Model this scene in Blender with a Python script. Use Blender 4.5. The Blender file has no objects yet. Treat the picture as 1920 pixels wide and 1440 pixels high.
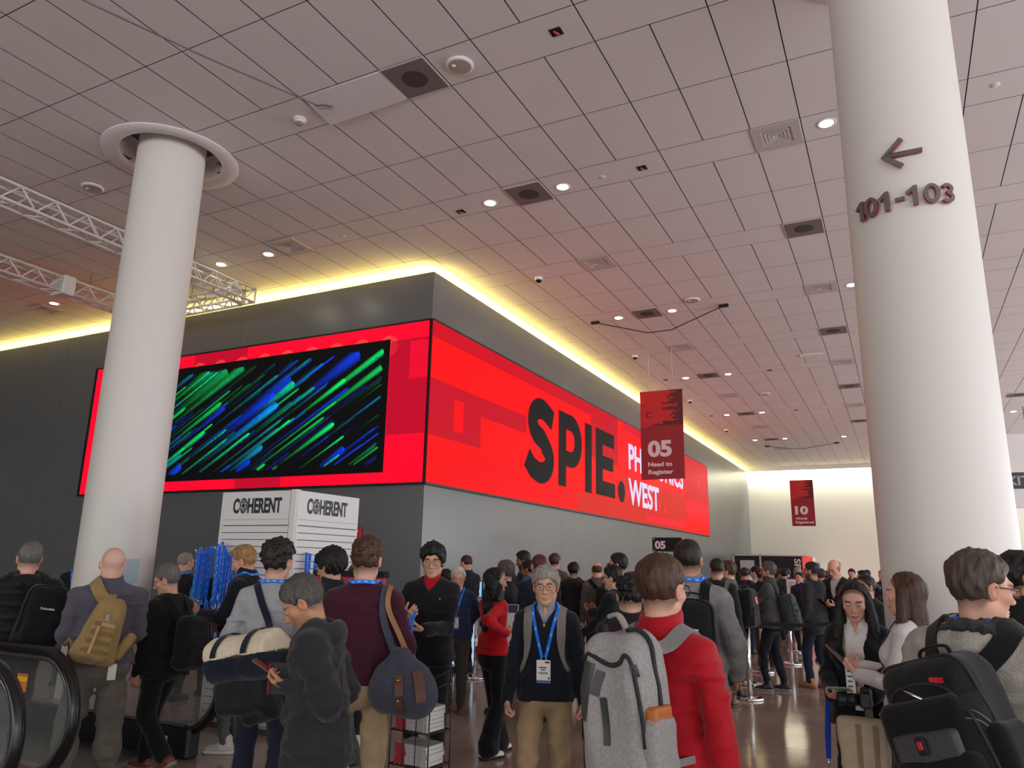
import bpy, math, random
import numpy as np
from mathutils import Vector, Matrix, Euler
random.seed(7)
SC = bpy.context.scene
COL = SC.collection
PI = math.pi

# ---------------------------------------------------------------- camera
def make_camera():
    F, PSI, TH, RHO, H = 1407.28, 0.4732, 0.2364, 0.0204, 1.68   # focal length for a 1920 px wide frame
    f0 = Vector((-math.sin(PSI), math.cos(PSI), 0)); r0 = Vector((math.cos(PSI), math.sin(PSI), 0)); z = Vector((0, 0, 1))
    f = f0 * math.cos(TH) + z * math.sin(TH); u0 = -f0 * math.sin(TH) + z * math.cos(TH)
    r = r0 * math.cos(RHO) + u0 * math.sin(RHO); u = -r0 * math.sin(RHO) + u0 * math.cos(RHO)
    cd = bpy.data.cameras.new('camera'); cam = bpy.data.objects.new('camera', cd); COL.objects.link(cam)
    cd.sensor_fit = 'HORIZONTAL'; cd.sensor_width = 36; cd.lens = 36 * F / 1920; cd.clip_end = 300
    m = Matrix((r, u, -f)).transposed().to_4x4(); m.translation = (0, 0, H)
    cam.matrix_world = m
    SC.camera = cam
make_camera()

# ---------------------------------------------------------------- world, daylight, exposure
w = bpy.data.worlds.new('world'); SC.world = w; w.use_nodes = True
bg = w.node_tree.nodes['Background']; bg.inputs[0].default_value = (0.91, 0.93, 0.98, 1); bg.inputs[1].default_value = 1.9
SC.view_settings.view_transform = 'Standard'; SC.view_settings.look = 'None'
SC.view_settings.exposure = 0.0; SC.view_settings.gamma = 1.0; SC.view_settings.use_curve_mapping = False
try:
    SC.cycles.use_denoising = True; SC.cycles.max_bounces = 8; SC.cycles.diffuse_bounces = 4
except Exception: pass
def area(name, loc, aim, sx, sy, power, col):
    l = bpy.data.lights.new(name, 'AREA'); l.shape = 'RECTANGLE'; l.size = sx; l.size_y = sy; l.energy = power; l.color = col
    o = bpy.data.objects.new(name, l); COL.objects.link(o); o.location = loc
    o.rotation_euler = Vector(aim).to_track_quat('-Z', 'Y').to_euler()
    return o
area('daylight_side_windows', (12.7, 14, 3.2), (-1, 0, 0.8), 60, 5.2, 2450, (0.95, 0.96, 1.0))
area('daylight_front_windows', (-5, -15.6, 3.2), (0, 1, 0.9), 32, 5.2, 1100, (1.0, 0.95, 0.90))

# ---------------------------------------------------------------- materials
def mat(name, col, rough=0.6, metal=0.0, emit=None, estr=1.0, bump=0.0, bscale=40.0, spec=0.5, var=0.0, vscale=8.0, stretch=None, attr=None, trans=0.0, sheen=0.0, alpha=1.0, coat=0.0):
    m = bpy.data.materials.new(name); m.use_nodes = True; nt = m.node_tree; b = nt.nodes['Principled BSDF']
    b.inputs['Base Color'].default_value = (*col, 1); b.inputs['Roughness'].default_value = rough; b.inputs['Metallic'].default_value = metal
    b.inputs['Specular IOR Level'].default_value = spec
    if emit: b.inputs['Emission Color'].default_value = (*emit, 1); b.inputs['Emission Strength'].default_value = estr
    if trans: b.inputs['Transmission Weight'].default_value = trans
    if sheen: b.inputs['Sheen Weight'].default_value = sheen; b.inputs['Sheen Roughness'].default_value = 0.5
    if coat: b.inputs['Coat Weight'].default_value = coat; b.inputs['Coat Roughness'].default_value = 0.1
    b.inputs['Alpha'].default_value = alpha
    L = nt.links
    src = None
    if bump or var:
        tc = nt.nodes.new('ShaderNodeTexCoord'); mp = nt.nodes.new('ShaderNodeMapping'); L.new(tc.outputs['Object'], mp.inputs['Vector'])
        if stretch: mp.inputs['Scale'].default_value = stretch
    if attr:
        a = nt.nodes.new('ShaderNodeVertexColor'); a.layer_name = attr; src = a.outputs['Color']
        L.new(src, b.inputs['Base Color'])
    if var:
        n = nt.nodes.new('ShaderNodeTexNoise'); n.inputs['Scale'].default_value = vscale; n.inputs['Detail'].default_value = 5; L.new(mp.outputs[0], n.inputs['Vector'])
        h = nt.nodes.new('ShaderNodeMapRange'); h.inputs[1].default_value = 0.3; h.inputs[2].default_value = 0.7; h.inputs[3].default_value = 1 - var; h.inputs[4].default_value = 1 + var
        L.new(n.outputs['Fac'], h.inputs[0])
        x = nt.nodes.new('ShaderNodeVectorMath'); x.operation = 'SCALE'
        if src: L.new(src, x.inputs[0])
        else: x.inputs[0].default_value = col
        L.new(h.outputs[0], x.inputs['Scale']); L.new(x.outputs[0], b.inputs['Base Color'])
    if bump:
        n = nt.nodes.new('ShaderNodeTexNoise'); n.inputs['Scale'].default_value = bscale; n.inputs['Detail'].default_value = 4; L.new(mp.outputs[0], n.inputs['Vector'])
        bp = nt.nodes.new('ShaderNodeBump'); bp.inputs['Strength'].default_value = bump; bp.inputs['Distance'].default_value = 0.01
        L.new(n.outputs['Fac'], bp.inputs['Height']); L.new(bp.outputs[0], b.inputs['Normal'])
    return m
_mc = {}
def M(name, *a, **k):
    if name not in _mc: _mc[name] = mat(name, *a, **k)
    return _mc[name]
def sr(r, g, b):   # sRGB 0-255 -> linear
    f = lambda v: v / 12.92 if v <= 0.04045 else ((v + 0.055) / 1.055) ** 2.4
    return (f(r / 255), f(g / 255), f(b / 255))
def fabric(r, g, b, rough=0.85, bump=0.25, bscale=60, var=0.10, vscale=14, sheen=0.15):
    return M('fabric_%d_%d_%d_%g' % (r, g, b, bscale), sr(r, g, b), rough, bump=bump, bscale=bscale, var=var, vscale=vscale, spec=0.15, sheen=sheen)

# ---------------------------------------------------------------- mesh builder
class MB:
    def __init__(s): s.v = []; s.f = []; s.n = 0; s.sm = []
    def add(s, v, f, smooth=False):
        v = np.asarray(v, float).reshape(-1, 3); s.v.append(v)
        for q in f: s.f.append(tuple(int(i) + s.n for i in q)); s.sm.append(smooth)
        s.n += len(v); return s
    def box(s, a, b, rot=0.0, piv=None):
        x0, y0, z0 = a; x1, y1, z1 = b
        v = np.array([(x0,y0,z0),(x1,y0,z0),(x1,y1,z0),(x0,y1,z0),(x0,y0,z1),(x1,y0,z1),(x1,y1,z1),(x0,y1,z1)], float)
        if rot:
            p = np.array(piv if piv is not None else ((x0+x1)/2, (y0+y1)/2, 0)); c, sn = math.cos(rot), math.sin(rot)
            d = v - p; v = np.stack([d[:,0]*c - d[:,1]*sn, d[:,0]*sn + d[:,1]*c, d[:,2]], 1) + p
        return s.add(v, [(0,3,2,1),(4,5,6,7),(0,1,5,4),(1,2,6,5),(2,3,7,6),(3,0,4,7)])
    def rbox(s, a, b, r=0.01):
        """box with chamfered edges"""
        a = np.array(a, float); b = np.array(b, float); c = (a + b) / 2; h = (b - a) / 2; r = min(r, *(h * 0.95))
        bm_v = []; idx = {}
        for ax in range(3):
            for sx in (-1, 1):
                for sy in (-1, 1):
                    for sz in (-1, 1):
                        p = np.array((sx, sy, sz), float) * (h - r); p[ax] = (sx, sy, sz)[ax] * h[ax]
                        idx[(ax, sx, sy, sz)] = len(bm_v); bm_v.append(c + p)
        F = []
        q = [(-1,-1),(1,-1),(1,1),(-1,1)]
        for ax in range(3):
            for sg in (-1, 1):
                o = [k for k in range(3) if k != ax]; face = []
                for u, w_ in q:
                    t = [0,0,0]; t[ax] = sg; t[o[0]] = u; t[o[1]] = w_; face.append(idx[(ax, *t)])
                F.append(face if (sg > 0) == (ax != 1) else face[::-1])
        for e in range(3):
            o = [k for k in range(3) if k != e]
            for u, w_ in q:
                t0 = [0,0,0]; t0[o[0]] = u; t0[o[1]] = w_; t1 = list(t0); t0[e] = -1; t1[e] = 1
                F.append([idx[(o[0], *t0)], idx[(o[0], *t1)], idx[(o[1], *t1)], idx[(o[1], *t0)]])
        for sx in (-1,1):
            for sy in (-1,1):
                for sz in (-1,1): F.append([idx[(k, sx, sy, sz)] for k in range(3)])
        return s.add(bm_v, F, False)
    def tube(s, pts, r, seg=8, cap=True, closed=False, smooth=True, flat=None):
        P = [np.array(p, float) for p in pts]; n = len(P); R = r if hasattr(r, '__len__') else [r] * n
        up = None; rings = []
        for i in range(n):
            if closed: t = P[(i+1) % n] - P[i-1]
            else: t = P[min(i+1, n-1)] - P[max(i-1, 0)]
            t = t / (np.linalg.norm(t) + 1e-9)
            if up is None:
                up = np.array((0,0,1.)) if abs(t[2]) < 0.9 else np.array((1.,0,0))
            a = np.cross(up, t); a /= np.linalg.norm(a) + 1e-9; b = np.cross(t, a); up = b
            k = flat or 1.0
            rings.append([P[i] + R[i] * (math.cos(2*PI*j/seg) * a + k * math.sin(2*PI*j/seg) * b) for j in range(seg)])
        v = np.array(rings).reshape(-1, 3); F = []
        for i in range(n if closed else n - 1):
            for j in range(seg):
                i2 = (i + 1) % n
                F.append((i*seg+j, i*seg+(j+1) % seg, i2*seg+(j+1) % seg, i2*seg+j))
        if cap and not closed: F.append(tuple(range(seg))[::-1]); F.append(tuple((n-1)*seg+j for j in range(seg)))
        return s.add(v, F, smooth)
    def cyl(s, p, r, h, seg=24, smooth=True): return s.tube([p, (p[0], p[1], p[2] + h)], r, seg, smooth=smooth)
    def lathe(s, c, prof, seg=40, smooth=True, ax='z'):
        """prof: (radius, height) pairs"""
        c = np.array(c, float); rings = []
        for r, z in prof:
            for j in range(seg):
                a = 2*PI*j/seg
                p = (r*math.cos(a), r*math.sin(a), z)
                if ax == 'y': p = (p[0], p[2], p[1])
                if ax == 'x': p = (p[2], p[0], p[1])
                rings.append(c + p)
        n = len(prof); F = []
        for i in range(n-1):
            for j in range(seg): F.append((i*seg+j, i*seg+(j+1) % seg, (i+1)*seg+(j+1) % seg, (i+1)*seg+j))
        return s.add(rings, F, smooth)
    def quad(s, *p): return s.add(p, [tuple(range(len(p)))])
    def ell(s, c, r, nu=16, nv=10):
        v = []; F = []
        for i in range(nv+1):
            t = PI*i/nv
            for j in range(nu):
                a = 2*PI*j/nu; v.append((c[0]+r[0]*math.sin(t)*math.cos(a), c[1]+r[1]*math.sin(t)*math.sin(a), c[2]+r[2]*math.cos(t)))
        for i in range(nv):
            for j in range(nu): F.append((i*nu+j, (i+1)*nu+j, (i+1)*nu+(j+1) % nu, i*nu+(j+1) % nu))
        return s.add(v, F, True)
    def ribbon(s, pts, nrm, width, th=0.003):
        """flat strap following pts, facing nrm (one per point)"""
        n = len(pts); P = np.array(pts, float); N = np.array(nrm, float)
        if N.ndim == 1: N = np.repeat(N[None], n, 0)
        W = width if hasattr(width, '__len__') else [width] * n
        v = []
        for i in range(n):
            t = P[min(i+1, n-1)] - P[max(i-1, 0)]; t /= np.linalg.norm(t) + 1e-9
            nn = N[i] / (np.linalg.norm(N[i]) + 1e-9); sd = np.cross(t, nn); sd /= np.linalg.norm(sd) + 1e-9
            a = P[i] + sd * W[i] / 2; b = P[i] - sd * W[i] / 2
            v += [a, b, b + nn * th, a + nn * th]
        F = []
        for i in range(n-1):
            for j in range(4): F.append((i*4+j, i*4+(j+1) % 4, (i+1)*4+(j+1) % 4, (i+1)*4+j))
        F += [(3,2,1,0), tuple((n-1)*4+j for j in range(4))]
        return s.add(v, F, False)

def link_mesh(name, v, f, m, parent=None, smooth=None, loc=None, colattr=None):
    me = bpy.data.meshes.new(name)
    v = np.asarray(v, float)
    me.from_pydata(v.tolist(), [], f)
    if smooth is not None and len(me.polygons):
        me.polygons.foreach_set('use_smooth', smooth if hasattr(smooth, '__len__') else [smooth] * len(me.polygons))
    if colattr is not None:
        ca = me.color_attributes.new('Col', 'FLOAT_COLOR', 'POINT')
        ca.data.foreach_set('color', np.concatenate([colattr, np.ones((len(colattr), 1))], 1).astype(np.float32).ravel())
    me.update()
    if m is not None:
        for x in (m if isinstance(m, (list, tuple)) else [m]): me.materials.append(x)
    o = bpy.data.objects.new(name, me); COL.objects.link(o)
    if parent is not None: o.parent = parent
    if loc is not None: o.location = loc
    return o
def tag(o, label=None, cat=None, group=None, kind=None):
    if label: o['label'] = label
    if cat: o['category'] = cat
    if group: o['group'] = group
    if kind: o['kind'] = kind
    return o
def thing(name, label, cat, loc=(0,0,0), rotz=0.0, group=None):
    o = bpy.data.objects.new(name, None); COL.objects.link(o); o.empty_display_size = 0.1
    o.location = loc; o.rotation_euler = (0, 0, rotz)
    return tag(o, label, cat, group)
def part(name, mb, m, parent, label=None):
    """mesh built in world coordinates, stored in the frame of its thing"""
    v = np.concatenate(mb.v); p = parent; chain = []
    while p is not None: chain.append(p); p = p.parent
    for p in reversed(chain):
        l = np.array(p.location); a = -p.rotation_euler[2]; c, s_ = math.cos(a), math.sin(a)
        d = v - l; v = np.stack([d[:,0]*c - d[:,1]*s_, d[:,0]*s_ + d[:,1]*c, d[:,2]], 1)
    o = link_mesh(name, v, mb.f, m, parent, mb.sm)
    if label: o['label'] = label
    return o
def solo(name, mb, m, label=None, cat=None, group=None, kind=None):
    """a thing that is one mesh, origin at its base"""
    v = np.concatenate(mb.v); c = (v.min(0) + v.max(0)) / 2; c[2] = v[:,2].min()
    o = link_mesh(name, v - c, mb.f, m, None, mb.sm, c)
    return tag(o, label, cat, group, kind)
def struct(name, mb, m): return solo(name, mb, m, kind='structure')
def dup(root, loc, rotz=None, label=None, group=None):
    r = root.copy(); COL.objects.link(r); r.location = loc
    if rotz is not None: r.rotation_euler = (0, 0, rotz)
    if label: r['label'] = label
    if group: r['group'] = group
    for ch in list(root.children):
        c = ch.copy(); COL.objects.link(c); c.parent = r
        for g in ch.children:
            d = g.copy(); COL.objects.link(d); d.parent = c
    return r
def text_mesh(txt, origin, ux, uz, height, width=None, bold=0.0, ext=0.004, space=1.0, align='LEFT'):
    """letters as a mesh builder: cap height, optional total width; ux, uz directions of the line"""
    cu = bpy.data.curves.new('t', 'FONT'); cu.body = txt; cu.size = 1.0; cu.offset = bold; cu.space_character = space
    cu.resolution_u = 4
    o = bpy.data.objects.new('t', cu); COL.objects.link(o)
    dg = bpy.context.evaluated_depsgraph_get(); dg.update()
    me = bpy.data.meshes.new_from_object(o.evaluated_get(dg))
    v = np.zeros(len(me.vertices) * 3); me.vertices.foreach_get('co', v); v = v.reshape(-1, 3)
    F = [tuple(p.vertices) for p in me.polygons]
    bpy.data.objects.remove(o); bpy.data.curves.remove(cu); bpy.data.meshes.remove(me)
    return place2d(v[:, :2], F, origin, ux, uz, height / 0.70, width, ext, align)
def place2d(v, F, origin, ux, uz, sc, width=None, ext=0.004, align='LEFT'):
    v = np.array(v, float); x0, x1 = v[:,0].min(), v[:,0].max()
    sx = (width / (x1 - x0)) if width else sc
    X = (v[:,0] - x0) * sx; Y = v[:,1] * sc
    if align == 'CENTER': X -= X.max() / 2
    ux = np.array(ux, float); uz = np.array(uz, float); nn = np.cross(ux, uz); origin = np.array(origin, float)
    front = origin + X[:,None]*ux + Y[:,None]*uz + nn*ext; back = front - nn*ext
    n = len(v); edges = {}
    for f in F:
        for i in range(len(f)): edges[(f[i], f[(i+1) % len(f)])] = edges.get((f[i], f[(i+1) % len(f)]), 0) + 1
    side = [(a, a + n, b + n, b) for (a, b) in edges if (b, a) not in edges]
    mb = MB(); mb.add(np.concatenate([front, back]), list(F) + side)
    return mb
def poly_mesh(loops, origin, ux, uz, sc=1.0, ext=0.004):
    """filled outline (first loop) with holes"""
    cu = bpy.data.curves.new('p', 'CURVE'); cu.dimensions = '2D'; cu.fill_mode = 'FRONT' if False else 'BOTH'
    for lp in loops:
        s = cu.splines.new('POLY'); s.points.add(len(lp) - 1); s.use_cyclic_u = True
        for i, (x, y) in enumerate(lp): s.points[i].co = (x, y, 0, 1)
    o = bpy.data.objects.new('p', cu); COL.objects.link(o)
    dg = bpy.context.evaluated_depsgraph_get(); dg.update()
    me = bpy.data.meshes.new_from_object(o.evaluated_get(dg))
    v = np.zeros(len(me.vertices) * 3); me.vertices.foreach_get('co', v); v = v.reshape(-1, 3)[:, :2]
    F = [tuple(p.vertices) for p in me.polygons]
    bpy.data.objects.remove(o); bpy.data.curves.remove(cu); bpy.data.meshes.remove(me)
    x0 = v[:,0].min()
    mb = place2d(np.stack([v[:,0] - x0, v[:,1]], 1), F, np.array(origin, float) + np.array(ux, float) * x0 * sc, ux, uz, sc, None, ext)
    return mb
ORD = ['nearest', 'second', 'third', 'fourth', 'fifth', 'sixth', 'seventh', 'eighth', 'ninth', 'tenth', 'eleventh', 'twelfth', 'thirteenth']
# ================================================================ the hall
XC, YC = -7.42, 11.17          # corner of the dark block
CEIL, WTOP, YEND = 7.25, 7.05, 44.0
c_tile = M('ceiling_tile', sr(224, 217, 216), 0.8, bump=0.05, bscale=180, spec=0.2, var=0.02, vscale=0.8)
c_dark = M('ceiling_gap', sr(96, 92, 92), 0.9)
white = M('white_paint', sr(232, 231, 229), 0.55, bump=0.02, bscale=90)
colm = M('column_paint', sr(224, 219, 212), 0.45, bump=0.02, bscale=60)
wall_dark = M('wall_panel_dark', sr(104, 107, 109), 0.30, bump=0.006, bscale=200, var=0.03, vscale=0.7, spec=1.0)
black = M('black_plastic', sr(24, 24, 26), 0.4)
blackm = M('matte_black', sr(18, 18, 19), 0.8)
chrome = M('chrome', (0.82, 0.82, 0.82), 0.12, metal=1.0)
alu = M('aluminium', sr(190, 190, 188), 0.35, metal=0.9)
greym = M('grey_metal', sr(128, 124, 122), 0.5, metal=0.5)
def E(name, r=0, g=0, b=0, s=1.0): return M(name, (0.01, 0.01, 0.01), 0.5, emit=sr(r, g, b), estr=s, spec=0.05)

def floor_material():
    m = bpy.data.materials.new('polished_concrete'); m.use_nodes = True; nt = m.node_tree; b = nt.nodes['Principled BSDF']; L = nt.links
    tc = nt.nodes.new('ShaderNodeTexCoord')
    n1 = nt.nodes.new('ShaderNodeTexNoise'); n1.inputs['Scale'].default_value = 0.9; n1.inputs['Detail'].default_value = 9; n1.inputs['Roughness'].default_value = 0.65
    L.new(tc.outputs['Object'], n1.inputs['Vector'])
    r1 = nt.nodes.new('ShaderNodeValToRGB'); r1.color_ramp.elements[0].position = 0.3; r1.color_ramp.elements[1].position = 0.72
    r1.color_ramp.elements[0].color = (*sr(140, 120, 107), 1); r1.color_ramp.elements[1].color = (*sr(174, 153, 138), 1)
    L.new(n1.outputs['Fac'], r1.inputs[0])
    n2 = nt.nodes.new('ShaderNodeTexNoise'); n2.inputs['Scale'].default_value = 35; n2.inputs['Detail'].default_value = 6; L.new(tc.outputs['Object'], n2.inputs['Vector'])
    mx = nt.nodes.new('ShaderNodeMix'); mx.data_type = 'RGBA'; mx.blend_type = 'OVERLAY'; mx.inputs[0].default_value = 0.25
    L.new(r1.outputs[0], mx.inputs[6]); L.new(n2.outputs['Fac'], mx.inputs[7]); L.new(mx.outputs[2], b.inputs['Base Color'])
    rr = nt.nodes.new('ShaderNodeMapRange'); rr.inputs[3].default_value = 0.07; rr.inputs[4].default_value = 0.17; L.new(n1.outputs['Fac'], rr.inputs[0]); L.new(rr.outputs[0], b.inputs['Roughness'])
    bp = nt.nodes.new('ShaderNodeBump'); bp.inputs['Strength'].default_value = 0.06; bp.inputs['Distance'].default_value = 0.01
    n3 = nt.nodes.new('ShaderNodeTexNoise'); n3.inputs['Scale'].default_value = 5; L.new(tc.outputs['Object'], n3.inputs['Vector']); L.new(n3.outputs['Fac'], bp.inputs['Height']); L.new(bp.outputs[0], b.inputs['Normal'])
    b.inputs['Specular IOR Level'].default_value = 0.8
    return m
# floor: slabs with saw-cut joints between them
fm = floor_material()
mb = MB()
xs = [-46, -36, -27, -20, -14, -9.2, -5.6, -2.9, 0.2, 3.8, 8, 12.8]; ys = [-16, -8, -2, 2.2, 5.2, 8.3, 11.9, 16, 22, 30, 38, 44.2]
for i in range(len(xs)-1):
    for j in range(len(ys)-1): mb.box((xs[i]+.003, ys[j]+.003, -0.03), (xs[i+1]-.003, ys[j+1]-.003, 0))
mb.box((-46, -16, -0.2), (12.8, 44.2, -0.012))
struct('floor', mb, fm)

# ceiling: tiles with open joints on a darker grid plane, holes where the columns pass
COLS = [(-8.84, 6.41), (0.297, 6.363)]
TX, TY, PY = -4.93, 6.07, 3.06
mb = MB()
def tile(x0, x1, y0, y1):
    gx, gy = 0.0065, 0.005
    x0 += gx; x1 -= gx; y0 += gy; y1 -= gy
    near = any(x0 - .8 < cx < x1 + .8 and y0 - .8 < cy < y1 + .8 for cx, cy in COLS)
    if not near:
        mb.quad((x0,y1,CEIL),(x1,y1,CEIL),(x1,y0,CEIL),(x0,y0,CEIL))
        return
    nx = max(1, round((x1-x0)/.04)); ny = max(1, round((y1-y0)/.04))
    for i in range(nx):
        for j in range(ny):
            a, b_ = x0 + (x1-x0)*i/nx, x0 + (x1-x0)*(i+1)/nx; c_, d = y0 + (y1-y0)*j/ny, y0 + (y1-y0)*(j+1)/ny
            if all(math.hypot((a+b_)/2-cx, (c_+d)/2-cy) > 0.76 for cx, cy in COLS): mb.quad((a,d,CEIL),(b_,d,CEIL),(b_,c_,CEIL),(a,c_,CEIL))
CX0, CX1, CY0, CY1 = -32, 12.4, -3.0, 44.0
def inroom(x0, x1, y0, y1): return not ((x0 + x1)/2 < XC - .75 and (y0 + y1)/2 > YC + .75)
for j in range(-4, 14):
    yb = TY + PY * j
    for kx in range(-46, 30):
        x0 = TX + .61 * kx
        if x0 < CX0 or x0 > CX1: continue
        for a, b_ in ((.61, 1.835), (1.835, 3.06)):
            if CY0 - 1 < yb + a < CY1 and inroom(x0, x0+.61, yb+a, yb+b_): tile(x0, x0+.61, yb+a, min(yb+b_, CY1))
    if yb < CY0 - 1 or yb > CY1: continue
    for kx in range(-8, 6):
        x0 = TX + 3.66 * kx
        for a, b_ in ((0, .61), (.61, 1.22), (1.22, 2.44), (2.44, 3.66)):
            if CX0 < x0 + a < CX1 and inroom(x0+a, x0+b_, yb, yb+.61): tile(x0+a, x0+b_, yb, yb+.61)
struct('ceiling', mb, c_tile)
mb = MB()
for x0, x1, y0, y1 in ((-46, XC-.8, -16, YC+.75), (XC-.8, 12.8, -16, 5.4), (XC-.8, 12.8, 7.4, 44.2)): 
    pass
# backing plane above the joints, cut open at the columns
N = 48
def backing(x0, x1, y0, y1, holes):
    xs_ = np.arange(x0, x1 + .01, .2) if holes else np.array([x0, x1]); ys_ = np.arange(y0, y1 + .01, .2) if holes else np.array([y0, y1])
    for i in range(len(xs_)-1):
        for j in range(len(ys_)-1):
            if holes and any(math.hypot((xs_[i]+xs_[i+1])/2-cx, (ys_[j]+ys_[j+1])/2-cy) < .72 for cx, cy in COLS): continue
            mb.quad((xs_[i],ys_[j+1],CEIL+.021),(xs_[i+1],ys_[j+1],CEIL+.021),(xs_[i+1],ys_[j],CEIL+.021),(xs_[i],ys_[j],CEIL+.021))
backing(-46, -10.0, -16, YC+.75, False); backing(-10, 1.4, 5, 7.8, True); backing(-10, 1.4, -16, 5, False); backing(1.4, 12.8, -16, 44.2, False)
backing(-10, 1.4, 7.8, YC+.75, False); backing(XC-.75, 1.4, YC+.75, 44.2, False)
struct('ceiling_grid', mb, c_dark)

# the dark block: two faces, each with panel joints, and the ledge that carries the cove lamps
mb = MB()
for a, b_ in ((-46, -33), (-33, -24.4), (-24.4, -18.3), (-18.3, -12.32), (-12.32, XC)): mb.box((a+.004, YC, 0), (b_-.004 if b_ != XC else XC, YC+.3, WTOP))
mb.box((-46, YC+.012, 0), (XC-.01, YC+.5, WTOP-.01))
struct('wall_left', mb, wall_dark)
mb = MB()
ysx = [YC+.3, 17.3, 23.4, 29.5, 33.6, 37.4, YEND]
for i in range(len(ysx)-1): mb.box((XC-.3, ysx[i]+(.004 if i else 0), 0), (XC, ysx[i+1]-.004, WTOP))
mb.box((XC-.5, YC+.02, 0), (XC-.012, YEND, WTOP-.01))
struct('wall_right_of_block', mb, wall_dark)
# cove behind the ledge
mb = MB(); mb.box((-46, YC+.7, WTOP-.3), (XC-.7, YC+.75, CEIL+.02)); mb.box((XC-.75, YC+.7, WTOP-.3), (XC-.7, YEND, CEIL+.02)); mb.box((-46, YC+.5, WTOP-.3), (XC-.5, YC+.7, WTOP-.25)); mb.box((XC-.7, YC+.5, WTOP-.3), (XC-.5, YEND, WTOP-.25))
struct('trim_1', mb, white)
cove = M('cove_lamp', (0.9, 0.8, 0.5), 0.5, emit=(1.0, 0.77, 0.20), estr=62.0)
mb = MB(); mb.box((-46, YC+.20, WTOP-.005), (XC-.2, YC+.235, WTOP+.03)); mb.box((XC-.235, YC+.235, WTOP-.005), (XC-.2, YEND, WTOP+.03))
tag(solo('cove_light', mb, cove), 'long warm yellow strip light on top of the dark wall block, washing the ceiling edge', 'light')
# far wall with its own cove at the top
mb = MB(); mb.box((XC-.5, YEND, 0), (12.8, YEND+.3, 6.72)); mb.box((XC-.5, YEND+.5, 6.2), (12.8, YEND+.6, CEIL+.02)); mb.box((XC-.5, YEND+.3, 6.2), (12.8, YEND+.5, 6.3))
struct('wall_back', mb, M('wall_cream', sr(238, 240, 230), 0.7, bump=0.02, bscale=80))
cove2 = M('cove_lamp_pale', (0.9, 0.85, 0.7), 0.5, emit=(1.0, 0.93, 0.74), estr=105.0)
mb = MB(); mb.box((XC, YEND-.32, CEIL-.06), (12.6, YEND-.24, CEIL-.02))
tag(solo('wall_washer', mb, cove2), 'pale strip light along the top of the far cream wall', 'light')
mb = MB(); mb.box((XC, YEND-.42, CEIL-.22), (12.6, YEND-.40, CEIL)); struct('trim_2', mb, white)
# facades that let the daylight in: mullions, sill and head, beside and behind the viewer
mb = MB()
for y in np.arange(-16, 44.1, 3.0): mb.box((12.4, y-.06, 0), (12.55, y+.06, CEIL))
mb.box((12.38, -16, 0), (12.58, 44.2, .35)); mb.box((12.38, -16, 6.3), (12.58, 44.2, CEIL)); mb.box((12.4, -16, 3.0), (12.55, 44.2, 3.1))
struct('window_1', mb, M('mullion', sr(150, 152, 155), 0.4, metal=0.6))
mb = MB()
for x in np.arange(-22, 12.8, 3.0): mb.box((x-.06, -15.3, 0), (x+.06, -15.15, CEIL))
mb.box((-22, -15.3, 6.3), (12.8, -15.15, CEIL)); mb.box((-22, -15.3, 0), (12.8, -15.15, .35)); mb.box((-46, -15.3, 0), (-22, -15.0, CEIL))
struct('window_2', mb, M('mullion'))
mb = MB(); mb.box((-46.2, -16, 0), (-46, YC, CEIL)); struct('wall_left_end', mb, white)

# columns and the ring where each passes the ceiling
def column(x, y, top, struct_name, ringed=True):
    mb = MB(); mb.lathe((x, y, 0), [(.448, 0), (.448, top)], 96); struct(struct_name, mb, colm)
    mb = MB(); mb.lathe((x, y, 0), [(.91, CEIL-.012), (.905, CEIL-.02), (.69, CEIL-.02), (.68, CEIL-.012), (.68, CEIL+.4)], 80)
    mb.lathe((x, y, 0), [(.91, CEIL-.012), (.91, CEIL+.02)], 80)
    struct(struct_name + '_ring', mb, c_tile)
    mb = MB(); mb.lathe((x, y, 0), [(.68, CEIL+.4), (.44, CEIL+.4)], 60); struct(struct_name + '_recess', mb, c_dark)
column(*COLS[0], 7.64, 'column_left'); column(*COLS[1], 7.64, 'column_right')

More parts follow.
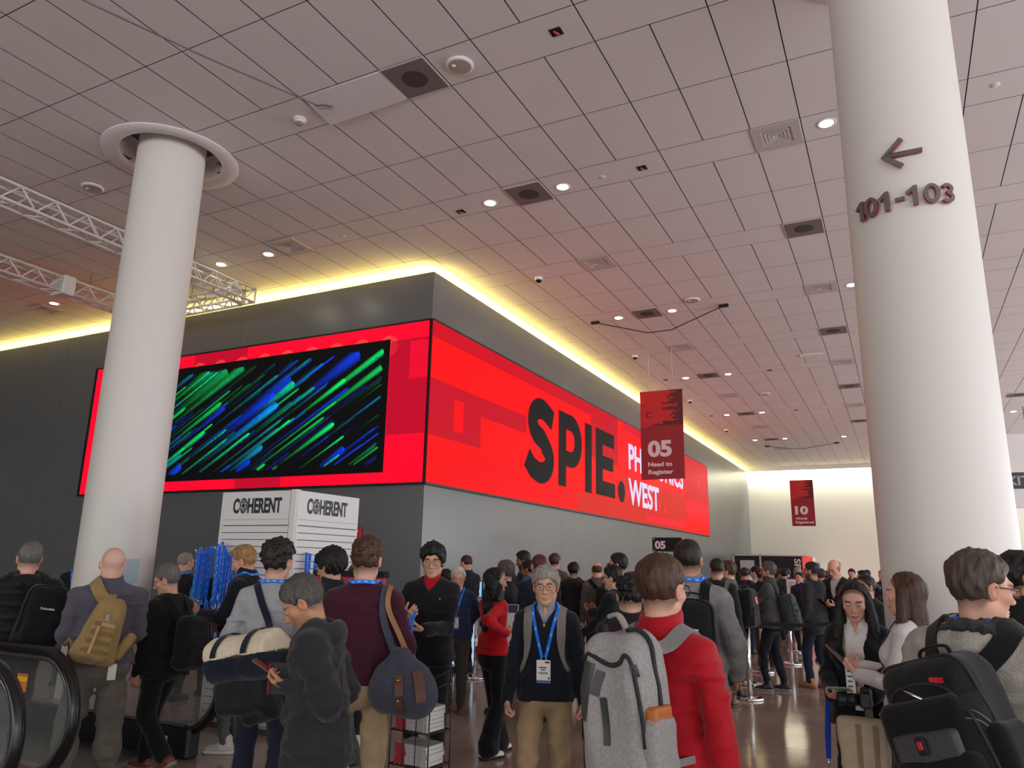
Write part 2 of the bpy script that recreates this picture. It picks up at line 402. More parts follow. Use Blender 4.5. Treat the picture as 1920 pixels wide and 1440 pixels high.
# ---------------------------------------------------------------- the wrap-around screen
def screen_left():
    t = thing('video_screen', 'red video screen showing a dark panel of blue and green light trails', 'screen', (-12.2, YC-.05, 3.07))
    mb = MB(); mb.box((-17, YC-.07, 3.03), (XC+.0005, YC-.001, 6.10)); part('housing', mb, black, t)
    y = YC - .074; 
    mb = MB(); mb.box((-16.9, y, 3.07), (XC+.0005, YC-.0701, 6.06)); part('display', mb, E('screen_crimson', 255, 0, 44, 1.0), t)
    for x0_, x1_, z0_, z1_ in ((-8.27, XC+.0005, 3.95, 5.75), (-13.58, -12.0, 5.80, 6.06), (-11.97, -10.74, 3.07, 3.28)):
        mb = MB(); mb.box((x0_, y-.002, z0_), (x1_, y, z1_)); part('display_block', mb, M('screen_speckle', (.01,.01,.01), 0.4, emit=sr(196, 4, 42), estr=1.0, spec=0.05), t, 'darker red block on the screen')
    mb = MB(); mb.box((-7.82, y-.004, 4.98), (XC+.0005, y-.002, 5.70)); part('display_block', mb, E('screen_crimson2', 240, 4, 46), t, 'brighter red block near the corner')
    mb = MB()
    for cx in np.linspace(-13.4, -8.32, 9): mb.lathe((cx, y-.001, 5.66), [(0.001, -.001), (.21, -.001), (.21, 0)], 28, ax='y')
    part('display_dots', mb, E('screen_coral', 255, 62, 60), t, 'orange-red dots behind the dark panel')
    mb = MB(); mb.box((-14.4, y-.005, 3.27), (-8.28, y-.0045, 5.79)); part('panel_border', mb, E('screen_black', 4, 4, 5, 1.0), t, 'black border of the light-trail picture')
    # light trails
    x0, x1, z0, z1 = -14.25, -8.42, 3.41, 5.64
    rnd = random.Random(11); V = []; F = []; C = []
    def trail(hx, hz, ln, wd, col, br):
        sl = 0.56; d = np.array((1, sl)); d /= np.hypot(*d); nrm = np.array((-d[1], d[0]))
        prof = [(0, .25, .0), (.3, .55, .12), (.6, .8, .42), (.85, 1.0, .8), (.97, 1.0, 1.0), (1.0, .45, 1.15)]
        pts = []
        for k, (t_, w_, b_) in enumerate(prof):
            p = np.array((hx, hz)) - d * ln * (1 - t_); pts.append((p, w_, b_))
        base = len(V); rows = 0
        fine = []
        for k in range(len(pts)-1):
            for u in np.linspace(0, 1, 6, endpoint=False): fine.append(tuple(pts[k][i]*(1-u) + pts[k+1][i]*u for i in range(3)))
        fine.append(pts[-1])
        ok = [x0 < p[0] < x1 and z0 < p[1] < z1 for p, _, _ in fine]
        fine = [q for q, g in zip(fine, ok) if g]
        if len(fine) < 2: return
        for p, w_, b_ in fine:
            for e, cc in ((-2.6, 0), (-1, .75), (0, 1.0), (1, .75), (2.6, 0)):
                q = p + nrm * wd * .5 * e * w_; zc = min(max(q[1], z0), z1); xc_ = min(max(q[0], x0), x1)
                V.append((xc_, y-.006 - rnd.random()*1e-6, zc)); C.append(np.array(col) * cc * b_ * br)
        n = len(fine)
        for i in range(n-1):
            for j in range(4): F.append((base+i*5+j, base+i*5+j+1, base+(i+1)*5+j+1, base+(i+1)*5+j))
    green, blue, cyan = (0.0, .95, .16), (.0, .055, 1.0), (.0, .42, .9)
    for k in range(170):
        hx = rnd.uniform(x0, x1 + 1.2); hz = rnd.uniform(z0 + .05, z1 + 1.2); faint = rnd.random() < .5
        top = max(0, 1 - abs(hx + 12.3)/2.2) * (hz > 5.2)
        u = rnd.random(); col = green if u < .45 + .3*top else blue if u < .88 else cyan
        trail(hx, hz, rnd.uniform(.9, 3.2), rnd.uniform(.016, .036), col, rnd.uniform(.05, .2) if faint else rnd.uniform(.4, 1.0))
    for hx, hz, ln, wd, col, br in ((-12.0, 5.9, 2.6, .15, green, .55), (-11.6, 5.9, 2.8, .10, green, .6), (-10.7, 5.25, 2.4, .13, blue, .6), (-9.0, 5.60, 2.0, .12, blue, .8), (-8.35, 5.62, 2.9, .06, green, .9), (-8.2, 5.4, 2.6, .06, green, .8), (-12.6, 5.9, 2.0, .14, green, .4), (-11.1, 4.95, 2.2, .10, blue, .7), (-11.0, 4.75, 2.4, .08, cyan, .7), (-10.6, 5.15, 1.2, .07, green, .9), (-11.3, 3.9, 1.2, .06, cyan, .7), (-9.5, 4.25, 1.6, .05, green, 1), (-11.6, 3.62, 1.0, .06, blue, .8), (-13.6, 3.6, .9, .08, blue, .8), (-9.2, 3.75, 1.0, .07, blue, .8), (-9.3, 5.1, 1.4, .05, green, .9), (-13.0, 4.3, 2.2, .05, green, .8), (-12.6, 4.9, 2.0, .05, green, .7)):
        trail(hx, hz, ln, wd, col, br)
    m = bpy.data.materials.new('light_trails'); m.use_nodes = True; nt = m.node_tree; nt.nodes.remove(nt.nodes['Principled BSDF'])
    a = nt.nodes.new('ShaderNodeVertexColor'); a.layer_name = 'Col'; e = nt.nodes.new('ShaderNodeEmission'); tr = nt.nodes.new('ShaderNodeBsdfTransparent'); ad = nt.nodes.new('ShaderNodeAddShader')
    nt.links.new(a.outputs[0], e.inputs[0]); nt.links.new(e.outputs[0], ad.inputs[0]); nt.links.new(tr.outputs[0], ad.inputs[1]); nt.links.new(ad.outputs[0], nt.nodes['Material Output'].inputs[0])
    o = link_mesh('light_trail_picture', np.array(V) - np.array(t.location), F, m, t, False, None, np.array(C)); o['label'] = 'picture of blue and green diagonal light trails'
screen_left()

def screen_right():
    t = thing('video_screen', 'long red video screen with big black letters and white words, receding to the right', 'screen', (XC+.05, 22, 3.07))
    X = XC + .074
    mb = MB(); mb.box((XC+.001, YC-.05, 3.03), (XC+.07, 33.52, 6.10)); part('housing', mb, black, t)
    mb = MB(); mb.box((XC+.0701, YC-.07, 3.07), (X, 33.46, 6.06)); part('display', mb, E('screen_red', 255, 4, 14, 1.0), t)
    def rect(y0, y1, z0, z1, lv=1): return lambda mb: mb.box((X + .002*(lv-1), y0, z0), (X + .002*lv, y1, z1))
    def blocks(nm, m, rects, lab, lv=1):
        for r in rects:
            mb = MB(); rect(*r, lv)(mb); part(nm, mb, m, t, lab)
    blocks('display_block', E('screen_dark', 202, 2, 34), [(YC-.07, 21.4, 5.76, 6.06), (YC-.07, 15.1, 4.58, 4.97), (YC-.07, 13.0, 3.93, 4.58), (19.2, 21.4, 4.62, 5.76)], 'darker red stepped blocks')
    blocks('display_block', E('screen_rose', 226, 10, 40), [(29.3, 33.4, 4.34, 6.06), (22.0, 26.6, 5.82, 6.06)], 'rose red block at the far end')
    blocks('display_block', E('screen_orange', 222, 36, 30), [(18.2, 28.9, 3.07, 3.57), (21.6, 29.6, 3.57, 4.35)], 'orange-red blocks under the lettering')
    blocks('display_block', E('screen_red'), [(11.95, 12.3, 4.12, 4.73), (22.2, 29.4, 4.36, 4.66)], 'bright red bars', 2)
    blocks('display_block', E('screen_pink', 250, 20, 48), [(31.6, 32.0, 4.9, 5.5), (29.4, 33.2, 3.75, 4.2), (30.2, 33.4, 3.6, 3.66), (24.2, 29.2, 3.17, 3.4)], 'pink red bars at the far end', 2)
    mb = MB(); 
    for k in range(36): rect(11.2 + (k % 5)*.1, 18.1, 3.16 + k*.018, 3.163 + k*.018, 2)(mb)
    for k in range(22): rect(19.3, 21.3, 4.66 + k*.045, 4.668 + k*.045, 2)(mb)
    for k in range(18): rect(YC, 20.5, 5.78 + k*.015, 5.784 + k*.015, 2)(mb)
    part('display_lines', mb, E('screen_line', 226, 4, 26), t, 'thin scan lines')
    mb = MB()
    for y, z in ((22.25, 3.87), (24.2, 3.75), (25.75, 3.75), (26.4, 3.68)): mb.lathe((X+.004, y, z), [(.001, .001), (.13, .001), (.13, 0)], 24, ax='x')
    part('display_dots', mb, E('screen_dot', 250, 50, 44), t, 'orange dots near the lettering')
    ink = E('screen_ink', 24, 22, 23, 1.0)
    # S P I E .
    def glyph(nm, loops):
        mb = poly_mesh(loops, (X+.004, 0, 0), (0,1,0), (0,0,1), 1.0, .003)
        part(nm, mb, ink, t)
    def arc(cx, cz, rx, rz, a0, a1, n=14): return [(cx + rx*math.cos(a), cz + rz*math.sin(a)) for a in np.radians(np.linspace(a0, a1, n))]
    ctr = [(16.58, 5.12)] + arc(15.93, 4.97, .50, .33, 62, 180, 14) + arc(15.95, 4.97, .52, .36, 180, 250, 8) + [(15.98, 4.58), (16.12, 4.48)] + arc(15.86, 4.12, .55, .36, 62, 0, 8) + arc(15.86, 4.12, .55, .34, 0, -100, 14) + [(15.45, 3.86), (15.15, 4.06)]
    ctr = [(np.array(p)) for p in ctr]; wv = .25; Lf, Rt = [], []
    for i, p in enumerate(ctr):
        d = ctr[min(i+1, len(ctr)-1)] - ctr[max(i-1, 0)]; d = d / np.hypot(*d); nn = np.array((-d[1], d[0])); Lf.append(p + nn*wv); Rt.append(p - nn*wv)
    glyph('letter', [[tuple(p) for p in Lf + Rt[::-1]]])
    bowl_o = [(16.94, 3.60), (16.94, 5.48), (17.75, 5.48)] + arc(17.75, 4.80, .74, .68, 90, -90, 22) + [(17.42, 4.12), (17.42, 3.60)]
    bowl_i = [(17.42, 4.52), (17.42, 5.06), (17.72, 5.06)] + arc(17.72, 4.79, .27, .27, 90, -90, 12) 
    glyph('letter', [bowl_o, bowl_i])
    glyph('letter', [[(18.72, 3.60), (19.22, 3.60), (19.22, 5.47), (18.72, 5.47)]])
    glyph('letter', [[(19.54, 3.62), (21.12, 3.62), (21.12, 4.04), (20.08, 4.04), (20.08, 4.37), (20.98, 4.37), (20.98, 4.76), (20.08, 4.76), (20.08, 5.07), (21.08, 5.07), (21.08, 5.48), (19.54, 5.48)]])
    glyph('full_stop', [arc(21.70, 3.88, .32, .32, 0, 348, 30)])
    lil = E('screen_lilac', 226, 216, 255, 1.0)
    part('lettering', text_mesh('PHOTONICS', (X+.004, 22.43, 4.69), (0,1,0), (0,0,1), .76, 6.68, bold=.03, ext=.003), lil, t, 'upper line of white letters')
    part('lettering', text_mesh('WEST', (X+.004, 22.38, 3.60), (0,1,0), (0,0,1), .76, 3.33, bold=.03, ext=.003), lil, t, 'lower line of white letters')
screen_right()
# ================================================================ things on the ceiling
lens_m = M('lamp_lens', (1, 1, 1), 0.4, emit=(1.0, 0.93, 0.80), estr=34.0)
trim_w = M('white_trim', sr(225, 222, 220), 0.5)
c_panel = M('perforated_panel', sr(120, 110, 108), 0.7)
c_spk = M('speaker_dark', sr(72, 64, 63), 0.8)  # dark tone of the round speaker disc itself
def make_downlight():
    t = thing('ceiling_light', 'x', 'ceiling light', (0, 0, CEIL))
    mb = MB(); mb.lathe((0,0,CEIL), [(.085, -.002), (.105, -.008), (.12, -.006), (.122, 0)], 32); part('trim_ring', mb, trim_w, t)
    mb = MB(); mb.lathe((0,0,CEIL), [(.001, -.006), (.06, -.005), (.086, -.003)], 32); part('lens', mb, lens_m, t)
    return t
def make_square():
    t = thing('ceiling_speaker_panel', 'x', 'ceiling panel', (0, 0, CEIL))
    mb = MB(); mb.box((-.295, -.295, CEIL-.010), (.295, .295, CEIL+.01)); part('perforated_panel', mb, c_panel, t)
    mb = MB(); mb.lathe((0,0,CEIL), [(.001, -.0125), (.115, -.0125), (.155, -.0105)], 36); part('speaker_cone', mb, c_spk, t, 'round dark speaker behind the mesh')
    mb = MB()
    for a, b_ in (((-.305,-.305),(.305,-.29)), ((-.305,.29),(.305,.305)), ((-.305,-.29),(-.29,.29)), ((.29,-.29),(.305,.29))): mb.box((*a, CEIL-.012), (*b_, CEIL+.01))
    part('edge_frame', mb, M('panel_edge', sr(190,182,180), .6), t); return t
def make_vent():
    t = thing('air_vent', 'x', 'vent', (0, 0, CEIL))
    mb = MB(); 
    for a, b_ in (((-.3,-.3),(.3,-.19)), ((-.3,.19),(.3,.3)), ((-.3,-.19),(-.19,.19)), ((.19,-.19),(.3,.19))): mb.box((*a, CEIL-.012), (*b_, CEIL+.01))
    part('face_plate', mb, M('vent_plate', sr(196, 186, 184), .6), t)
    mb = MB(); mb.box((-.19,-.19,CEIL+.02),(.19,.19,CEIL+.021)); part('duct', mb, M('duct_dark', sr(30,28,28), .9), t)
    mb = MB()
    for k in range(4):
        r = .185 - .044*k
        for sx, sy in ((1,0),(-1,0),(0,1),(0,-1)):
            o_, i_ = r, r - .016
            if sx: p = [(sx*o_, -o_, CEIL-.012), (sx*o_, o_, CEIL-.012), (sx*i_, i_, CEIL+.014), (sx*i_, -i_, CEIL+.014)]
            else: p = [(-o_, sy*o_, CEIL-.012), (o_, sy*o_, CEIL-.012), (i_, sy*i_, CEIL+.014), (-i_, sy*i_, CEIL+.014)]
            mb.quad(*p)
    part('louvre', mb, M('vent_blade', sr(188, 180, 178), .5), t); return t
def make_round_speaker():
    t = thing('round_speaker', 'x', 'speaker', (0, 0, CEIL))
    mb = MB(); mb.lathe((0,0,CEIL), [(.13, -.03), (.15, -.028), (.16, -.015), (.16, 0)], 36); part('rim', mb, trim_w, t)
    mb = MB(); mb.lathe((0,0,CEIL), [(.001, -.033), (.10, -.032), (.131, -.030)], 36); part('grille', mb, M('speaker_grille', sr(176,160,152), .7), t)
    mb = MB(); mb.lathe((-.05,-.05,CEIL), [(.001, -.045), (.02, -.043), (.028, -.031)], 12); part('indicator', mb, trim_w, t); return t
def make_detector():
    t = thing('smoke_detector', 'x', 'smoke detector', (0, 0, CEIL))
    mb = MB(); mb.lathe((0,0,CEIL), [(.085, 0), (.085, -.018), (.06, -.025), (.055, -.045), (.06, -.06)], 28); part('base', mb, trim_w, t)
    mb = MB(); mb.lathe((0,0,CEIL), [(.06, -.06), (.045, -.082), (.001, -.086)], 28); part('sensor_cap', mb, M('sensor_grey', sr(150,145,142), .5), t); return t
def make_camera_dome():
    t = thing('dome_camera', 'x', 'camera', (0, 0, CEIL))
    mb = MB(); mb.lathe((0,0,CEIL), [(.08, 0), (.08, -.03), (.07, -.06)], 24); part('base', mb, trim_w, t)
    mb = MB(); mb.lathe((0,0,CEIL), [(.07, -.06), (.055, -.09), (.03, -.108), (.001, -.112)], 24); part('dome', mb, black, t); return t
def make_sprinkler():
    t = thing('sprinkler_cover', 'x', 'sprinkler', (0, 0, CEIL))
    mb = MB(); mb.lathe((0,0,CEIL), [(.001, -.006), (.05, -.005), (.055, 0)], 20); part('cap', mb, trim_w, t); return t
def make_hatch():
    t = thing('open_junction_box', 'x', 'junction box', (0, 0, CEIL))
    mb = MB(); mb.box((-.065,-.06,CEIL-.006),(.065,.06,CEIL-.001)); part('opening', mb, M('hole_black', sr(14,8,9), .9), t)
    mb = MB(); mb.tube([(-.02,-.03,CEIL-.008), (.0,.0,CEIL-.02), (.015,.035,CEIL-.008)], .012, 8); part('pink_cable', mb, M('pink_cable', sr(190,70,110), .5), t); return t
# (makers, the row nearest the viewer first; x of the two long ceiling rows: -4.70 and -1.0)
first = {}
def put(kind, mk, x, y, label, group):
    if kind not in first:
        o = mk(); first[kind] = o; o.location = (x, y, CEIL); o['label'] = label; o['group'] = group
    else: o = dup(first[kind], (x, y, CEIL), None, label, group)
    return o
ysq = [6.38, 9.50, 15.66, 21.80, 27.95, 34.05]
for i, y in enumerate(ysq):
    put('sq', make_square, -4.64, y, 'dark square ceiling panel with a round speaker, %s in the middle ceiling row' % ORD[i], 'square ceiling panels')
for i, y in enumerate([12.5, 18.62, 24.74, 30.85, 37.0]):
    put('vent', make_vent, -4.64, y, 'square louvred vent, %s in the middle ceiling row' % ORD[i], 'ceiling vents')
for i, y in enumerate([9.44, 15.55, 21.7, 27.8]):
    put('vent', make_vent, -0.98, y, 'square louvred vent, %s in the ceiling row beside the right column' % ORD[i], 'ceiling vents')
for i, y in enumerate([12.5, 18.62, 24.74, 30.85]):
    put('sq', make_square, -0.98, y, 'dark square ceiling panel, %s in the row beside the right column' % ORD[i], 'square ceiling panels')
put('vent', make_vent, -9.47, 9.5, 'square louvred vent above the dark wall, beyond the truss end', 'ceiling vents')
put('sq', make_square, 3.75, 27.95, 'dark square ceiling panel right of the right column', 'square ceiling panels')
put('vent', make_vent, -17.3, 9.9, 'square louvred vent at the far left of the ceiling', 'ceiling vents')
put('sq', make_square, -13.2, 9.5, 'dark square ceiling panel just behind the left column', 'square ceiling panels')
for i, y in enumerate([9.52, 15.72, 21.88, 27.98, 34.1]):
    put('lamp', make_downlight, -5.33, y, 'lit round downlight just left of the %s dark square panel' % ORD[i+1], 'ceiling downlights')
    put('lamp', make_downlight, -4.08, y, 'lit round downlight just right of the %s dark square panel' % ORD[i+1], 'ceiling downlights')
for i, (x, y) in enumerate([(-.37, 9.40), (-.42, 15.61), (-.42, 21.8), (-.42, 27.9)]):
    put('lamp', make_downlight, x, y, 'lit round downlight, %s along the row touching the right column' % ORD[i], 'ceiling downlights')
for x, y, l in [(-10.1, 9.59, 'lit round downlight nearest the square vent above the dark wall'), (-11.32, 9.58, 'lit round downlight just above the truss end, right of the left column'), (-16.69, 9.67, 'lit round downlight left of the left column under the lower truss'), (3.94, 30.9, 'lit round downlight right of the right column'), (-1.75, 34.4, 'lit round downlight far back, left of the right column')]:
    put('lamp', make_downlight, x, y, l, 'ceiling downlights')
for x, y, l in [(-4.03, 6.39, 'round white ceiling speaker beside the nearest dark square panel'), (-10.7, 6.48, 'round white ceiling speaker left of the left column top'), (-3.5, 15.2, 'round white ceiling speaker above the nearer wire rig'), (-3.5, 24.9, 'round white ceiling speaker far back above the red sign')]:
    put('spk', make_round_speaker, x, y, l, 'round ceiling speakers')
put('det', make_detector, -6.47, 6.44, 'white smoke detector beside the tilted ceiling tile', None)
first['det'].pop('group', None) if 'group' in first['det'].keys() else None
for i, y in enumerate([12.71, 18.91, 24.95, 31.0]):
    put('dome', make_camera_dome, -5.96, y, 'small dome camera on the ceiling near the cove, %s from the corner' % ORD[i], 'dome cameras')
for x, y, l in [(-3.44, 9.49, 'flat sprinkler cap near the dark junction box above the corner'), (-8.27, 9.54, 'flat sprinkler cap on the ceiling above the red screen panel'), (1.46, 9.39, 'flat sprinkler cap right of the right column'), (-6.3, 15.8, 'flat sprinkler cap beside the left end of the nearer wire rig'), (-3.3, 16.4, 'flat sprinkler cap near the right end of the nearer wire rig')]:
    put('spr', make_sprinkler, x, y, l, 'sprinkler caps')
for x, y, l in [(-2.81, 6.36, 'dark square hole with pink cable in the ceiling, nearest the viewer'), (-5.85, 6.39, 'dark square hole where the taut cable enters the ceiling'), (-2.83, 9.48, 'dark square hole right of the two bright downlights'), (-5.9, 9.58, 'dark square hole left of the two bright downlights'), (-5.94, 21.85, 'small dark hole in the ceiling left of the far downlights'), (-2.91, 21.86, 'small dark hole in the ceiling right of the far downlights'), (-5.9, 27.95, 'tiny dark hole in the ceiling near the far cove'), (-2.9, 27.95, 'tiny dark hole in the ceiling far back in the middle')]:
    put('hatch', make_hatch, x, y, l, 'open junction boxes')
mb = MB(); mb.box((-1.95, 20.5, CEIL-.03), (-1.4, 20.72, CEIL)); tag(solo('ceiling_projector_box', mb, trim_w), 'pale flat rectangular box on the ceiling left of the right column', 'ceiling box')
# the tilted tile and the cable that runs out of it
mb = MB(); mb.add([(-6.13,6.09,CEIL+.0),(-4.95,6.09,CEIL-.012),(-4.95,6.66,CEIL-.018),(-6.13,6.66,CEIL-.055),(-6.13,6.09,CEIL+.01),(-4.95,6.09,CEIL),(-4.95,6.66,CEIL),(-6.13,6.66,CEIL-.04)], [(3,2,1,0),(0,1,5,4),(1,2,6,5),(2,3,7,6),(3,0,4,7)])
tag(solo('loose_ceiling_tile', mb, c_tile), 'slightly dropped grey ceiling tile with dark gaps, around the cable entry', 'ceiling tile')
mb = MB(); mb.tube([(-5.87,6.36,CEIL-.03), (-5.95,6.2,CEIL-.1), (-6.0,6.0,CEIL-.12), (-6.3,4.8,CEIL-.25), (-6.65,3.4,CEIL-.35)], .008, 6)
mb.tube([(-5.87,6.38,CEIL-.03), (-5.82,6.2,CEIL-.12), (-5.92,6.12,CEIL-.15), (-5.98,6.25,CEIL-.1), (-5.9,6.38,CEIL-.04)], .005, 6)
tag(solo('steel_cable', mb, M('cable_steel', sr(120,118,118), .4, metal=.8)), 'taut thin steel cable hanging from the hole in the loose ceiling tile', 'cable')

# ---------------------------------------------------------------- box trusses
tw = M('truss_white', sr(226, 224, 220), 0.4)
def truss(a, b, s, label, side):
    """square truss from a to b (axis at its centre), side length s"""
    a = np.array(a, float); b = np.array(b, float); L_ = np.linalg.norm(b - a); d = (b - a) / L_
    sd = np.array((-d[1], d[0], 0)); up = np.array((0, 0, 1.)); h = s / 2
    t = thing('lighting_truss', label, 'truss', tuple((a + b) / 2 - up * h))
    cor = [sd*h*x + up*h*y for x, y in ((1,1), (-1,1), (-1,-1), (1,-1))]
    for c in cor:
        mb = MB(); mb.tube([a + c, b + c], .025, 12); part('chord', mb, tw, t)
    n = int(L_ / .50)
    for i in range(4):
        c0, c1 = cor[i], cor[(i+1) % 4]; mb = MB()
        for k in range(n):
            p = a + d * L_ * k / n; q = a + d * L_ * (k + .5) / n; r = a + d * L_ * (k + 1) / n
            mb.tube([p + c0, q + c1], .013, 8); mb.tube([q + c1, r + c0], .013, 8)
        part('lacing', mb, tw, t)
    for e in (a, b):
        mb = MB()
        for i in range(4): mb.tube([e + cor[i], e + cor[(i+1) % 4]], .02, 8)
        part('end_frame', mb, tw, t)
    mb = MB(); 
    for k in (.12, .5, .88):
        p = a + d * L_ * k; mb.tube([p + up*h, (p[0], p[1], CEIL)], .008, 6)
    part('hanger', mb, greym, t)
    return t
truss((-11.18, -1.5, 6.79), (-11.18, 10.25, 6.79), .28, 'white box truss under the ceiling whose end shows right of the left column', 0)
truss((-14.15, -1.5, 6.79), (-14.15, 10.25, 6.79), .28, 'white box truss crossing left of the left column, the lower one in view', 0)
truss((-13.98, 10.08, 6.77), (-11.35, 10.08, 6.77), .28, 'short white box truss along the dark wall, joining the two long ones', 1)
mb = MB(); mb.rbox((-14.36, 8.2, 6.60), (-13.95, 8.45, 6.98), .02); tag(solo('truss_motor', mb, tw), 'white hoist box clamped on the lower truss left of the column', 'hoist')

# ---------------------------------------------------------------- sign on the right column: arrow and 101-103
def column_sign():
    cx, cy = COLS[1]; R0 = .448
    t = thing('direction_sign', 'grey metal arrow and number 101-103 fixed to the right column', 'sign', (cx, cy - R0, 3.9))
    gm = M('sign_grey', sr(112, 108, 106), .4, metal=.35); rm = M('sign_red_edge', sr(170, 24, 40), .5)
    def wrap(mb_, depth0, depth1):
        v = np.concatenate(mb_.v); ang = v[:,0] / (R0 + .03)
        r = R0 + np.where(v[:,1] < -.0005, depth1, depth0)
        out = np.stack([cx + r*np.sin(ang), cy - r*np.cos(ang), v[:,2]], 1); n = MB(); n.add(out, mb_.f); return n
    def both(mk, lab):
        f = wrap(mk(.004), .046, .050); b_ = wrap(mk(.004), .022, .0455)
        a = part('digit' if lab != 'arrow' else 'arrow', f, gm, t, 'grey ' + lab); part('red_edge', b_, rm, a); 
    def fine(loops, ox, oz, sc):
        return lambda ext: poly_mesh(loops, (ox, 0, oz), (1,0,0), (0,0,1), sc, ext)
    def dense(x0, z0, pts, w_):
        L_, R_ = [], []
        for i, p in enumerate(pts):
            d = np.array(pts[min(i+1, len(pts)-1)], float) - np.array(pts[max(i-1, 0)], float); d /= np.hypot(*d); nn = np.array((-d[1], d[0]))
            L_.append(tuple(np.array(p) + nn*w_)); R_.append(tuple(np.array(p) - nn*w_))
        return [L_ + R_[::-1]]
    zb, hh = 4.335, .155
    def digit(ch, u0, wd):
        A = lambda cx_, cz_, rx, rz, a0, a1, n: [(cx_ + rx*math.cos(q), cz_ + rz*math.sin(q)) for q in np.radians(np.linspace(a0, a1, n))]
        if ch == '1': lp = [[(.30,0),(.52,0),(.52,1),(.36,1),(.02,.72),(.12,.58),(.30,.72)]]
        elif ch == '0': lp = [A(.34,.5,.36,.5,0,352,40), A(.34,.5,.17,.34,0,352,32)]
        elif ch == '-': lp = [[(.0,.36),(.42,.36),(.42,.52),(.0,.52)]]
        elif ch == '3':
            pts = A(.30,.73,.20,.18,150,-80,16) + A(.30,.29,.22,.21,80,-150,16); lp = dense(0, 0, pts, .085)
        both(fine([[(u0/hh + x*1.0, y) for x, y in l] for l in lp], 0, zb, hh), {'1':'digit 1','0':'digit 0','-':'dash','3':'digit 3'}[ch])
    for ch, u in zip('101-103', (-.425, -.335, -.225, -.105, -.035, .085, .200)): digit(ch, u, .1)
    ar = [[(-.170,.085),(-.035,.215),(-.010,.190),(-.108,.100),(.107,.100),(.107,.068),(-.108,.068),(-.022,-.010),(-.047,-.035)]]
    both(lambda ext: poly_mesh([[(x, z) for x, z in ar[0]]], (0, 0, 4.69), (1,0,0), (0,0,1), 1.0, ext), 'arrow')
column_sign()

# ---------------------------------------------------------------- hanging signs
def hanging_sign(x0, x1, y, z0, z1, num, lines, label, cz, riglabel):
    t = thing('hanging_sign', label, 'sign', ((x0+x1)/2, y, z0)); W, Hh = x1 - x0, z1 - z0
    mb = MB(); mb.box((x0, y-.006, z0), (x1, y+.006, z1)); part('panel', mb, M('sign_maroon', sr(148, 14, 30), .5), t)
    mb = MB(); mb.box((x0+.002, y-.0075, z0+.60*Hh), (x1-.002, y-.006, z1-.002)); part('dark_band', mb, M('sign_dark_maroon', sr(92, 8, 18), .5), t)
    rnd = random.Random(5); mb = MB(); n = 26; zt, zl = z1 - .004, z0 + .585*Hh
    for k in range(n):
        za = zt + (zl - zt) * k / n; zb_ = zt + (zl - zt) * (k + 1) / n
        e = .62 + .2*math.sin(k*1.3) * rnd.random() + .12*rnd.random()
        if k in (6, 12, 13): e -= .12
        if k > 21: e = .62 - (k - 21)*.11
        mb.box((x0+.003, y-.009, zb_), (x0 + W*min(e, .86), y-.0075, za))
        if rnd.random() < .4: mb.box((x0 + W*(e+.03), y-.009, zb_), (x0 + W*min(e+.03+.1*rnd.random()+.02, .88), y-.0075, za))
    part('red_splash', mb, M('sign_red', sr(198, 20, 34), .5), t)
    mb = MB()
    for a, b_, c, d in ((.15,.17,.70,.74),(.15,.30,.745,.755),(.15,.17,.72,.755),(.08,.10,.82,.86),(.04,.8,.802,.804),(.15,.32,.70,.708)): mb.box((x0+W*a, y-.0105, z0+Hh*c), (x0+W*b_, y-.009, z0+Hh*d))
    part('dark_notches', mb, M('sign_dark_maroon'), t)
    wt = M('sign_letters', sr(222, 206, 212), .5)
    part('number', text_mesh(num, (x0 + .16*W, y-.0062, z0 + .26*Hh), (1,0,0), (0,0,1), .165*Hh, .56*W, bold=.045, ext=.004), wt, t)
    for i, (s, wd) in enumerate(lines):
        part('caption', text_mesh(s, (x0 + .16*W, y-.0062, z0 + (.145 - .085*i)*Hh), (1,0,0), (0,0,1), .046*Hh, wd*W, bold=.035, ext=.004), wt, t, 'caption reading ' + s)
    for xx in (x0 + .22*W, x1 - .22*W):
        mb = MB(); mb.tube([(xx, y, z1), (xx, y, cz)], .004, 6); part('wire', mb, M('fine_wire', sr(210,208,206), .4, metal=.5), t)
    g = thing('wire_rig', riglabel, 'wire', ((x0+x1)/2, y, cz-.05))
    mb = MB(); a, b_ = x0 + .22*W, x1 - .22*W
    mb.tube([(x0-.75, y-.95, CEIL-.03), (a, y, cz), (b_, y, cz), (x1+1.2, y-.95, CEIL-.03)], .012, 6); part('steel_wire', mb, M('rig_wire', sr(66,60,60), .35, metal=.6), g)
    for p in ((x0-.75, y-.95), (x1+1.2, y-.95)):
        mb = MB(); mb.box((p[0]-.10, p[1]-.03, CEIL-.06), (p[0]+.10, p[1]+.03, CEIL-.001)); part('anchor', mb, blackm, g)
hanging_sign(-5.16, -4.16, 16.7, 3.63, 5.69, '05', [('Need to', .56), ('Register', .58)], 'hanging dark red sign 05 Need to Register over the queue', 7.13, 'thin black wire rig under the ceiling above the 05 sign')
hanging_sign(-4.33, -3.33, 36.8, 3.65, 5.73, '10', [('Already', .52), ('Registered', .76)], 'hanging dark red sign 10 Already Registered, further back', 7.18, 'thin wire rig under the ceiling far back above the 10 sign')
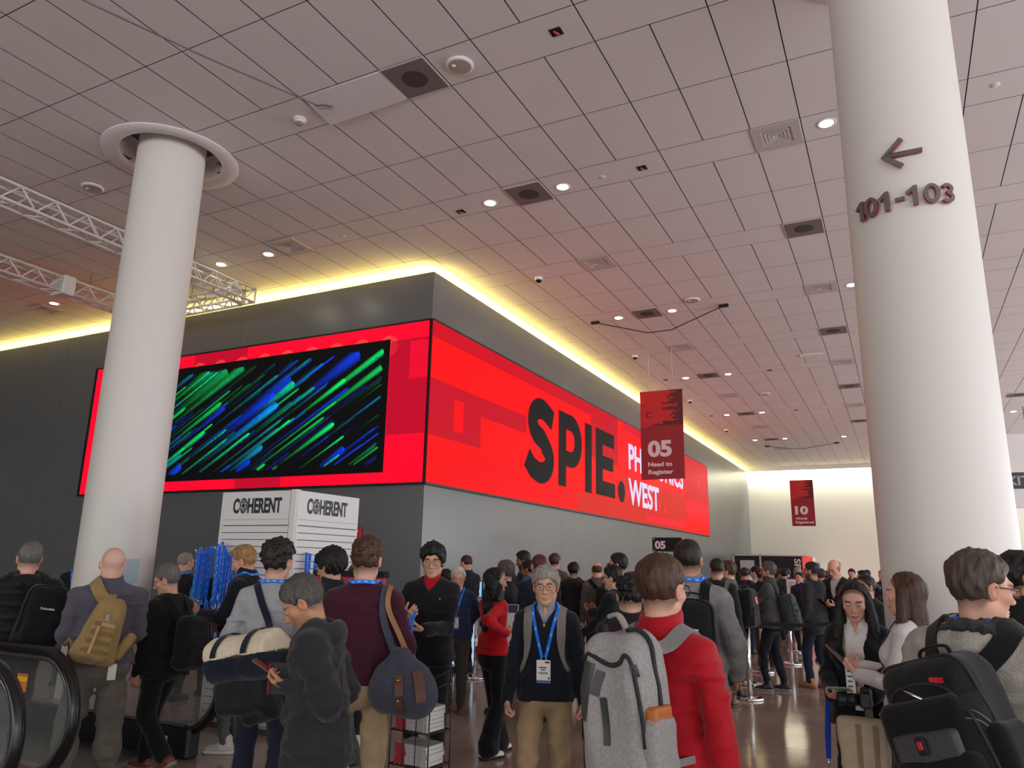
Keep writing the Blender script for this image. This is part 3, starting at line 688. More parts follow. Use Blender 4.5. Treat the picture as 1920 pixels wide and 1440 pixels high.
# small black lane sign on a post
t = thing('lane_sign', 'black lane sign reading 05 on a post in front of the grey wall', 'sign', (-4.98, 18, 0))
mb = MB(); mb.box((-5.33, 17.99, 2.06), (-4.62, 18.01, 2.39)); part('plate', mb, blackm, t)
mb = MB(); mb.cyl((-5.05, 18.02, 0), .02, 2.1, 12); part('post', mb, M('post_white', sr(220,220,220), .4), t)
part('number', text_mesh('05', (-5.27, 17.99, 2.13), (1,0,0), (0,0,1), .17, .26, bold=.045), M('sign_letters'), t)
mb = MB()
for zz in (2.09, 2.36): mb.lathe((-5.29, 17.989, zz), [(.001, -.004), (.014, -.004), (.016, 0)], 12, ax='y')
part('screw', mb, M('sign_letters'), t)
# fire alarm on the dark wall
t = thing('fire_alarm', 'small red fire alarm box on the dark wall right of the white kiosk', 'alarm', (-8.79, YC-.03, 2.0))
mb = MB(); mb.rbox((-8.87, YC-.06, 1.98), (-8.71, YC-.001, 2.30), .01); part('housing', mb, M('alarm_red', sr(200,24,40), .4), t)
mb = MB(); mb.box((-8.82, YC-.066, 2.10), (-8.79, YC-.06, 2.24)); mb.box((-8.79, YC-.066, 2.21), (-8.76, YC-.06, 2.24)); part('lettering', mb, white, t)
# exit sign far right
t = thing('exit_sign', 'dark hanging EXIT sign at the right edge behind the column', 'sign', (3.95, 30, 5.0))
p0 = (3.1, 30, 4.55)
mb = MB(); mb.box((3.02, 29.97, 4.48), (4.3, 30.03, 5.02)); part('plate', mb, M('exit_plate', sr(66, 66, 70), .5), t)
part('lettering', text_mesh('EXIT', (3.08, 29.97, 4.60), (1,0,0), (0,0,1), .30, .98, bold=.02), M('exit_letters', sr(170,170,175), .5), t)
mb = MB(); mb.tube([(3.3, 30, 5.02), (3.3, 30, CEIL)], .015, 8); mb.tube([(4.1, 30, 5.02), (4.1, 30, CEIL)], .015, 8); part('hanger', mb, greym, t)
# dropped bulkhead in the far right
mb = MB(); mb.box((2.6, 36, 5.0), (12.3, 36.3, CEIL)); mb.box((2.6, 35.9, 4.3), (12.3, 36.4, 5.0)); struct('trim_3', mb, white)
# ================================================================ soft-form modelling: distance fields turned into meshes
F32 = np.float32
def V3(*a): return np.array(a, float)
def unit(v): v = np.asarray(v, float); return v / (np.linalg.norm(v) + 1e-12)
def rotz(a): c, s = math.cos(a), math.sin(a); return np.array([[c,-s,0],[s,c,0],[0,0,1.]])
def rotx(a): c, s = math.cos(a), math.sin(a); return np.array([[1.,0,0],[0,c,-s],[0,s,c]])
def roty(a): c, s = math.cos(a), math.sin(a); return np.array([[c,0,s],[0,1.,0],[-s,0,c]])
_NT = np.random.RandomState(3).rand(64, 64, 64).astype(F32) * 2 - 1
def noise(P):
    """smooth value noise in [-1, 1]"""
    i = np.floor(P).astype(np.int32); f = (P - i).astype(F32); f = f*f*(3-2*f); i &= 63; j = (i + 1) & 63
    x0, y0, z0 = i[...,0], i[...,1], i[...,2]; x1, y1, z1 = j[...,0], j[...,1], j[...,2]; fx, fy, fz = f[...,0], f[...,1], f[...,2]
    a = _NT[x0,y0,z0]*(1-fx) + _NT[x1,y0,z0]*fx; b = _NT[x0,y1,z0]*(1-fx) + _NT[x1,y1,z0]*fx
    c = _NT[x0,y0,z1]*(1-fx) + _NT[x1,y0,z1]*fx; d = _NT[x0,y1,z1]*(1-fx) + _NT[x1,y1,z1]*fx
    return (a*(1-fy) + b*fy)*(1-fz) + (c*(1-fy) + d*fy)*fz
class Cap:
    """tapered capsule a-b; side axis sd stretched by ws, the third axis by wf"""
    def __init__(s, a, b, ra, rb, k=.02, op='u', sd=None, ws=1., wf=1.):
        s.a = np.asarray(a, float); s.b = np.asarray(b, float); s.ra = ra; s.rb = rb; s.k = k; s.op = op; s.ws = ws; s.wf = wf; s.sd = sd
        m = max(ra, rb) * max(ws, wf, 1.); s.lo = np.minimum(s.a, s.b) - m; s.hi = np.maximum(s.a, s.b) + m
        d = s.b - s.a; s.L2 = max(d @ d, 1e-9); s.d = d
        if sd is not None:
            t = unit(d); u = np.asarray(sd, float); u = unit(u - t * (u @ t)); s.u = u; s.w = np.cross(t, u)
    def f(s, P):
        q = P - s.a.astype(F32); t = np.clip((q @ s.d.astype(F32)) / F32(s.L2), 0, 1); v = q - t[...,None] * s.d.astype(F32)
        r = s.ra + (s.rb - s.ra) * t
        if s.sd is None: return np.sqrt((v*v).sum(-1)) - r
        cu = v @ s.u.astype(F32); cw = v @ s.w.astype(F32); l2 = (v*v).sum(-1) + cu*cu*(1/s.ws**2 - 1) + cw*cw*(1/s.wf**2 - 1)
        return (np.sqrt(np.maximum(l2, 0)) - r) * min(s.ws, s.wf, 1.)
class Ell:
    def __init__(s, c, r, k=.02, op='u', R=None):
        s.c = np.asarray(c, float); s.r = np.asarray(r, float); s.k = k; s.op = op; s.R = R; m = s.r.max() if R is not None else s.r
        s.lo = s.c - m; s.hi = s.c + m
    def f(s, P):
        q = P - s.c.astype(F32)
        if s.R is not None: q = q @ s.R.astype(F32)
        a = np.sqrt(((q / s.r.astype(F32))**2).sum(-1)); b = np.sqrt(((q / (s.r**2).astype(F32))**2).sum(-1)) + 1e-6
        return np.where(a > 1e-3, a * (a - 1) / b, -s.r.min())
class Box:
    """rounded box; R columns are its axes"""
    def __init__(s, c, h, r, k=.01, op='u', R=None, taper=0.):
        s.c = np.asarray(c, float); s.h = np.asarray(h, float); s.r = r; s.k = k; s.op = op; s.R = np.eye(3) if R is None else np.asarray(R, float); s.taper = taper
        e = np.abs(s.R) @ s.h * (1 + abs(taper)); s.lo = s.c - e; s.hi = s.c + e
    def f(s, P):
        q = (P - s.c.astype(F32)) @ s.R.astype(F32)
        if s.taper: q = q.copy(); g = 1 - s.taper * q[...,2] / F32(s.h[2]); q[...,0] = q[...,0] / g
        d = np.abs(q) - (s.h - s.r).astype(F32)
        return np.sqrt((np.maximum(d, 0)**2).sum(-1)) + np.minimum(d.max(-1), 0) - s.r
class Fn:
    def __init__(s, fn, lo, hi, k=.01, op='u'): s.fn = fn; s.lo = np.asarray(lo, float); s.hi = np.asarray(hi, float); s.k = k; s.op = op
    def f(s, P): return s.fn(P)
class Plane:
    """keeps the side where (P - c).n < 0"""
    def __init__(s, c, n, k=.004): s.c = np.asarray(c, float); s.n = unit(n); s.k = k; s.op = 'i'
    def f(s, P): return (P - s.c.astype(F32)) @ s.n.astype(F32)
def smin(a, b, k): h = np.clip(.5 + .5*(b - a)/k, 0, 1); return b + (a - b)*h - k*h*(1 - h)
def smax(a, b, k): return -smin(-a, -b, k)
def field(prims, P):
    P = np.asarray(P, F32); D = np.full(P.shape[:-1], 1., F32)
    for p in prims:
        d = p.f(P)
        D = smin(D, d, p.k) if p.op == 'u' else smax(D, -d, p.k) if p.op == 's' else smax(D, d, p.k)
    return D
def sdf_mesh(prims, h, bump=None, lo=None, hi=None):
    """surface-nets mesh of the field; bump(P) is added near the surface"""
    us = [p for p in prims if p.op == 'u']
    if lo is None: lo = np.min([p.lo for p in us], 0) - 3*h - .01
    if hi is None: hi = np.max([p.hi for p in us], 0) + 3*h + .01
    n = np.maximum(4, np.ceil((hi - lo)/h).astype(int) + 1)
    ax = [(lo[i] + h*np.arange(n[i])).astype(F32) for i in range(3)]
    D = np.full(n, 1., F32)
    for p in prims:
        if p.op == 'i': sl = (slice(None),)*3
        else:
            m = p.k + 2.5*h; sl = []
            for i in range(3):
                a = int(max(0, math.floor((p.lo[i] - m - lo[i])/h))); b = int(min(n[i], math.ceil((p.hi[i] + m - lo[i])/h) + 1)); sl.append(slice(a, max(a, b)))
            sl = tuple(sl)
        if any(s.stop is not None and s.stop <= s.start for s in sl): continue
        G = np.stack(np.meshgrid(ax[0][sl[0]], ax[1][sl[1]], ax[2][sl[2]], indexing='ij'), -1)
        d = p.f(G)
        D[sl] = smin(D[sl], d, p.k) if p.op == 'u' else smax(D[sl], -d, p.k) if p.op == 's' else smax(D[sl], d, p.k)
    if bump is not None:
        ix = np.nonzero(np.abs(D) < .06); P = np.stack([ax[i][ix[i]] for i in range(3)], -1); D[ix] += bump(P).astype(F32)
    D[0] = D[-1] = 1; D[:,0] = D[:,-1] = 1; D[:,:,0] = D[:,:,-1] = 1
    S = D < 0
    C = S[:-1,:-1,:-1].astype(np.int8)
    for o in ((1,0,0),(0,1,0),(0,0,1),(1,1,0),(1,0,1),(0,1,1),(1,1,1)): C = C + S[o[0]:n[0]-1+o[0], o[1]:n[1]-1+o[1], o[2]:n[2]-1+o[2]]
    act = np.nonzero((C > 0) & (C < 8)); m = len(act[0])
    if m == 0: return np.zeros((0,3)), []
    idx = -np.ones(np.array(n) - 1, np.int64); idx[act] = np.arange(m)
    cor = [(0,0,0),(1,0,0),(0,1,0),(1,1,0),(0,0,1),(1,0,1),(0,1,1),(1,1,1)]
    val = np.stack([D[act[0]+o[0], act[1]+o[1], act[2]+o[2]] for o in cor], 1); acc = np.zeros((m,3)); cnt = np.zeros(m)
    for a, b in ((0,1),(2,3),(4,5),(6,7),(0,2),(1,3),(4,6),(5,7),(0,4),(1,5),(2,6),(3,7)):
        va, vb = val[:,a], val[:,b]; c = (va < 0) != (vb < 0); t = np.where(c, va/np.where(c, va - vb, 1), 0)
        acc += c[:,None] * (np.array(cor[a]) + t[:,None]*(np.array(cor[b]) - np.array(cor[a]))); cnt += c
    V = (np.stack(act, 1) + acc/cnt[:,None])*h + lo
    F = []
    for d in range(3):
        e, g = [k for k in range(3) if k != d]
        s0 = [slice(None)]*3; s1 = [slice(None)]*3; s0[d] = slice(0, n[d]-1); s1[d] = slice(1, n[d])
        A = S[tuple(s0)]; B = S[tuple(s1)]; ch = np.nonzero(A != B); ok = (ch[e] > 0) & (ch[g] > 0) & (ch[e] < n[e]-1) & (ch[g] < n[g]-1); ch = [c[ok] for c in ch]
        def ci(de, dg): q = list(ch); q[e] = q[e] - de; q[g] = q[g] - dg; return idx[tuple(q)]
        q = np.stack([ci(1,1), ci(0,1), ci(0,0), ci(1,0)], 1); ins = A[tuple(ch)]
        flip = ins if d != 1 else ~ins
        q = np.where(flip[:,None], q, q[:,::-1]); F.append(q[(q >= 0).all(1)])
    return V, np.concatenate(F).tolist()
def project(prims, P, off=.003, n=5):
    """move points onto the surface of the field, a little outside"""
    P = np.asarray(P, float).copy()
    for _ in range(n):
        d = field(prims, P) - off; g = np.stack([field(prims, P + np.eye(3)[i]*.004) - field(prims, P - np.eye(3)[i]*.004) for i in range(3)], -1)
        g /= np.linalg.norm(g, axis=-1, keepdims=True) + 1e-9; P -= g*np.clip(d, -.05, .05)[:,None]
    return P, g
def smooth_path(P, N, it=4):
    for _ in range(it):
        P[1:-1] = (P[:-2] + 2*P[1:-1] + P[2:])/4; N[1:-1] = (N[:-2] + 2*N[1:-1] + N[2:])/4
    return P, N/(np.linalg.norm(N, axis=-1, keepdims=True) + 1e-9)
def bez(pts, n=16):
    """smooth curve through points (Catmull-Rom)"""
    p = [np.asarray(q, float) for q in pts]; p = [2*p[0]-p[1]] + p + [2*p[-1]-p[-2]]; out = []
    m = max(2, n // (len(p)-3))
    for i in range(1, len(p)-2):
        for t in np.linspace(0, 1, m, endpoint=False):
            a, b, c, d = p[i-1], p[i], p[i+1], p[i+2]
            out.append(.5*((2*b) + (c-a)*t + (2*a-5*b+4*c-d)*t*t + (3*b-a-3*c+d)*t**3))
    out.append(p[-2]); return np.array(out)
class Soft:
    """a field mesh packed for link_mesh, in local coordinates of its thing"""
def soft_part(name, prims, h, m, parent, bump=None, label=None, xf=None, loc=None):
    v, f = sdf_mesh(prims, h, bump)
    if len(v) == 0: return None
    if xf is not None: v = xf(v)
    o = link_mesh(name, v if loc is None else v - np.asarray(loc), f, m, parent, True)
    if label: o['label'] = label
    return o
def local_part(name, mb, m, parent, label=None, loc=None):
    v = np.concatenate(mb.v)
    o = link_mesh(name, v if loc is None else v - np.asarray(loc), mb.f, m, parent, mb.sm)
    if label: o['label'] = label
    return o
# ================================================================ people
class Obj: pass
def ik(a, b, l1, l2, hint):
    a = np.asarray(a, float); b = np.asarray(b, float); d = b - a; L = np.linalg.norm(d); mx = (l1 + l2)*.999
    if L > mx: b = a + d*mx/L; d = b - a; L = mx
    t = d/L; x = (l1*l1 - l2*l2 + L*L)/(2*L); y = math.sqrt(max(l1*l1 - x*x, 0)); hv = np.asarray(hint, float); hv = unit(hv - t*(hv @ t))
    return a + t*x + hv*y, b
SKIN = {'pale': (226,178,158), 'fair': (214,164,140), 'pink': (222,162,142), 'tan': (190,138,106), 'asian': (208,162,132), 'olive': (184,136,108), 'brown': (150,102,76)}
HAIRC = {'brown_grey': (76,63,54), 'black': (20,17,17), 'dark': (38,29,25), 'brown': (70,46,33), 'auburn': (84,46,34), 'blond': (156,118,76), 'grey': (140,134,128), 'darkgrey': (78,72,68), 'white': (198,192,184), 'salt': (104,98,93)}
skin_m = M('skin', (.6,.4,.3), 0.5, attr='Col', bump=0.04, bscale=260, spec=0.35)
skin_m.node_tree.nodes['Principled BSDF'].inputs['Subsurface Weight'].default_value = 0.08
skin_m.node_tree.nodes['Principled BSDF'].inputs['Subsurface Radius'].default_value = (.01,.004,.002)
eye_m = M('eyeball', (.8,.8,.8), 0.15, attr='Col')
def hair_mat(c): return M('hair_' + c, sr(*HAIRC[c]), 0.5, bump=0.6, bscale=120, var=0.3, vscale=60, stretch=(1.0, 1.0, .25), spec=0.35)
HANDP = {'relax': (.35,.45,.3,.10), 'grip': (.95,1.15,.8,.05), 'phone': (.55,.85,.6,.12), 'flat': (.12,.15,.1,.15), 'fist': (1.35,1.5,.9,0), 'pinch': (.75,.8,.5,.05)}
def hand_prims(w, d, n, right, pose, k=1.0, fa=None):
    """w wrist, d direction of the fingers, n out of the palm; five fingers of unequal length"""
    Y = unit(d); Z = -unit(np.asarray(n, float) - Y*(np.asarray(n, float) @ Y)); X = -np.cross(Y, Z) if right else np.cross(Y, Z)
    B = np.stack([X, Y, Z], 1); w = np.asarray(w, float); L = lambda x, y, z: w + B @ (V3(x, y, z)*k)
    c1, c2, c3, sp = HANDP[pose]
    R = B if right is False else B
    pr = [Box(L(0,.046,0), V3(.040,.048,.014)*k, .013*k, k=.012, R=B), Cap(L(0,-.05,0) if fa is None else w + unit(fa)*.06, L(0,.012,0), .025*k, .029*k, k=.015, sd=X, ws=1.1, wf=.75)]
    pr.append(Ell(L(.024,.03,-.008), V3(.02,.032,.017)*k, k=.012, R=B))
    for i, (x, ln, r) in enumerate(((.031,.073,.0088), (.0105,.082,.0090), (-.0105,.076,.0086), (-.031,.060,.0078))):
        p = V3(x, .088 - (.006 if i == 3 else 0), 0); a = 0; f = 1 + .10*i
        for j, (fr, cv) in enumerate(((.46, c1), (.31, c2), (.25, c3))):
            a += cv*f; s_ = sp*(1.2 - .8*i) if j == 0 else sp*(1.2 - .8*i)*.8
            q = p + V3(math.sin(s_)*math.cos(a), math.cos(s_)*math.cos(a), -math.sin(a))*ln*fr
            pr.append(Cap(L(*p), L(*q), r*k*(1.08 - .06*j), r*k*(1.0 - .08*j), k=.004)); p = q
    p = V3(.030, .026, -.006); dr = unit(V3(.72, .68, -.28)); 
    for j, (ln, r, cv) in enumerate(((.036,.0125,0), (.031,.0108,.35*c1+.1), (.025,.0095,.3))):
        dr = unit(dr + V3(-.55*cv, .35*cv, -.45*cv)); q = p + dr*ln
        pr.append(Cap(L(*p), L(*q), r*k, r*k*.9, k=.006)); p = q
    return pr
def strand(P, s=1.0): return noise(P*np.array([70,70,22], F32)*s)
def make_hair(sp, style, hc, h):
    """prims in head coordinates, bump"""
    C0 = V3(0,-.012,.035); R0 = V3(.076,.096,.088)
    o = dict(t=.012, top=.012, line=.075, lineh=.085, side=.012, nape=-.078, curl=0., bald=0, part=.03)
    presets = {'buzz': dict(t=.004, top=.004), 'fade': dict(t=.004, top=.016), 'short': {}, 'full': dict(t=.016, top=.026), 'curly': dict(t=.020, top=.036, curl=1), 'spiky': dict(t=.008, top=.026, curl=.8), 'mop': dict(t=.026, top=.034, line=.085, lineh=.060, side=.03, nape=-.095), 'comb': dict(t=.016, top=.026, line=.074, lineh=.075), 'bowl': dict(t=.026, top=.03, line=.092, lineh=.058, side=.045, nape=-.085), 'bald': dict(t=.006, bald=1), 'thin': dict(t=.005, top=.004)}
    if style in presets: o.update(presets[style])
    o.update(sp.get('hairopt', {}))
    def cap(P):
        z = P[...,2]; u = np.clip((z - .03)/.08, 0, 1); t = o['t'] + (o['top'] - o['t'])*u
        d = Ell(C0, R0).f(P) - t
        sl = o['lineh']/max(o['line'] - o['side'], .01)
        g = (sl*(P[...,1] - o['side']) - z)/math.sqrt(1 + sl*sl)
        g2 = P[...,1] - (o['line'] + .012 - np.abs(P[...,0])*.25)
        d = smax(d, g.astype(F32), .006); d = smax(d, g2.astype(F32), .006); d = np.maximum(d, o['nape'] - z)
        if o['bald']: d = smax(d, (z - .045 + P[...,1]*.35).astype(F32), .012)
        return d
    pr = [Fn(cap, C0 - R0 - .05, C0 + R0 + .05)]
    for s_ in (-1, 1): pr.append(Ell((s_*.082, .006, -.008), (.022,.030,.034), op='s', k=.008))
    amp = .0025 + .0045*min(o['t']/.016, 1.5) + .012*o['curl']; cs = .55 if o['curl'] else 1
    b = lambda P: amp*(noise(P*F32(46)) if o['curl'] else strand(P)*.9 + .8*noise(P*np.array([26,14,12], F32)) - .5*np.exp(-((P[...,0] - F32(o['part']))/F32(.006))**2)*(P[...,2] > .06))
    if style in ('long', 'wavy', 'straight', 'ponytail'):
        base = dict(long=.35, wavy=.40, straight=.34, ponytail=.0)[style]; L = sp.get('hairlen', base)
        down = sp['_down']
        o['t'] = .012; o['top'] = .009; o['side'] = .004; o['line'] = .058; o['lineh'] = .112; o['nape'] = -.10; o['part'] = .0
        pr = [Fn(cap, C0 - R0 - .05, C0 + R0 + .05)]
        if L > 0:
            st = V3(0,-.052,.02); en = st + down*L + V3(0,-.015,0)
            pr.append(Cap(st, en, .082, .088 if style != 'wavy' else .11, k=.03, sd=(1,0,0), ws=1.15, wf=.62))
            for s_ in (-1, 1):
                a = V3(s_*.082,-.005,.02); e = a + down*L*sp.get('front', .8 if style != 'wavy' else .45) + V3(s_*.035,.02,0)
                pr.append(Cap(a, e, .030, .036 if style != 'wavy' else .05, k=.02))
            pr.append(Ell((0,.085,-.045), (.062,.07,.115), op='s', k=.012))
        else:
            pr.append(Cap((0,-.10,.03), (0,-.15,-.03), .03, .035, k=.01))
        a2 = .018 if style == 'wavy' else .004
        b = (lambda P: a2*noise(P*np.array([24,24,20], F32)) + .003*strand(P)) if style == 'wavy' else (lambda P: a2*noise(P*np.array([60,60,7], F32)) + .002*strand(P))
    return pr, b
def head_prims(sp):
    fem = sp.get('fem', 0); j = .92 if fem else 1.0; w = sp.get('headw', 1.0)
    pr = [Ell((0,-.012,.035), (.076*w,.096,.088), k=.02), Ell((0,.030,-.030), (.060*w,.060,.082), k=.03)]
    pr += [Cap((0,.066,-.097), (0,.060,-.092), .022*j, .02, k=.02)]
    for s in (-1, 1):
        pr += [Cap((s*.046*j*w,.004,-.062), (s*.015,.058,-.094), .020*j, .017, k=.025), Ell((s*.043*w,.058,-.018), (.022,.022,.020), k=.02)]
    pr += [Cap((-.036,.080,.026), (.036,.080,.026), .011 if not fem else .008, .011 if not fem else .008, k=.02)]
    for s in (-1, 1): pr.append(Ell((s*.0325,.104,.006), (.021,.020,.0145), op='s', k=.012))
    pr += [Cap((0,.086,.012), (0,.107 - .006*fem,-.028), .0075 - .001*fem, .0115 - .0025*fem, k=.010), Ell((0,.1085 - .006*fem,-.031), (.0115 - .002*fem,.0115 - .001*fem,.010 - .002*fem), k=.006)]
    for s in (-1, 1):
        pr += [Ell((s*(.0125 - .002*fem),.099 - .004*fem,-.034), (.0085 - .0015*fem,.011,.0075 - .001*fem), k=.006), Ell((s*.0325,.0845,.005), (.0155,.0145,.0125), k=.004)]
        if sp.get('shut'): pass
        else: pr.append(Ell((s*.0325,.100,.0045), (.0125,.010,.0036), op='s', k=.002))
    pr += [Ell((0,.0835,-.0665), (.021,.0115,.0052), k=.006), Ell((0,.084,-.0765), (.017,.0115,.0055), k=.006), Cap((-.022,.0955,-.0715), (.022,.0935,-.0715), .0013, .0013, k=.003, op='s')]
    for s in (-1, 1):
        pr += [Ell((s*.080*w,-.004,-.004), (.010,.021,.032), k=.006, R=rotz(-s*.35) @ roty(s*.15)), Ell((s*.088*w,.003,-.002), (.006,.011,.018), op='s', k=.004, R=rotz(-s*.35))]
    return pr
def person(label, x, y, H, heading, cat='person', **sp):
    g = Obj(); s = H/1.75; g.s = s; g.sp = sp; nm = 'person'
    phi = math.atan2(-x, y) + math.radians(heading)
    root = thing(nm, label, cat, (x, y, 0), phi, sp.get('group')); g.root = root; g.x, g.y, g.rz = x, y, phi
    X = lambda v: v*s
    lod = sp.get('lod', 1); hg = (.0088, .0125, .019, .026)[lod]; hh = (.0042, .0060, .0100, .014)[lod]; hd = (.0040, .0052, .008, .012)[lod]
    if sp.get('hface'): hh = sp['hface']
    fem = sp.get('fem', 0); fat = sp.get('fat', 1.0); sw = sp.get('sw', .88 if fem else 1.0)
    # ---- skeleton
    feet = sp.get('feet', ((.10, .0, -8), (-.10, .0, 8)))
    lean = math.radians(sp.get('lean', 0)); hz = sp.get('hip', .925); hx, hy = sp.get('hipxy', (0, 0))
    Rl = rotx(-lean) @ rotz(math.radians(sp.get('twist', 0)))
    piv = V3(hx, hy, hz + .02)
    T = lambda x_, y_, z_: piv + Rl @ (V3(x_, y_, z_ - .945))
    g.T = T; ud = Rl @ V3(1,0,0)
    legs = []
    for (fx, fy, fyaw, *lift), sg in zip(feet, (1, -1)):
        lz, lp = (lift + [0, 0])[:2] if lift else (0, 0)
        hipj = V3(hx + sg*.088, hy, hz); R = rotz(math.radians(fyaw)) @ rotx(math.radians(lp)); ank = V3(fx, fy, .085 + lz)
        kn, ank = ik(hipj, ank, .435, .42, rotz(math.radians(fyaw)) @ V3(0, 1, .05))
        legs.append((hipj, kn, ank, R))
    arms = []
    AP = {'down': dict(w=(.245, .03, .80), d=(.0,.12,-1), n=(-1,.1,0), pose='relax'), 'phone': dict(w=(.10,.30,1.10), d=(-.45,.75,.35), n=(-.3,-.2,1), pose='phone'), 'front': dict(w=(.07,.24,1.02), d=(-.9,.4,0), n=(0,-1,.1), pose='relax'), 'pocket': dict(w=(.20,.09,.88), d=(-.3,.4,-1), n=(-1,0,0), pose='relax'), 'strap': dict(w=(.13,.16,1.32), d=(-.3,.2,.8), n=(0,-1,0), pose='grip'), 'counter': dict(w=(.20,.36,1.08), d=(-.3,1,-.1), n=(0,0,-1), pose='relax'), 'back': dict(w=(.12,-.17,.98), d=(-1,0,-.3), n=(0,1,0), pose='relax')}
    for key, sg in (('R', 1), ('L', -1)):
        a = sp.get(key, 'down'); a = dict(AP[a]) if isinstance(a, str) else a
        own = isinstance(sp.get(key, 'down'), str); m = V3(sg, 1, 1) if own else V3(1, 1, 1)
        sh = T(sg*.170*sw*max(1, fat*.98), -.012, 1.392); wr = np.asarray(a['w'], float)*m
        wr = T(*wr)
        el, wr = ik(sh, wr, .285, .262, Rl @ (np.asarray(a['el'], float) if 'el' in a else V3(sg*.45, -.75, -.5)))
        arms.append((sh, el, wr, Rl @ (np.asarray(a['d'], float)*m), Rl @ (np.asarray(a['n'], float)*m), sg > 0, a['pose']))
    g.arms = arms
    nk = T(0, -.012, 1.52); hyaw, hpit, hrol = [math.radians(q) for q in sp.get('head', (0, 0, 0))]
    Rh = rotz(hyaw) @ rotx(-hpit - lean*.4) @ roty(hrol); hsc = sp.get('hs', 1.05)
    hc = nk + Rh @ V3(0, .016, .105)
    toh = lambda P: (np.asarray(P, float) - hc) @ Rh / hsc
    frh = lambda v: (np.asarray(v) @ Rh.T*hsc + hc)*s
    g.frh = frh; g.hc = hc; g.Rh = Rh
    sp['_down'] = Rh.T @ V3(0, 0, -1)
    # ---- clothes: the upper garment
    top = dict(col=(40,42,48), th=.012, hem=.88, collar='crew', fold=.009, kind='sweater'); top.update(sp.get('top', {}))
    def torso(th, k=.04):
        f = fat
        p = [Cap(T(0,.0,.90), T(0,.004,1.08), .142*f + th, .128*f + th, k=k, sd=ud, ws=1.12*(1.02 if fem else 1), wf=.80), Cap(T(0,.004,1.08), T(0,.0,1.31), .128*f + th, .150 + th, k=k, sd=ud, ws=1.10*sw, wf=.76),
             Cap(T(-.138*sw,-.012,1.378), T(.138*sw,-.012,1.378), .056 + th, .056 + th, k=.06)]
        for q in (-1, 1): p.append(Cap(T(q*.03,-.020,1.462), T(q*.150*sw,-.015,1.392), .046 + th*.8, .044 + th*.8, k=.04))
        for q in (-1, 1): p.append(Cap(T(q*.072,-.008,.84), T(q*.055,-.004,1.04), .127*f + th, .10*f + th, k=.04))
        p.append(Ell(T(0,-.050,.885), (.140*f + th,.088*f + th,.12), k=.04))
        if fat > 1.08: p.append(Ell(T(0,.075,1.06), (.135*f + th, .10*f + th, .14), k=.08))
        if fem:
            for q in (-1, 1): p.append(Ell(T(q*.075,.085,1.27), (.07 + th,.06 + th,.07 + th), k=.05))
        return p
    def sleeves(th, cut=1.0):
        p = []
        for sh, el, wr, d, n, rt, po in arms:
            ce = el + (wr - el)*(.97*cut)
            p += [Cap(sh, el, .050*(.85 if fem else 1) + th, .041*(.85 if fem else 1) + th, k=.025), Cap(el, ce, .041*(.85 if fem else 1) + th, .032 + th*.8, k=.02)]
        return p
    th = top['th']; gp = torso(th); hem = top['hem']
    if top.get('flare'): gp.append(Cap(T(0,0,hem), T(0,0,1.15), .150*fat + th + top['flare'], .13*fat + th, k=.04, sd=ud, ws=1.12, wf=.82))
    gp.append(Plane(T(0,0,hem), Rl @ V3(0,0,-1)))
    gp += sleeves(th)
    col = top['collar']
    nb, ntp = T(0,-.016,1.43), nk + Rh @ V3(0,.0,.03)
    if col in ('stand', 'quarter', 'puffer'): gp.append(Cap(T(0,-.014,1.45), T(0,.0,1.525), .080 + th*.6, .078 + th*.5, k=.02)); gp.append(Plane(T(0,0,1.545 + (.02 if col == 'puffer' else 0)), Rl @ V3(0,-.25,1), k=.006))
    if col == 'hood':
        gp += [Cap(T(-.080,-.02,1.475), T(.080,-.02,1.475), .046, .046, k=.04), Ell(T(0,-.105,1.425), (.120,.060,.085), k=.05), Cap(T(-.10,.02,1.47), T(-.04,.085,1.42), .036, .03, k=.02), Cap(T(.10,.02,1.47), T(.04,.085,1.42), .036, .03, k=.02), Ell(T(0,-.070,1.525), (.07,.04,.05), op='s', k=.03)]
    gp.append(Cap(nb + Rl @ V3(0,.014,.078), ntp + (ntp - nb)*.3, .064 if col not in ('shirt', 'vneck', 'lapel') else .070, .066, op='s', k=.008))
    if col in ('vneck', 'lapel', 'open'):
        dp = {'vneck': .085, 'lapel': .30, 'open': .75}[col]
        wd = {'vneck': .06, 'lapel': .075, 'open': .085}[col]
        c0 = T(0,.13,1.47); dn = Rl @ V3(0,0,-1)
        gp.append(Fn(lambda P, c0=c0, dn=dn: np.maximum(np.abs((P - c0.astype(F32)) @ ud.astype(F32)) - wd*np.clip(1 - ((P - c0.astype(F32)) @ dn.astype(F32))/dp, 0 if col != 'open' else .35, 1.15), np.maximum(((P - c0.astype(F32)) @ dn.astype(F32)) - dp, .0 - ((P - c0.astype(F32)) @ (Rl @ V3(0,1,0)).astype(F32)) - .125)), T(-.2,-.02,.6), T(.2,.3,1.6), op='s', k=.006))
    if col == 'hood' and top.get('openfront'): pass
    fo = top['fold']
    if top['kind'] == 'puffer': bump = lambda P: np.float32(.010) - .028*np.abs(np.sin(P[...,2]*F32(PI/.088) + .6*noise(P*F32(3))))**.6 + .004*noise(P*F32(24))
    elif top['kind'] == 'fleece': bump = lambda P: fo*noise(P*np.array([7,7,10], F32)) + .003*noise(P*F32(60))
    else: bump = lambda P: fo*(.8*noise(P*np.array([6,6,11], F32) + F32(x)) + 1.5*np.abs(noise(P*np.array([7,7,17], F32) + F32(y)*3)) + .5*np.abs(noise(P*np.array([17,17,26], F32))) - .5) 
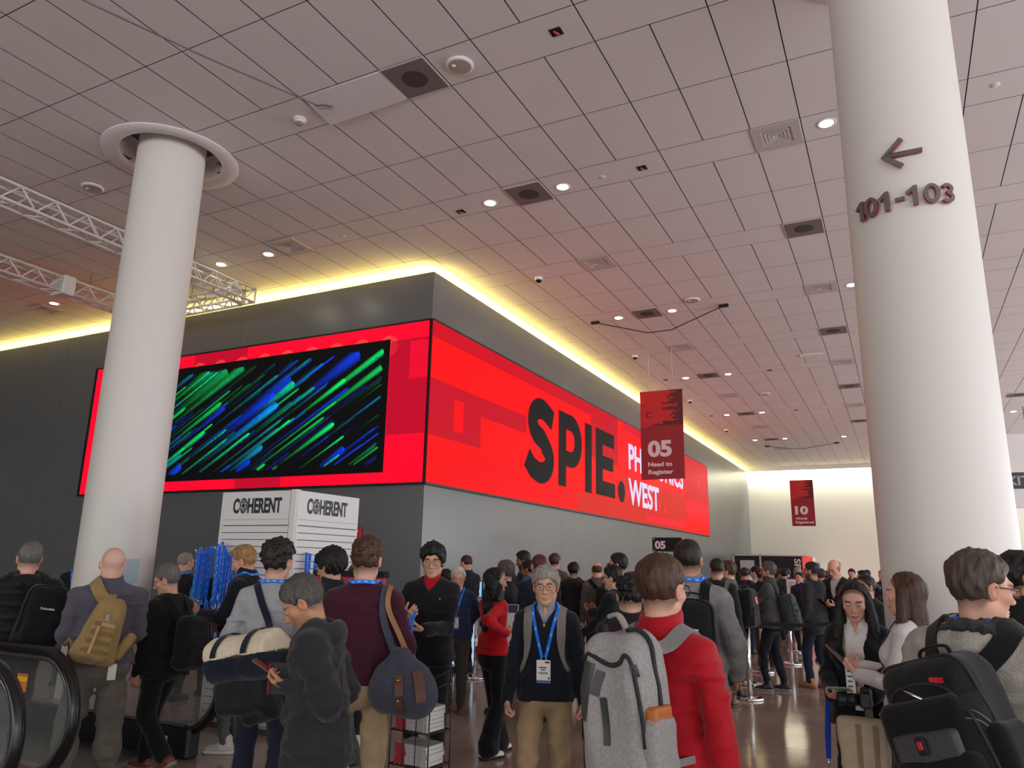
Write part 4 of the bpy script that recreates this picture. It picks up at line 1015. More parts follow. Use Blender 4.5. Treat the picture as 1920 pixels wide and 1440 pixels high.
    if col == 'crew': gp.append(Fn(lambda P, c=T(0,-.010,1.482), R_=Rl @ rotx(-.28): (lambda q: np.sqrt((np.sqrt((q[...,0])**2 + (q[...,1]*1.02)**2) - .068)**2 + (q[...,2]*.7)**2) - .009)((P - c.astype(F32)) @ R_.astype(F32)), T(-.1,-.12,1.42), T(.1,.12,1.55), k=.008))
    zk = T(0,-.01,1.455)[2]; b0_ = bump; bump = lambda P: np.minimum(b0_(P)*np.clip((zk - P[...,2])/.07, .12, 1), .45*th + .001)
    g.gp = gp
    mtop = top.get('mat') or fabric(*top['col'], rough=top.get('rough', .85), bump=top.get('bump', .25), bscale=top.get('bscale', 70), var=top.get('var', .10))
    gn = {'sweater': 'sweater', 'puffer': 'puffer_jacket', 'fleece': 'fleece_jacket', 'jacket': 'jacket', 'coat': 'coat', 'shirt': 'shirt', 'suit': 'suit_jacket', 'hoodie': 'hoodie', 'vest': 'vest'}[top['kind']]
    g.top = soft_part(gn, gp, hg, mtop, root, bump, xf=X)
    if top.get('hoodfur'):
        soft_part('hood_lining', [Cap(T(-.080,-.02,1.475), T(.080,-.02,1.475), .054, .054, k=.04), Ell(T(0,-.105,1.425), (.129,.069,.094), k=.05), Cap(T(-.10,.02,1.47), T(-.04,.085,1.42), .044, .038, k=.02), Cap(T(.10,.02,1.47), T(.04,.085,1.42), .044, .038, k=.02), Plane(T(0,-.10,1.462), Rl @ V3(0,-.25,-1), k=.012), Cap(nb + Rl @ V3(0,.014,.05), ntp + (ntp - nb)*.3, .064, .066, op='s', k=.008)], hg*.8, fabric(*top['hoodfur'], bscale=160, bump=.8), root, lambda P: .007*noise(P*F32(60)), xf=X)
    if 'vest' in sp:
        soft_part('vest', torso(th + .014) + [Plane(T(0,0,hem - .02), Rl @ V3(0,0,-1)), Cap(nb + V3(0,0,.05), ntp + (ntp - nb)*.3, .072, .07, op='s', k=.01)], hg, fabric(*sp['vest']), root, bump, xf=X)
    if 'shirt' in sp:       # what shows at the neck under the outer garment
        c = sp['shirt']; q = torso(min(th - .022, .0)) if col in ('vneck', 'lapel', 'open') else []
        q = q + [Cap(T(0,-.014,1.455), T(0,.002,1.53), .069, .064, k=.01)]
        q += [Plane(T(0,0,1.548), Rl @ V3(0,-.35,1), k=.004), Cap(T(0,-.012,1.47), ntp + (ntp - nb)*.3, .0595, .060, op='s', k=.004)]
        q += [Plane(T(0,0,.92), Rl @ V3(0,0,-1))] if len(q) > 4 else []
        if sp.get('openneck'): q.append(Ell(T(0,.10,1.46), (.035,.06,.07), op='s', k=.01))
        soft_part('shirt', q, min(hg, .0065 if lod < 2 else .012), fabric(*c, bscale=120), root, lambda P: .003*noise(P*F32(14)), xf=X)
    # ---- trousers and shoes
    tr = dict(col=(52,50,52), th=.014, flare=.0, fold=.009); tr.update(sp.get('trousers', {}))
    t0 = tr['th']; q = [Cap(V3(hx,hy-.004,hz - .01), T(0,0,1.03), .128*fat + t0, .124*fat + t0*.6, k=.03, sd=(1,0,0), ws=1.14, wf=.82)]
    q.append(Ell(V3(hx,hy-.055,hz - .03), (.13,.085,.11), k=.05))
    q.append(Plane(T(0,0,1.045), Rl @ V3(0,0,1)))
    for hj, kn, an, R in legs: q += [Cap(hj, kn, .082*min(fat,1.1) + t0, .056 + t0, k=.03), Cap(kn, an + (kn - an)*.07, .054 + t0, .036 + t0 + tr['flare'], k=.02), Plane(V3(0,0,.028), V3(0,0,-1))] if False else [Cap(hj, kn, .077*min(fat,1.1) + t0, .056 + t0, k=.03), Cap(kn, an + (kn - an)*.05, .054 + t0, .038 + t0 + tr['flare'], k=.02)]
    tf = tr['fold']
    if not sp.get('nolegs'):
        soft_part('trousers', q, hg*1.15, tr.get('mat') or fabric(*tr['col'], bscale=90, var=tr.get('var', .10)), root, lambda P: tf*(.7*noise(P*np.array([7,7,7], F32) + F32(y)) + 1.4*np.abs(noise(P*np.array([9,9,14], F32) + F32(x)*3)) - .4)*np.clip(1.5 - P[...,2], .5, 1.4), xf=X)
        sc_ = sp.get('shoe', (30,30,32)); sol = sp.get('sole', tuple(min(255, c + 20) for c in sc_))
        for hj, kn, an, R in legs:
            if lod > 2: continue
            A = lambda p: an + R @ V3(*p)
            ns = -(R @ V3(0,0,1))
            sq = [Cap(A((0,-.045,-.035)), A((0,.03,-.03)), .040, .042, k=.02), Cap(A((0,.03,-.038)), A((0,.145,-.052)), .042, .032, k=.03, sd=R @ V3(1,0,0), ws=1.12, wf=.95), Cap(A((0,-.02,-.03)), A((0,-.02,.035)), .042, .040, k=.02), Plane(A((0,0,-.062)), ns)]
            so = soft_part('shoe', sq, hg*.8, M('leather_%d_%d_%d' % sc_, sr(*sc_), .45, bump=.1, bscale=60), root, xf=X)
            sq = [Cap(A((0,-.045,-.062)), A((0,.15,-.062)), .044, .038, k=.01, sd=R @ V3(1,0,0), ws=1.1, wf=1.0), Plane(A((0,0,-.085)), ns), Plane(A((0,0,-.058)), -ns)]
            soft_part('sole', sq, hg*.8, M('rubber_%d_%d_%d' % sol, sr(*sol), .6), so, xf=X)
    # ---- the body: one skin, finer at head and hands
    base = np.array(sr(*SKIN[sp.get('skin', 'fair')])); VV, FF, CC = [], [], []; nv = 0
    def addp(v, f, c=None):
        nonlocal nv
        if len(v) == 0: return
        VV.append(v); FF.extend([[i + nv for i in q_] for q_ in f]); CC.append(np.repeat(base[None], len(v), 0) if c is None else c); nv += len(v)
    itor = [Cap(T(0,0,.99), T(0,.004,1.08), .098*fat, .100*fat, k=.04, sd=ud, ws=1.12, wf=.72)] + torso(-.026)[1:3]
    inner = itor + [p for hj, kn, an, R in legs for p in (Cap(hj, T(0,0,.99), .05, .06, k=.02), Cap(hj, kn, .054, .038, k=.03), Cap(kn, an, .036, .026, k=.02), Cap(an, an + R @ V3(0,.10,-.05), .028, .022, k=.02))] if not sp.get('nolegs') else itor
    inner = inner + [p for sh, el, wr, *_ in arms for p in (Cap(sh, el, .036, .028, k=.02), Cap(el, wr, .028, .022, k=.02))] + [Cap(T(0,-.014,1.40), hc - Rh @ V3(0,.02,.03), .052, .05, k=.03)]
    v, f = sdf_mesh(inner, .03 if lod < 2 else .038); addp(v*s, f)
    hp = head_prims(sp); nb_l = toh(T(0,-.016,1.40)); hp.insert(0, Cap(nb_l, (0,-.030,-.03), .056 if not fem else .048, .050 if not fem else .043, k=.02))
    for q_ in (-1, 1): hp.append(Cap(nb_l + V3(q_*.02,.02,.02), V3(q_*.05,-.02,-.05), .016, .016, k=.03))
    fz = .0
    v, f = sdf_mesh(hp, hh)
    c = np.repeat(base[None], len(v), 0)
    def mix(mask, colr): nonlocal c; c = c*(1 - mask[:,None]) + np.array(colr)*mask[:,None]
    gs = lambda cx, cy, cz, rx, ry, rz: np.exp(-(((v[:,0]-cx)/rx)**2 + ((v[:,1]-cy)/ry)**2 + ((v[:,2]-cz)/rz)**2))
    redder = base*np.array([1.0, .70, .66])
    for q_ in (-1, 1): mix(.5*gs(q_*.045,.07,-.03,.025,.05,.02), redder); mix(.6*gs(q_*.085,0,-.005,.015,.03,.035), redder)
    mix(.45*gs(0,.11,-.03,.014,.02,.014), redder)
    lipc = base*np.array([.82,.50,.50]) if not fem else base*np.array([.75,.38,.40]); mix(np.clip((1.2 if fem else .75)*np.exp(-((v[:,0]/.021)**4 + ((v[:,2] + .0715)/.0072)**4))*(v[:,1] > .07), 0, .9), lipc); mix(np.clip(.9*np.exp(-((v[:,0]/.021)**4 + ((v[:,2] + .0715)/.0014)**2))*(v[:,1] > .07), 0, .8), lipc*.3)
    hcol = np.array(sr(*HAIRC[sp.get('hair', ('short','dark'))[1]]))
    brow = np.array(sr(*HAIRC[sp['brow']])) if 'brow' in sp else hcol*1.0
    for q_ in (-1, 1):
        bz = .0275 - ((np.abs(v[:,0]) - .032)/.02)**2*.003
        mix(np.clip(1.7*np.exp(-(((np.abs(v[:,0])-.033)/.019)**4 + ((v[:,2]-bz)/.0048)**2))*(v[:,1] > .055)*(np.sign(v[:,0]) == q_), 0, .9), brow)
        mix(np.clip(.55*np.exp(-(((np.abs(v[:,0])-.0325)/.017)**4 + ((v[:,2]-.0095)/.0035)**2))*(v[:,1] > .07)*(np.sign(v[:,0]) == q_), 0, .8), base*.25)
    if sp.get('beard'):
        bm_ = np.clip((-.036 - v[:,2] + .25*np.clip(.05 - v[:,1], 0, .1))/.014, 0, 1)*np.clip((v[:,1] + .012)/.02, 0, 1)*np.clip((v[:,2] + .135)/.02, 0, 1); bm_ *= 1 - np.clip(1.6*gs(0,.10,-.0705,.02,.03,.008), 0, 1)
        mix(bm_*sp['beard'], hcol)
    if sp.get('hair', ('short',))[0] not in ('bald', 'thin'): 
        mix((.75 if sp.get('hair', ('short',))[0] != 'none' else .3)*np.clip((v[:,2] - 1.42*(v[:,1] - .02))/.02, 0, 1)*np.clip((v[:,2] + .085)/.045, 0, 1)*(np.abs(v[:,0]) < .079), hcol)
    addp(frh(v), f, c)
    # hands
    if lod < 3:
        for sh, el, wr, d, n, rt, po in arms:
            if po is None: continue
            v, f = sdf_mesh(hand_prims(wr, d, n, rt, po, .95 if not fem else .86, el - wr), hd)
            c2 = np.repeat(base[None], len(v), 0)*(1 + .08*noise(v*90.)[:,None]); addp(v*s, f, c2*np.array([1.0,.93,.92]))
    me = link_mesh('body', np.concatenate(VV), FF, skin_m, root, True, None, np.concatenate(CC)); g.body = me
    # ---- hair, eyes, glasses
    st, hcn = sp.get('hair', ('short', 'dark'))
    if st != 'none':
        pr, b = make_hair(sp, st, hcn, hh)
        v, f = sdf_mesh(pr, hh*1.15, b)
        if len(v): link_mesh('hair', frh(v), f, hair_mat(hcn), root, True)
    if lod < 2 and sp.get('eyes', 1):
        for q_ in (-1, 1):
            mb = MB(); mb.ell((0,0,0), (.0122,.0122,.0122), 20, 14); v = np.concatenate(mb.v)
            v = v[:, [0, 2, 1]]; look = sp.get('look', (0, 0)); dv = unit(V3(look[0], 1, look[1])); a = (v/.0122) @ dv
            c = np.where(a[:,None] > .955, .01, np.where(a[:,None] > .83, np.array([[.05,.025,.012]]) if not sp.get('blue') else np.array([[.10,.17,.24]]), np.array([[.62,.56,.52]])))
            link_mesh('eye', frh(v + V3(q_*.0325, .0845, .005)), mb.f, eye_m, root, True, None, c)
    if sp.get('glasses') and lod < 3:
        gl = sp['glasses']; gc = {'black': (20,20,22), 'thin': (90,82,76), 'sun': (14,13,14), 'gold': (150,120,80), 'brown': (70,40,25)}[gl]
        mb = MB(); yy = .108
        rr = .0016 if gl in ('thin', 'gold') else .0026
        for q_ in (-1, 1):
            w_, h_ = .0245, (.019 if gl != 'sun' else .021)
            ring = [(q_*.034 + w_*math.copysign(abs(math.cos(a))**.7, math.cos(a)), yy - .004*abs(math.cos(a))*(1 if q_*math.cos(a) > 0 else -0.2), .004 + h_*math.copysign(abs(math.sin(a))**.7, math.sin(a))) for a in np.linspace(0, 2*PI, 24, endpoint=False)]
            mb.tube(ring, rr, 6, closed=True)
            mb.tube([(q_*.058, yy - .004, .010), (q_*.079, .06, .012), (q_*.083, .0, .012), (q_*.082, -.015, -.006)], rr, 6)
        mb.tube([(-.0095, yy, .008), (0, yy + .003, .011), (.0095, yy, .008)], rr, 6)
        v = np.concatenate(mb.v); go = link_mesh('glasses', frh(v), mb.f, M('frame_' + gl, sr(*gc), .3, metal=.6 if gl in ('thin', 'gold') else 0), root, mb.sm)
        for q_ in (-1, 1):
            mb = MB(); mb.lathe((q_*.034, yy, .004), [(.0005, .0), (.0235, -.0008)], 20, ax='y'); v = np.concatenate(mb.v); v[:,2] = .004 + (v[:,2] - .004)*.82
            lm = M('lens_dark', (.02,.015,.012), .08) if gl == 'sun' else M('lens_clear', (1,1,1), .02, alpha=.05)
            link_mesh('lens', frh(v), mb.f, lm, go, True)
    # ---- lanyard, badge
    if sp.get('lanyard'):
        lc = sp['lanyard']; lm = fabric(*lc, bscale=200, rough=.6)
        front = sp.get('badge', 0)
        if front:
            by = 1.10
            pts = [(-.012,.13,by + .06), (-.035,.15,1.24), (-.066,.12,1.38), (-.086,.02,1.475), (-.060,-.072,1.495), (0,-.096,1.502), (.060,-.072,1.495), (.086,.02,1.475), (.066,.12,1.38), (.035,.15,1.24), (.012,.13,by + .06)]
        else: pts = [(-.05,.14,1.25), (-.075,.11,1.38), (-.088,.02,1.475), (-.062,-.070,1.497), (0,-.094,1.505), (.062,-.070,1.497), (.088,.02,1.475), (.075,.11,1.38), (.05,.14,1.25)]
        P = bez([T(*p) for p in pts], 44); P, N = project(gp + [Cap(T(0,-.014,1.44), T(0,0,1.54), .066, .06, k=.01)], P, .004 + .55*top['fold'])
        mb = MB(); mb.ribbon(P*s, N, .022*s, .002); lo = local_part('lanyard', mb, lm, root)
        if lc[2] > 150 and lod < 2:
            mb = MB()
            for k in range(3, len(P)-3, 3): 
                t_ = unit(P[k+1] - P[k-1]); mb.ribbon(np.array([P[k] - t_*.012, P[k] + t_*.012])*s + N[k]*.0022, N[k], .008*s, .0006)
            local_part('lanyard_print', mb, M('print_pale', sr(150,190,235), .6), lo, 'pale print repeated along the lanyard')
        if front:
            c0, nn = project(gp, T(0,.16,by - .02)[None], .012); c0 = c0[0]; uz = unit(Rl @ V3(0,.04,1)); mb = MB()
            for q_ in (-1, 1): mb.tube([np.array(P[0 if q_ < 0 else -1])*s, (c0 + ud*q_*.02 + uz*.066)*s], .004*s, 6)
            local_part('clip', mb, chrome, root)
            def card(x0, x1, z0, z1, off): 
                mb_ = MB(); a = [(c0 + ud*xx + uz*zz + Rl @ V3(0,off,0))*s for xx, zz in ((x0,z0),(x1,z0),(x1,z1),(x0,z1))]; b_ = [p + Rl @ V3(0,-.003,0) for p in a]
                mb_.add(a + b_, [(0,1,2,3),(7,6,5,4),(0,4,5,1),(1,5,6,2),(2,6,7,3),(3,7,4,0)]); return mb_
            bo = local_part('badge', card(-.048,.048,-.085,.065,0), M('badge_white', sr(232,230,224), .4), root)
            local_part('badge_stripe', card(-.048,.048,-.085,-.066,.0012), M('badge_blue', sr(60,100,170), .4), bo, 'blue stripe')
            mb = MB()
            for x0, x1, z0, z1 in ((-.042,-.01,.045,.056),(-.02,.03,.012,.02),(-.012,.016,-.002,.005),(-.03,.036,-.018,-.014),(-.03,.03,-.026,-.022),(-.042,-.032,-.06,-.045)):
                q_ = card(x0,x1,z0,z1,.0012); mb.add(np.concatenate(q_.v), q_.f)
            local_part('badge_print', mb, M('print_dark', sr(60,60,70), .6), bo)
    g.X = X; g.Rl = Rl; g.ud = ud; g.legs = legs; g.nk = nk
    return g
def gear(g, name, label, cat, origin, group=None):
    """a thing carried by person g: an Empty in the same frame, at its own base; returns (root, loc offset)"""
    o = np.asarray(origin, float)*g.s; c, s_ = math.cos(g.rz), math.sin(g.rz)
    t = thing(name, label, cat, (g.x + o[0]*c - o[1]*s_, g.y + o[0]*s_ + o[1]*c, o[2]), g.rz, group)
    t['_o'] = 0; del t['_o']
    return t, o
# ================================================================ kiosk with lanyards
blue_lan = (24, 92, 205)
def kiosk():
    t = thing('display_kiosk', 'tall white slatwall kiosk with black lettering on two header boards', 'kiosk', (-6.14, 6.6, 0))
    slat = M('slat_white', sr(224, 223, 220), .5); grv = M('slat_groove', sr(92, 70, 62), .7)
    xl, xr, yf, yb = -6.69, -5.606, 6.06, 7.09
    mb = MB(); mb.box((xl+.01, yf+.02, .02), (xr-.02, yb-.02, 2.39)); part('core', mb, grv, t)
    L_ = MB(); Rr = MB()
    for k in range(28):
        z1 = 2.035 - .004 - .073*k; z0 = max(.05, z1 - .065)
        if z1 < .06: break
        L_.box((xl+.035, yf, z0), (xr-.095, yf+.03, z1)); Rr.box((xr-.03, yf+.02, z0), (xr, yb, z1))
    L_.box((xl+.035, yf, 2.041), (xr-.095, yf+.03, 2.098)); Rr.box((xr-.03, yf+.02, 2.041), (xr, yb, 2.098))
    part('slat_panel', L_, slat, t); part('slat_panel', Rr, slat, t)
    mb = MB(); mb.box((xl+.035, yf, 2.101), (xr-.095, yf+.03, 2.40)); part('header_board', mb, slat, t)
    mb = MB(); mb.box((xr-.03, yf+.02, 2.101), (xr, yb, 2.40)); part('header_board', mb, slat, t)
    mb = MB(); mb.box((xr-.083, yf-.004, 0), (xr-.012, yf+.06, 2.41)); part('corner_post', mb, slat, t)
    mb = MB(); mb.box((xl, yf-.004, 0), (xl+.033, yf+.06, 2.40)); part('corner_post', mb, slat, t)
    mb = MB(); mb.box((xl-.02, yf-.02, 0), (xr+.02, yb+.02, .05)); part('plinth', mb, M('plinth_grey', sr(90,88,86), .6), t)
    ink = M('kiosk_ink', sr(38, 38, 40), .5); pale = slat
    def logo(o, ux, wid):
        ux = np.array(ux, float); uz = (0,0,1); o = np.array(o, float); h = .150
        part('lettering', text_mesh('C', o, ux, uz, h, wid*.125, bold=.036, ext=.003), ink, t)
        part('lettering', text_mesh('HERENT', o + ux*wid*.305, ux, uz, h, wid*.695, bold=.036, ext=.003), ink, t)
        A = lambda cx, cz, rx, rz, n=28: [(cx + rx*math.cos(a), cz + rz*math.sin(a)) for a in np.linspace(0, 2*PI, n, endpoint=False)]
        c0 = (wid*.215, h*.5)
        dk = part('logo_disc', poly_mesh([A(*c0, wid*.085, h*.55)], o, ux, uz, 1, .003), ink, t)
        mb = MB(); nn = np.cross(ux, uz)
        for rot in (0, 1.05, 2.1):
            pts = []
            for a in np.linspace(0, 2*PI, 28, endpoint=False):
                x_, z_ = .072*math.cos(a), .030*math.sin(a); c_, s_ = math.cos(rot), math.sin(rot)
                pts.append(o + ux*(c0[0] + (x_*c_ - z_*s_)*wid*1.15) + np.array((0,0,1.))*(c0[1] + (x_*s_ + z_*c_)*.95) + nn*.0035)
            mb.tube(pts, .0022, 5, closed=True)
        part('logo_orbit', mb, pale, dk)
    logo((-6.515, yf-.0005, 2.175), (1,0,0), .70); logo((xr+.0005, 6.22, 2.175), (0,1,0), .66)
    mb = MB()
    for (x_, z_) in ((-6.52, 1.72), (-6.25, 1.75), (-6.40, 1.22)): mb.tube([(x_, yf, z_), (x_, yf-.42, z_+.02), (x_, yf-.44, z_+.05)], .005, 8)
    for y_ in (6.24, 6.62): mb.tube([(xr, y_, 1.76), (xr+.26, y_, 1.72), (xr+.28, y_, 1.74)], .005, 8)
    part('hook', mb, chrome, t)
kiosk()
lan_m = M('lanyard_blue', sr(36, 118, 236), .5, bump=.2, bscale=200, spec=.3)
lan_p = M('print_pale', sr(150, 190, 235), .6)
def make_lanyard(ln):
    t = thing('lanyard', 'x', 'lanyard', (0, 0, 0))
    mb = MB(); pts = [(-.006, -.004, -ln), (-.010, -.006, -.05), (-.007, -.003, 0), (0, 0, .012), (.007, .003, 0), (.010, .006, -.05), (.006, .004, -ln)]
    mb.ribbon(bez(pts, 24), (0, -1, 0.15), .021, .0015); part('strap', mb, lan_m, t)
    mb = MB()
    for k in range(6): z = -.06 - k*ln/7; mb.box((-.005, -.0125, z-.022), (.004, -.0105, z)); 
    part('print', mb, lan_p, t, 'pale print repeated down the strap')
    mb = MB(); mb.tube([(0,0,-ln-.0), (0,0,-ln-.018)], .006, 8); mb.tube([(.008*math.cos(a), .002, -ln-.032+.014*math.sin(a)) for a in np.linspace(0, 2*PI, 12, endpoint=False)], .0022, 6, closed=True); part('clip', mb, chrome, t)
    return t
rnd = random.Random(4); lan0 = None
def hang(x, y, z, rz, label, group, ln=.5):
    global lan0
    if lan0 is None: lan0 = make_lanyard(.52); o = lan0; o.location = (x, y, z); o['label'] = label; o['group'] = group
    else: o = dup(lan0, (x, y, z), None, label, group)
    o.rotation_euler = (rnd.uniform(-.03,.03), rnd.uniform(-.03,.03), rz + rnd.uniform(-.25,.25))
for hx, hz, n, lab in ((-6.52, 1.735, 9, 'blue lanyard in the left bunch on the kiosk, beside the blond man'), (-6.25, 1.765, 9, 'blue lanyard in the bunch on the kiosk nearest the blond man'), (-6.40, 1.225, 8, 'blue lanyard in the low bunch under the hanging metal clips')):
    for k in range(n): hang(hx + rnd.uniform(-.035,.035), 6.02 - .045*k, hz - .005 + .10*(k - n)/n*(-1 if hx < -6.3 else .3) + rnd.uniform(-.04,.03), .15, lab, lab)
for hy, n, lab in ((6.24, 4, 'blue lanyard on the right kiosk face, on the hook nearer the corner post'), (6.62, 4, 'blue lanyard on the right kiosk face, on the far hook')):
    for k in range(n): hang(-5.57 + .05*k, hy + rnd.uniform(-.02,.02), 1.745 - .012*k, 1.2, lab, lab)
# red counter-top banner in front of the kiosk
t = thing('red_banner', 'red banner with black and white lettering, partly hidden behind the man in maroon', 'banner', (-4.6, 5.6, 0))
mb = MB(); mb.box((-4.86, 5.58, 1.0), (-4.10, 5.64, 1.545)); part('panel', mb, M('banner_red', sr(206, 22, 38), .5), t)
mb = MB(); mb.cyl((-4.48, 5.61, .02), .03, .98, 16); mb.lathe((-4.48, 5.61, 0), [(.001,.02),(.2,.02),(.2,0)], 24); part('stand', mb, blackm, t)
mb = MB(); mb.box((-4.88, 5.57, 1.545), (-4.08, 5.65, 1.60)); part('top_rail', mb, blackm, t)
part('lettering', text_mesh('SPIE.', (-4.52, 5.58, 1.435), (1,0,0), (0,0,1), .05, .16, bold=.03), blackm, t, 'black lettering')
part('lettering', text_mesh('PHOTONICS', (-4.35, 5.58, 1.462), (1,0,0), (0,0,1), .02, .14, bold=.03), white, t, 'small white lettering')
part('lettering', text_mesh('WEST', (-4.35, 5.58, 1.435), (1,0,0), (0,0,1), .02, .07, bold=.03), white, t, 'small white lettering')
part('lettering', text_mesh('with', (-4.70, 5.58, 1.27), (1,0,0), (0,0,1), .10, .28, bold=.03), white, t, 'word with in white')

# ================================================================ escalators
glass = M('clear_glass', (.30, .36, .34), .03, alpha=.12, spec=.6)
rubber = M('black_rubber', sr(22, 21, 22), .28, spec=.5); steel = M('brushed_steel', sr(150, 150, 150), .3, metal=.9)
def balustrade(t, y, xe, xl=-9.0):
    """handrail loop with glass infill; xe the outermost point"""
    r = .42; cz = .615; cx = xe - r
    def loop(off):
        rr, rz = r - off, .415 - off
        return [(xl, y, cz + rz)] + [(x_, y, cz + rz) for x_ in np.linspace(xl + .5, cx - .3, 6)] + [(cx + rr*math.sin(a), y, cz + rz*math.cos(a)) for a in np.linspace(0, PI, 26)] + [(cx - .5, y, cz - rz), (xl, y, cz - rz)]
    mb = MB(); mb.tube(loop(0), .042, 12, flat=.75); part('handrail', mb, rubber, t)
    mb = MB(); mb.tube(loop(.05), .016, 8, flat=1.3); part('rail_guide', mb, steel, t)
    g_ = loop(.06); n = len(g_); mb = MB(); mb.add([(p[0], y-.006, p[2]) for p in g_] + [(p[0], y+.006, p[2]) for p in g_], [tuple(range(n)), tuple(range(2*n-1, n-1, -1))] + [(i, i+n, (i+1) % n + n, (i+1) % n) for i in range(n)]); part('glass_panel', mb, glass, t)
    mb = MB(); mb.rbox((xl, y-.07, 0), (cx + .16, y+.07, .26), .02); part('skirt', mb, M('skirt_dark', sr(38,38,42), .4, metal=.3), t)
    mb = MB(); mb.box((xl, y-.075, .26), (cx + .10, y+.075, .285)); part('skirt_rail', mb, steel, t)
t = thing('escalator', 'escalator with black rubber handrails and glass sides, the one whose rails end mid-left', 'escalator', (-7, 4.27, 0))
balustrade(t, 3.50, -5.03); balustrade(t, 5.05, -5.34)
mb = MB(); mb.box((-9, 3.58, 0), (-5.95, 4.97, .015)); part('landing_plate', mb, M('landing_steel', sr(110,108,106), .35, metal=.8, bump=.4, bscale=120), t)
mb = MB(); mb.box((-5.93, 4.972, .05), (-5.85, 4.976, .17)); mb.box((-6.03, 4.972, .05), (-5.98, 4.976, .17)); pl = part('number_plate', mb, M('plate_white', sr(225,225,222), .5), t)
part('number', text_mesh('10', (-6.02, 4.970, .07), (1,0,0), (0,0,1), .085, .15, bold=.03, ext=.003), blackm, t, 'number 10')
mb = MB(); mb.box((-5.70, 3.492, .74), (-5.58, 3.4935, .86)); st = part('warning_sticker', mb, M('sticker_orange', sr(226,120,50), .5), t, 'orange warning sticker')
mb = MB(); mb.box((-5.70, 3.4905, .81), (-5.58, 3.492, .84)); part('sticker_band', mb, M('sticker_yellow', sr(240,200,40), .5), st)
mb = MB()
for k in range(3): mb.box((-6.6 + k*.25, 3.6 + k*.02, .0155), (-6.45 + k*.25, 3.64 + k*.02, .017))
part('step_marking', mb, M('step_yellow', sr(214,170,50), .6), t)
t = thing('escalator', 'nearest escalator handrail, cut by the left edge of the photo', 'escalator', (-6.5, 2.95, 0))
balustrade(t, 2.95, -4.72)

# ================================================================ queue posts and belts
def make_post():
    t = thing('stanchion', 'x', 'queue post', (0, 0, 0))
    mb = MB(); mb.lathe((0,0,0), [(.001,.0),(.175,0),(.178,.012),(.175,.03),(.15,.038),(.04,.05),(.001,.052)], 36); part('base', mb, chrome, t)
    mb = MB(); mb.cyl((0,0,.045), .030, .90, 20); part('pole', mb, chrome, t)
    mb = MB(); mb.lathe((0,0,.94), [(.001,0),(.034,0),(.036,.01),(.036,.085),(.03,.095),(.001,.097)], 20); part('belt_head', mb, blackm, t)
    return t
posts = [((-1.97, 11.0), 'chrome queue post holding the near end of the black belt'), ((-2.2, 12.35), 'chrome queue post close behind the near belt post'), ((-.88, 11.65), 'chrome queue post where the belt meets the woman in the black blazer'), ((-1.98, 15.4), 'chrome queue post between the dark sweater man and the hooded man'), ((-2.2, 17.9), 'chrome queue post carrying the small white notice'), ((-2.25, 13.9), 'chrome queue post base just left of the dark sweater man'), ((-5.93, 10.55), 'chrome queue post left of the woman in red'), ((-4.1, 19.5), 'chrome queue post far back near the grey wall')]
p0 = None
for (x, y), lab in posts:
    if p0 is None: p0 = make_post(); p0.location = (x, y, 0); p0['label'] = lab; p0['group'] = 'chrome queue posts'
    else: dup(p0, (x, y, 0), None, lab, 'chrome queue posts')
def belt(a, b, label):
    a = np.array((*a, .985)); b = np.array((*b, .985)); d = unit(b - a); a = a + d*.037; b = b - d*.037
    mb = MB(); n = np.array((-d[1], d[0], 0)); pts = [a + (b - a)*u + np.array((0,0,-.03*4*u*(1-u))) for u in np.linspace(0, 1, 9)]
    mb.ribbon(pts, n, .05, .003); tag(solo('queue_belt', mb, fabric(26, 26, 28, bscale=200)), label, 'belt')
belt(posts[0][0], posts[2][0], 'black retractable belt stretched across the queue in front of the two men in line')
belt(posts[5][0], posts[3][0], 'black retractable belt behind the dark sweater man')
belt(posts[1][0], posts[5][0], 'short black retractable belt between the two posts left of the queue')
t = thing('queue_notice', 'small white notice in a frame on a queue post', 'notice', (-2.2, 17.9, 1.037))
mb = MB(); mb.cyl((-2.2, 17.9, 1.038), .012, .13, 10); part('stem', mb, chrome, t)
mb = MB(); mb.rbox((-2.31, 17.87, 1.165), (-2.09, 17.93, 1.50), .01); part('frame', mb, alu, t)
mb = MB(); mb.box((-2.295, 17.867, 1.18), (-2.105, 17.87, 1.485)); sh = part('sheet', mb, M('paper_pinkish', sr(228,210,216), .6), t)
mb = MB()
for k in range(4): mb.box((-2.27, 17.865, 1.42-.035*k), (-2.27+(.13,.1,.12,.06)[k], 17.867, 1.43-.035*k))
part('print', mb, M('print_dark', sr(60,60,70), .6), sh)

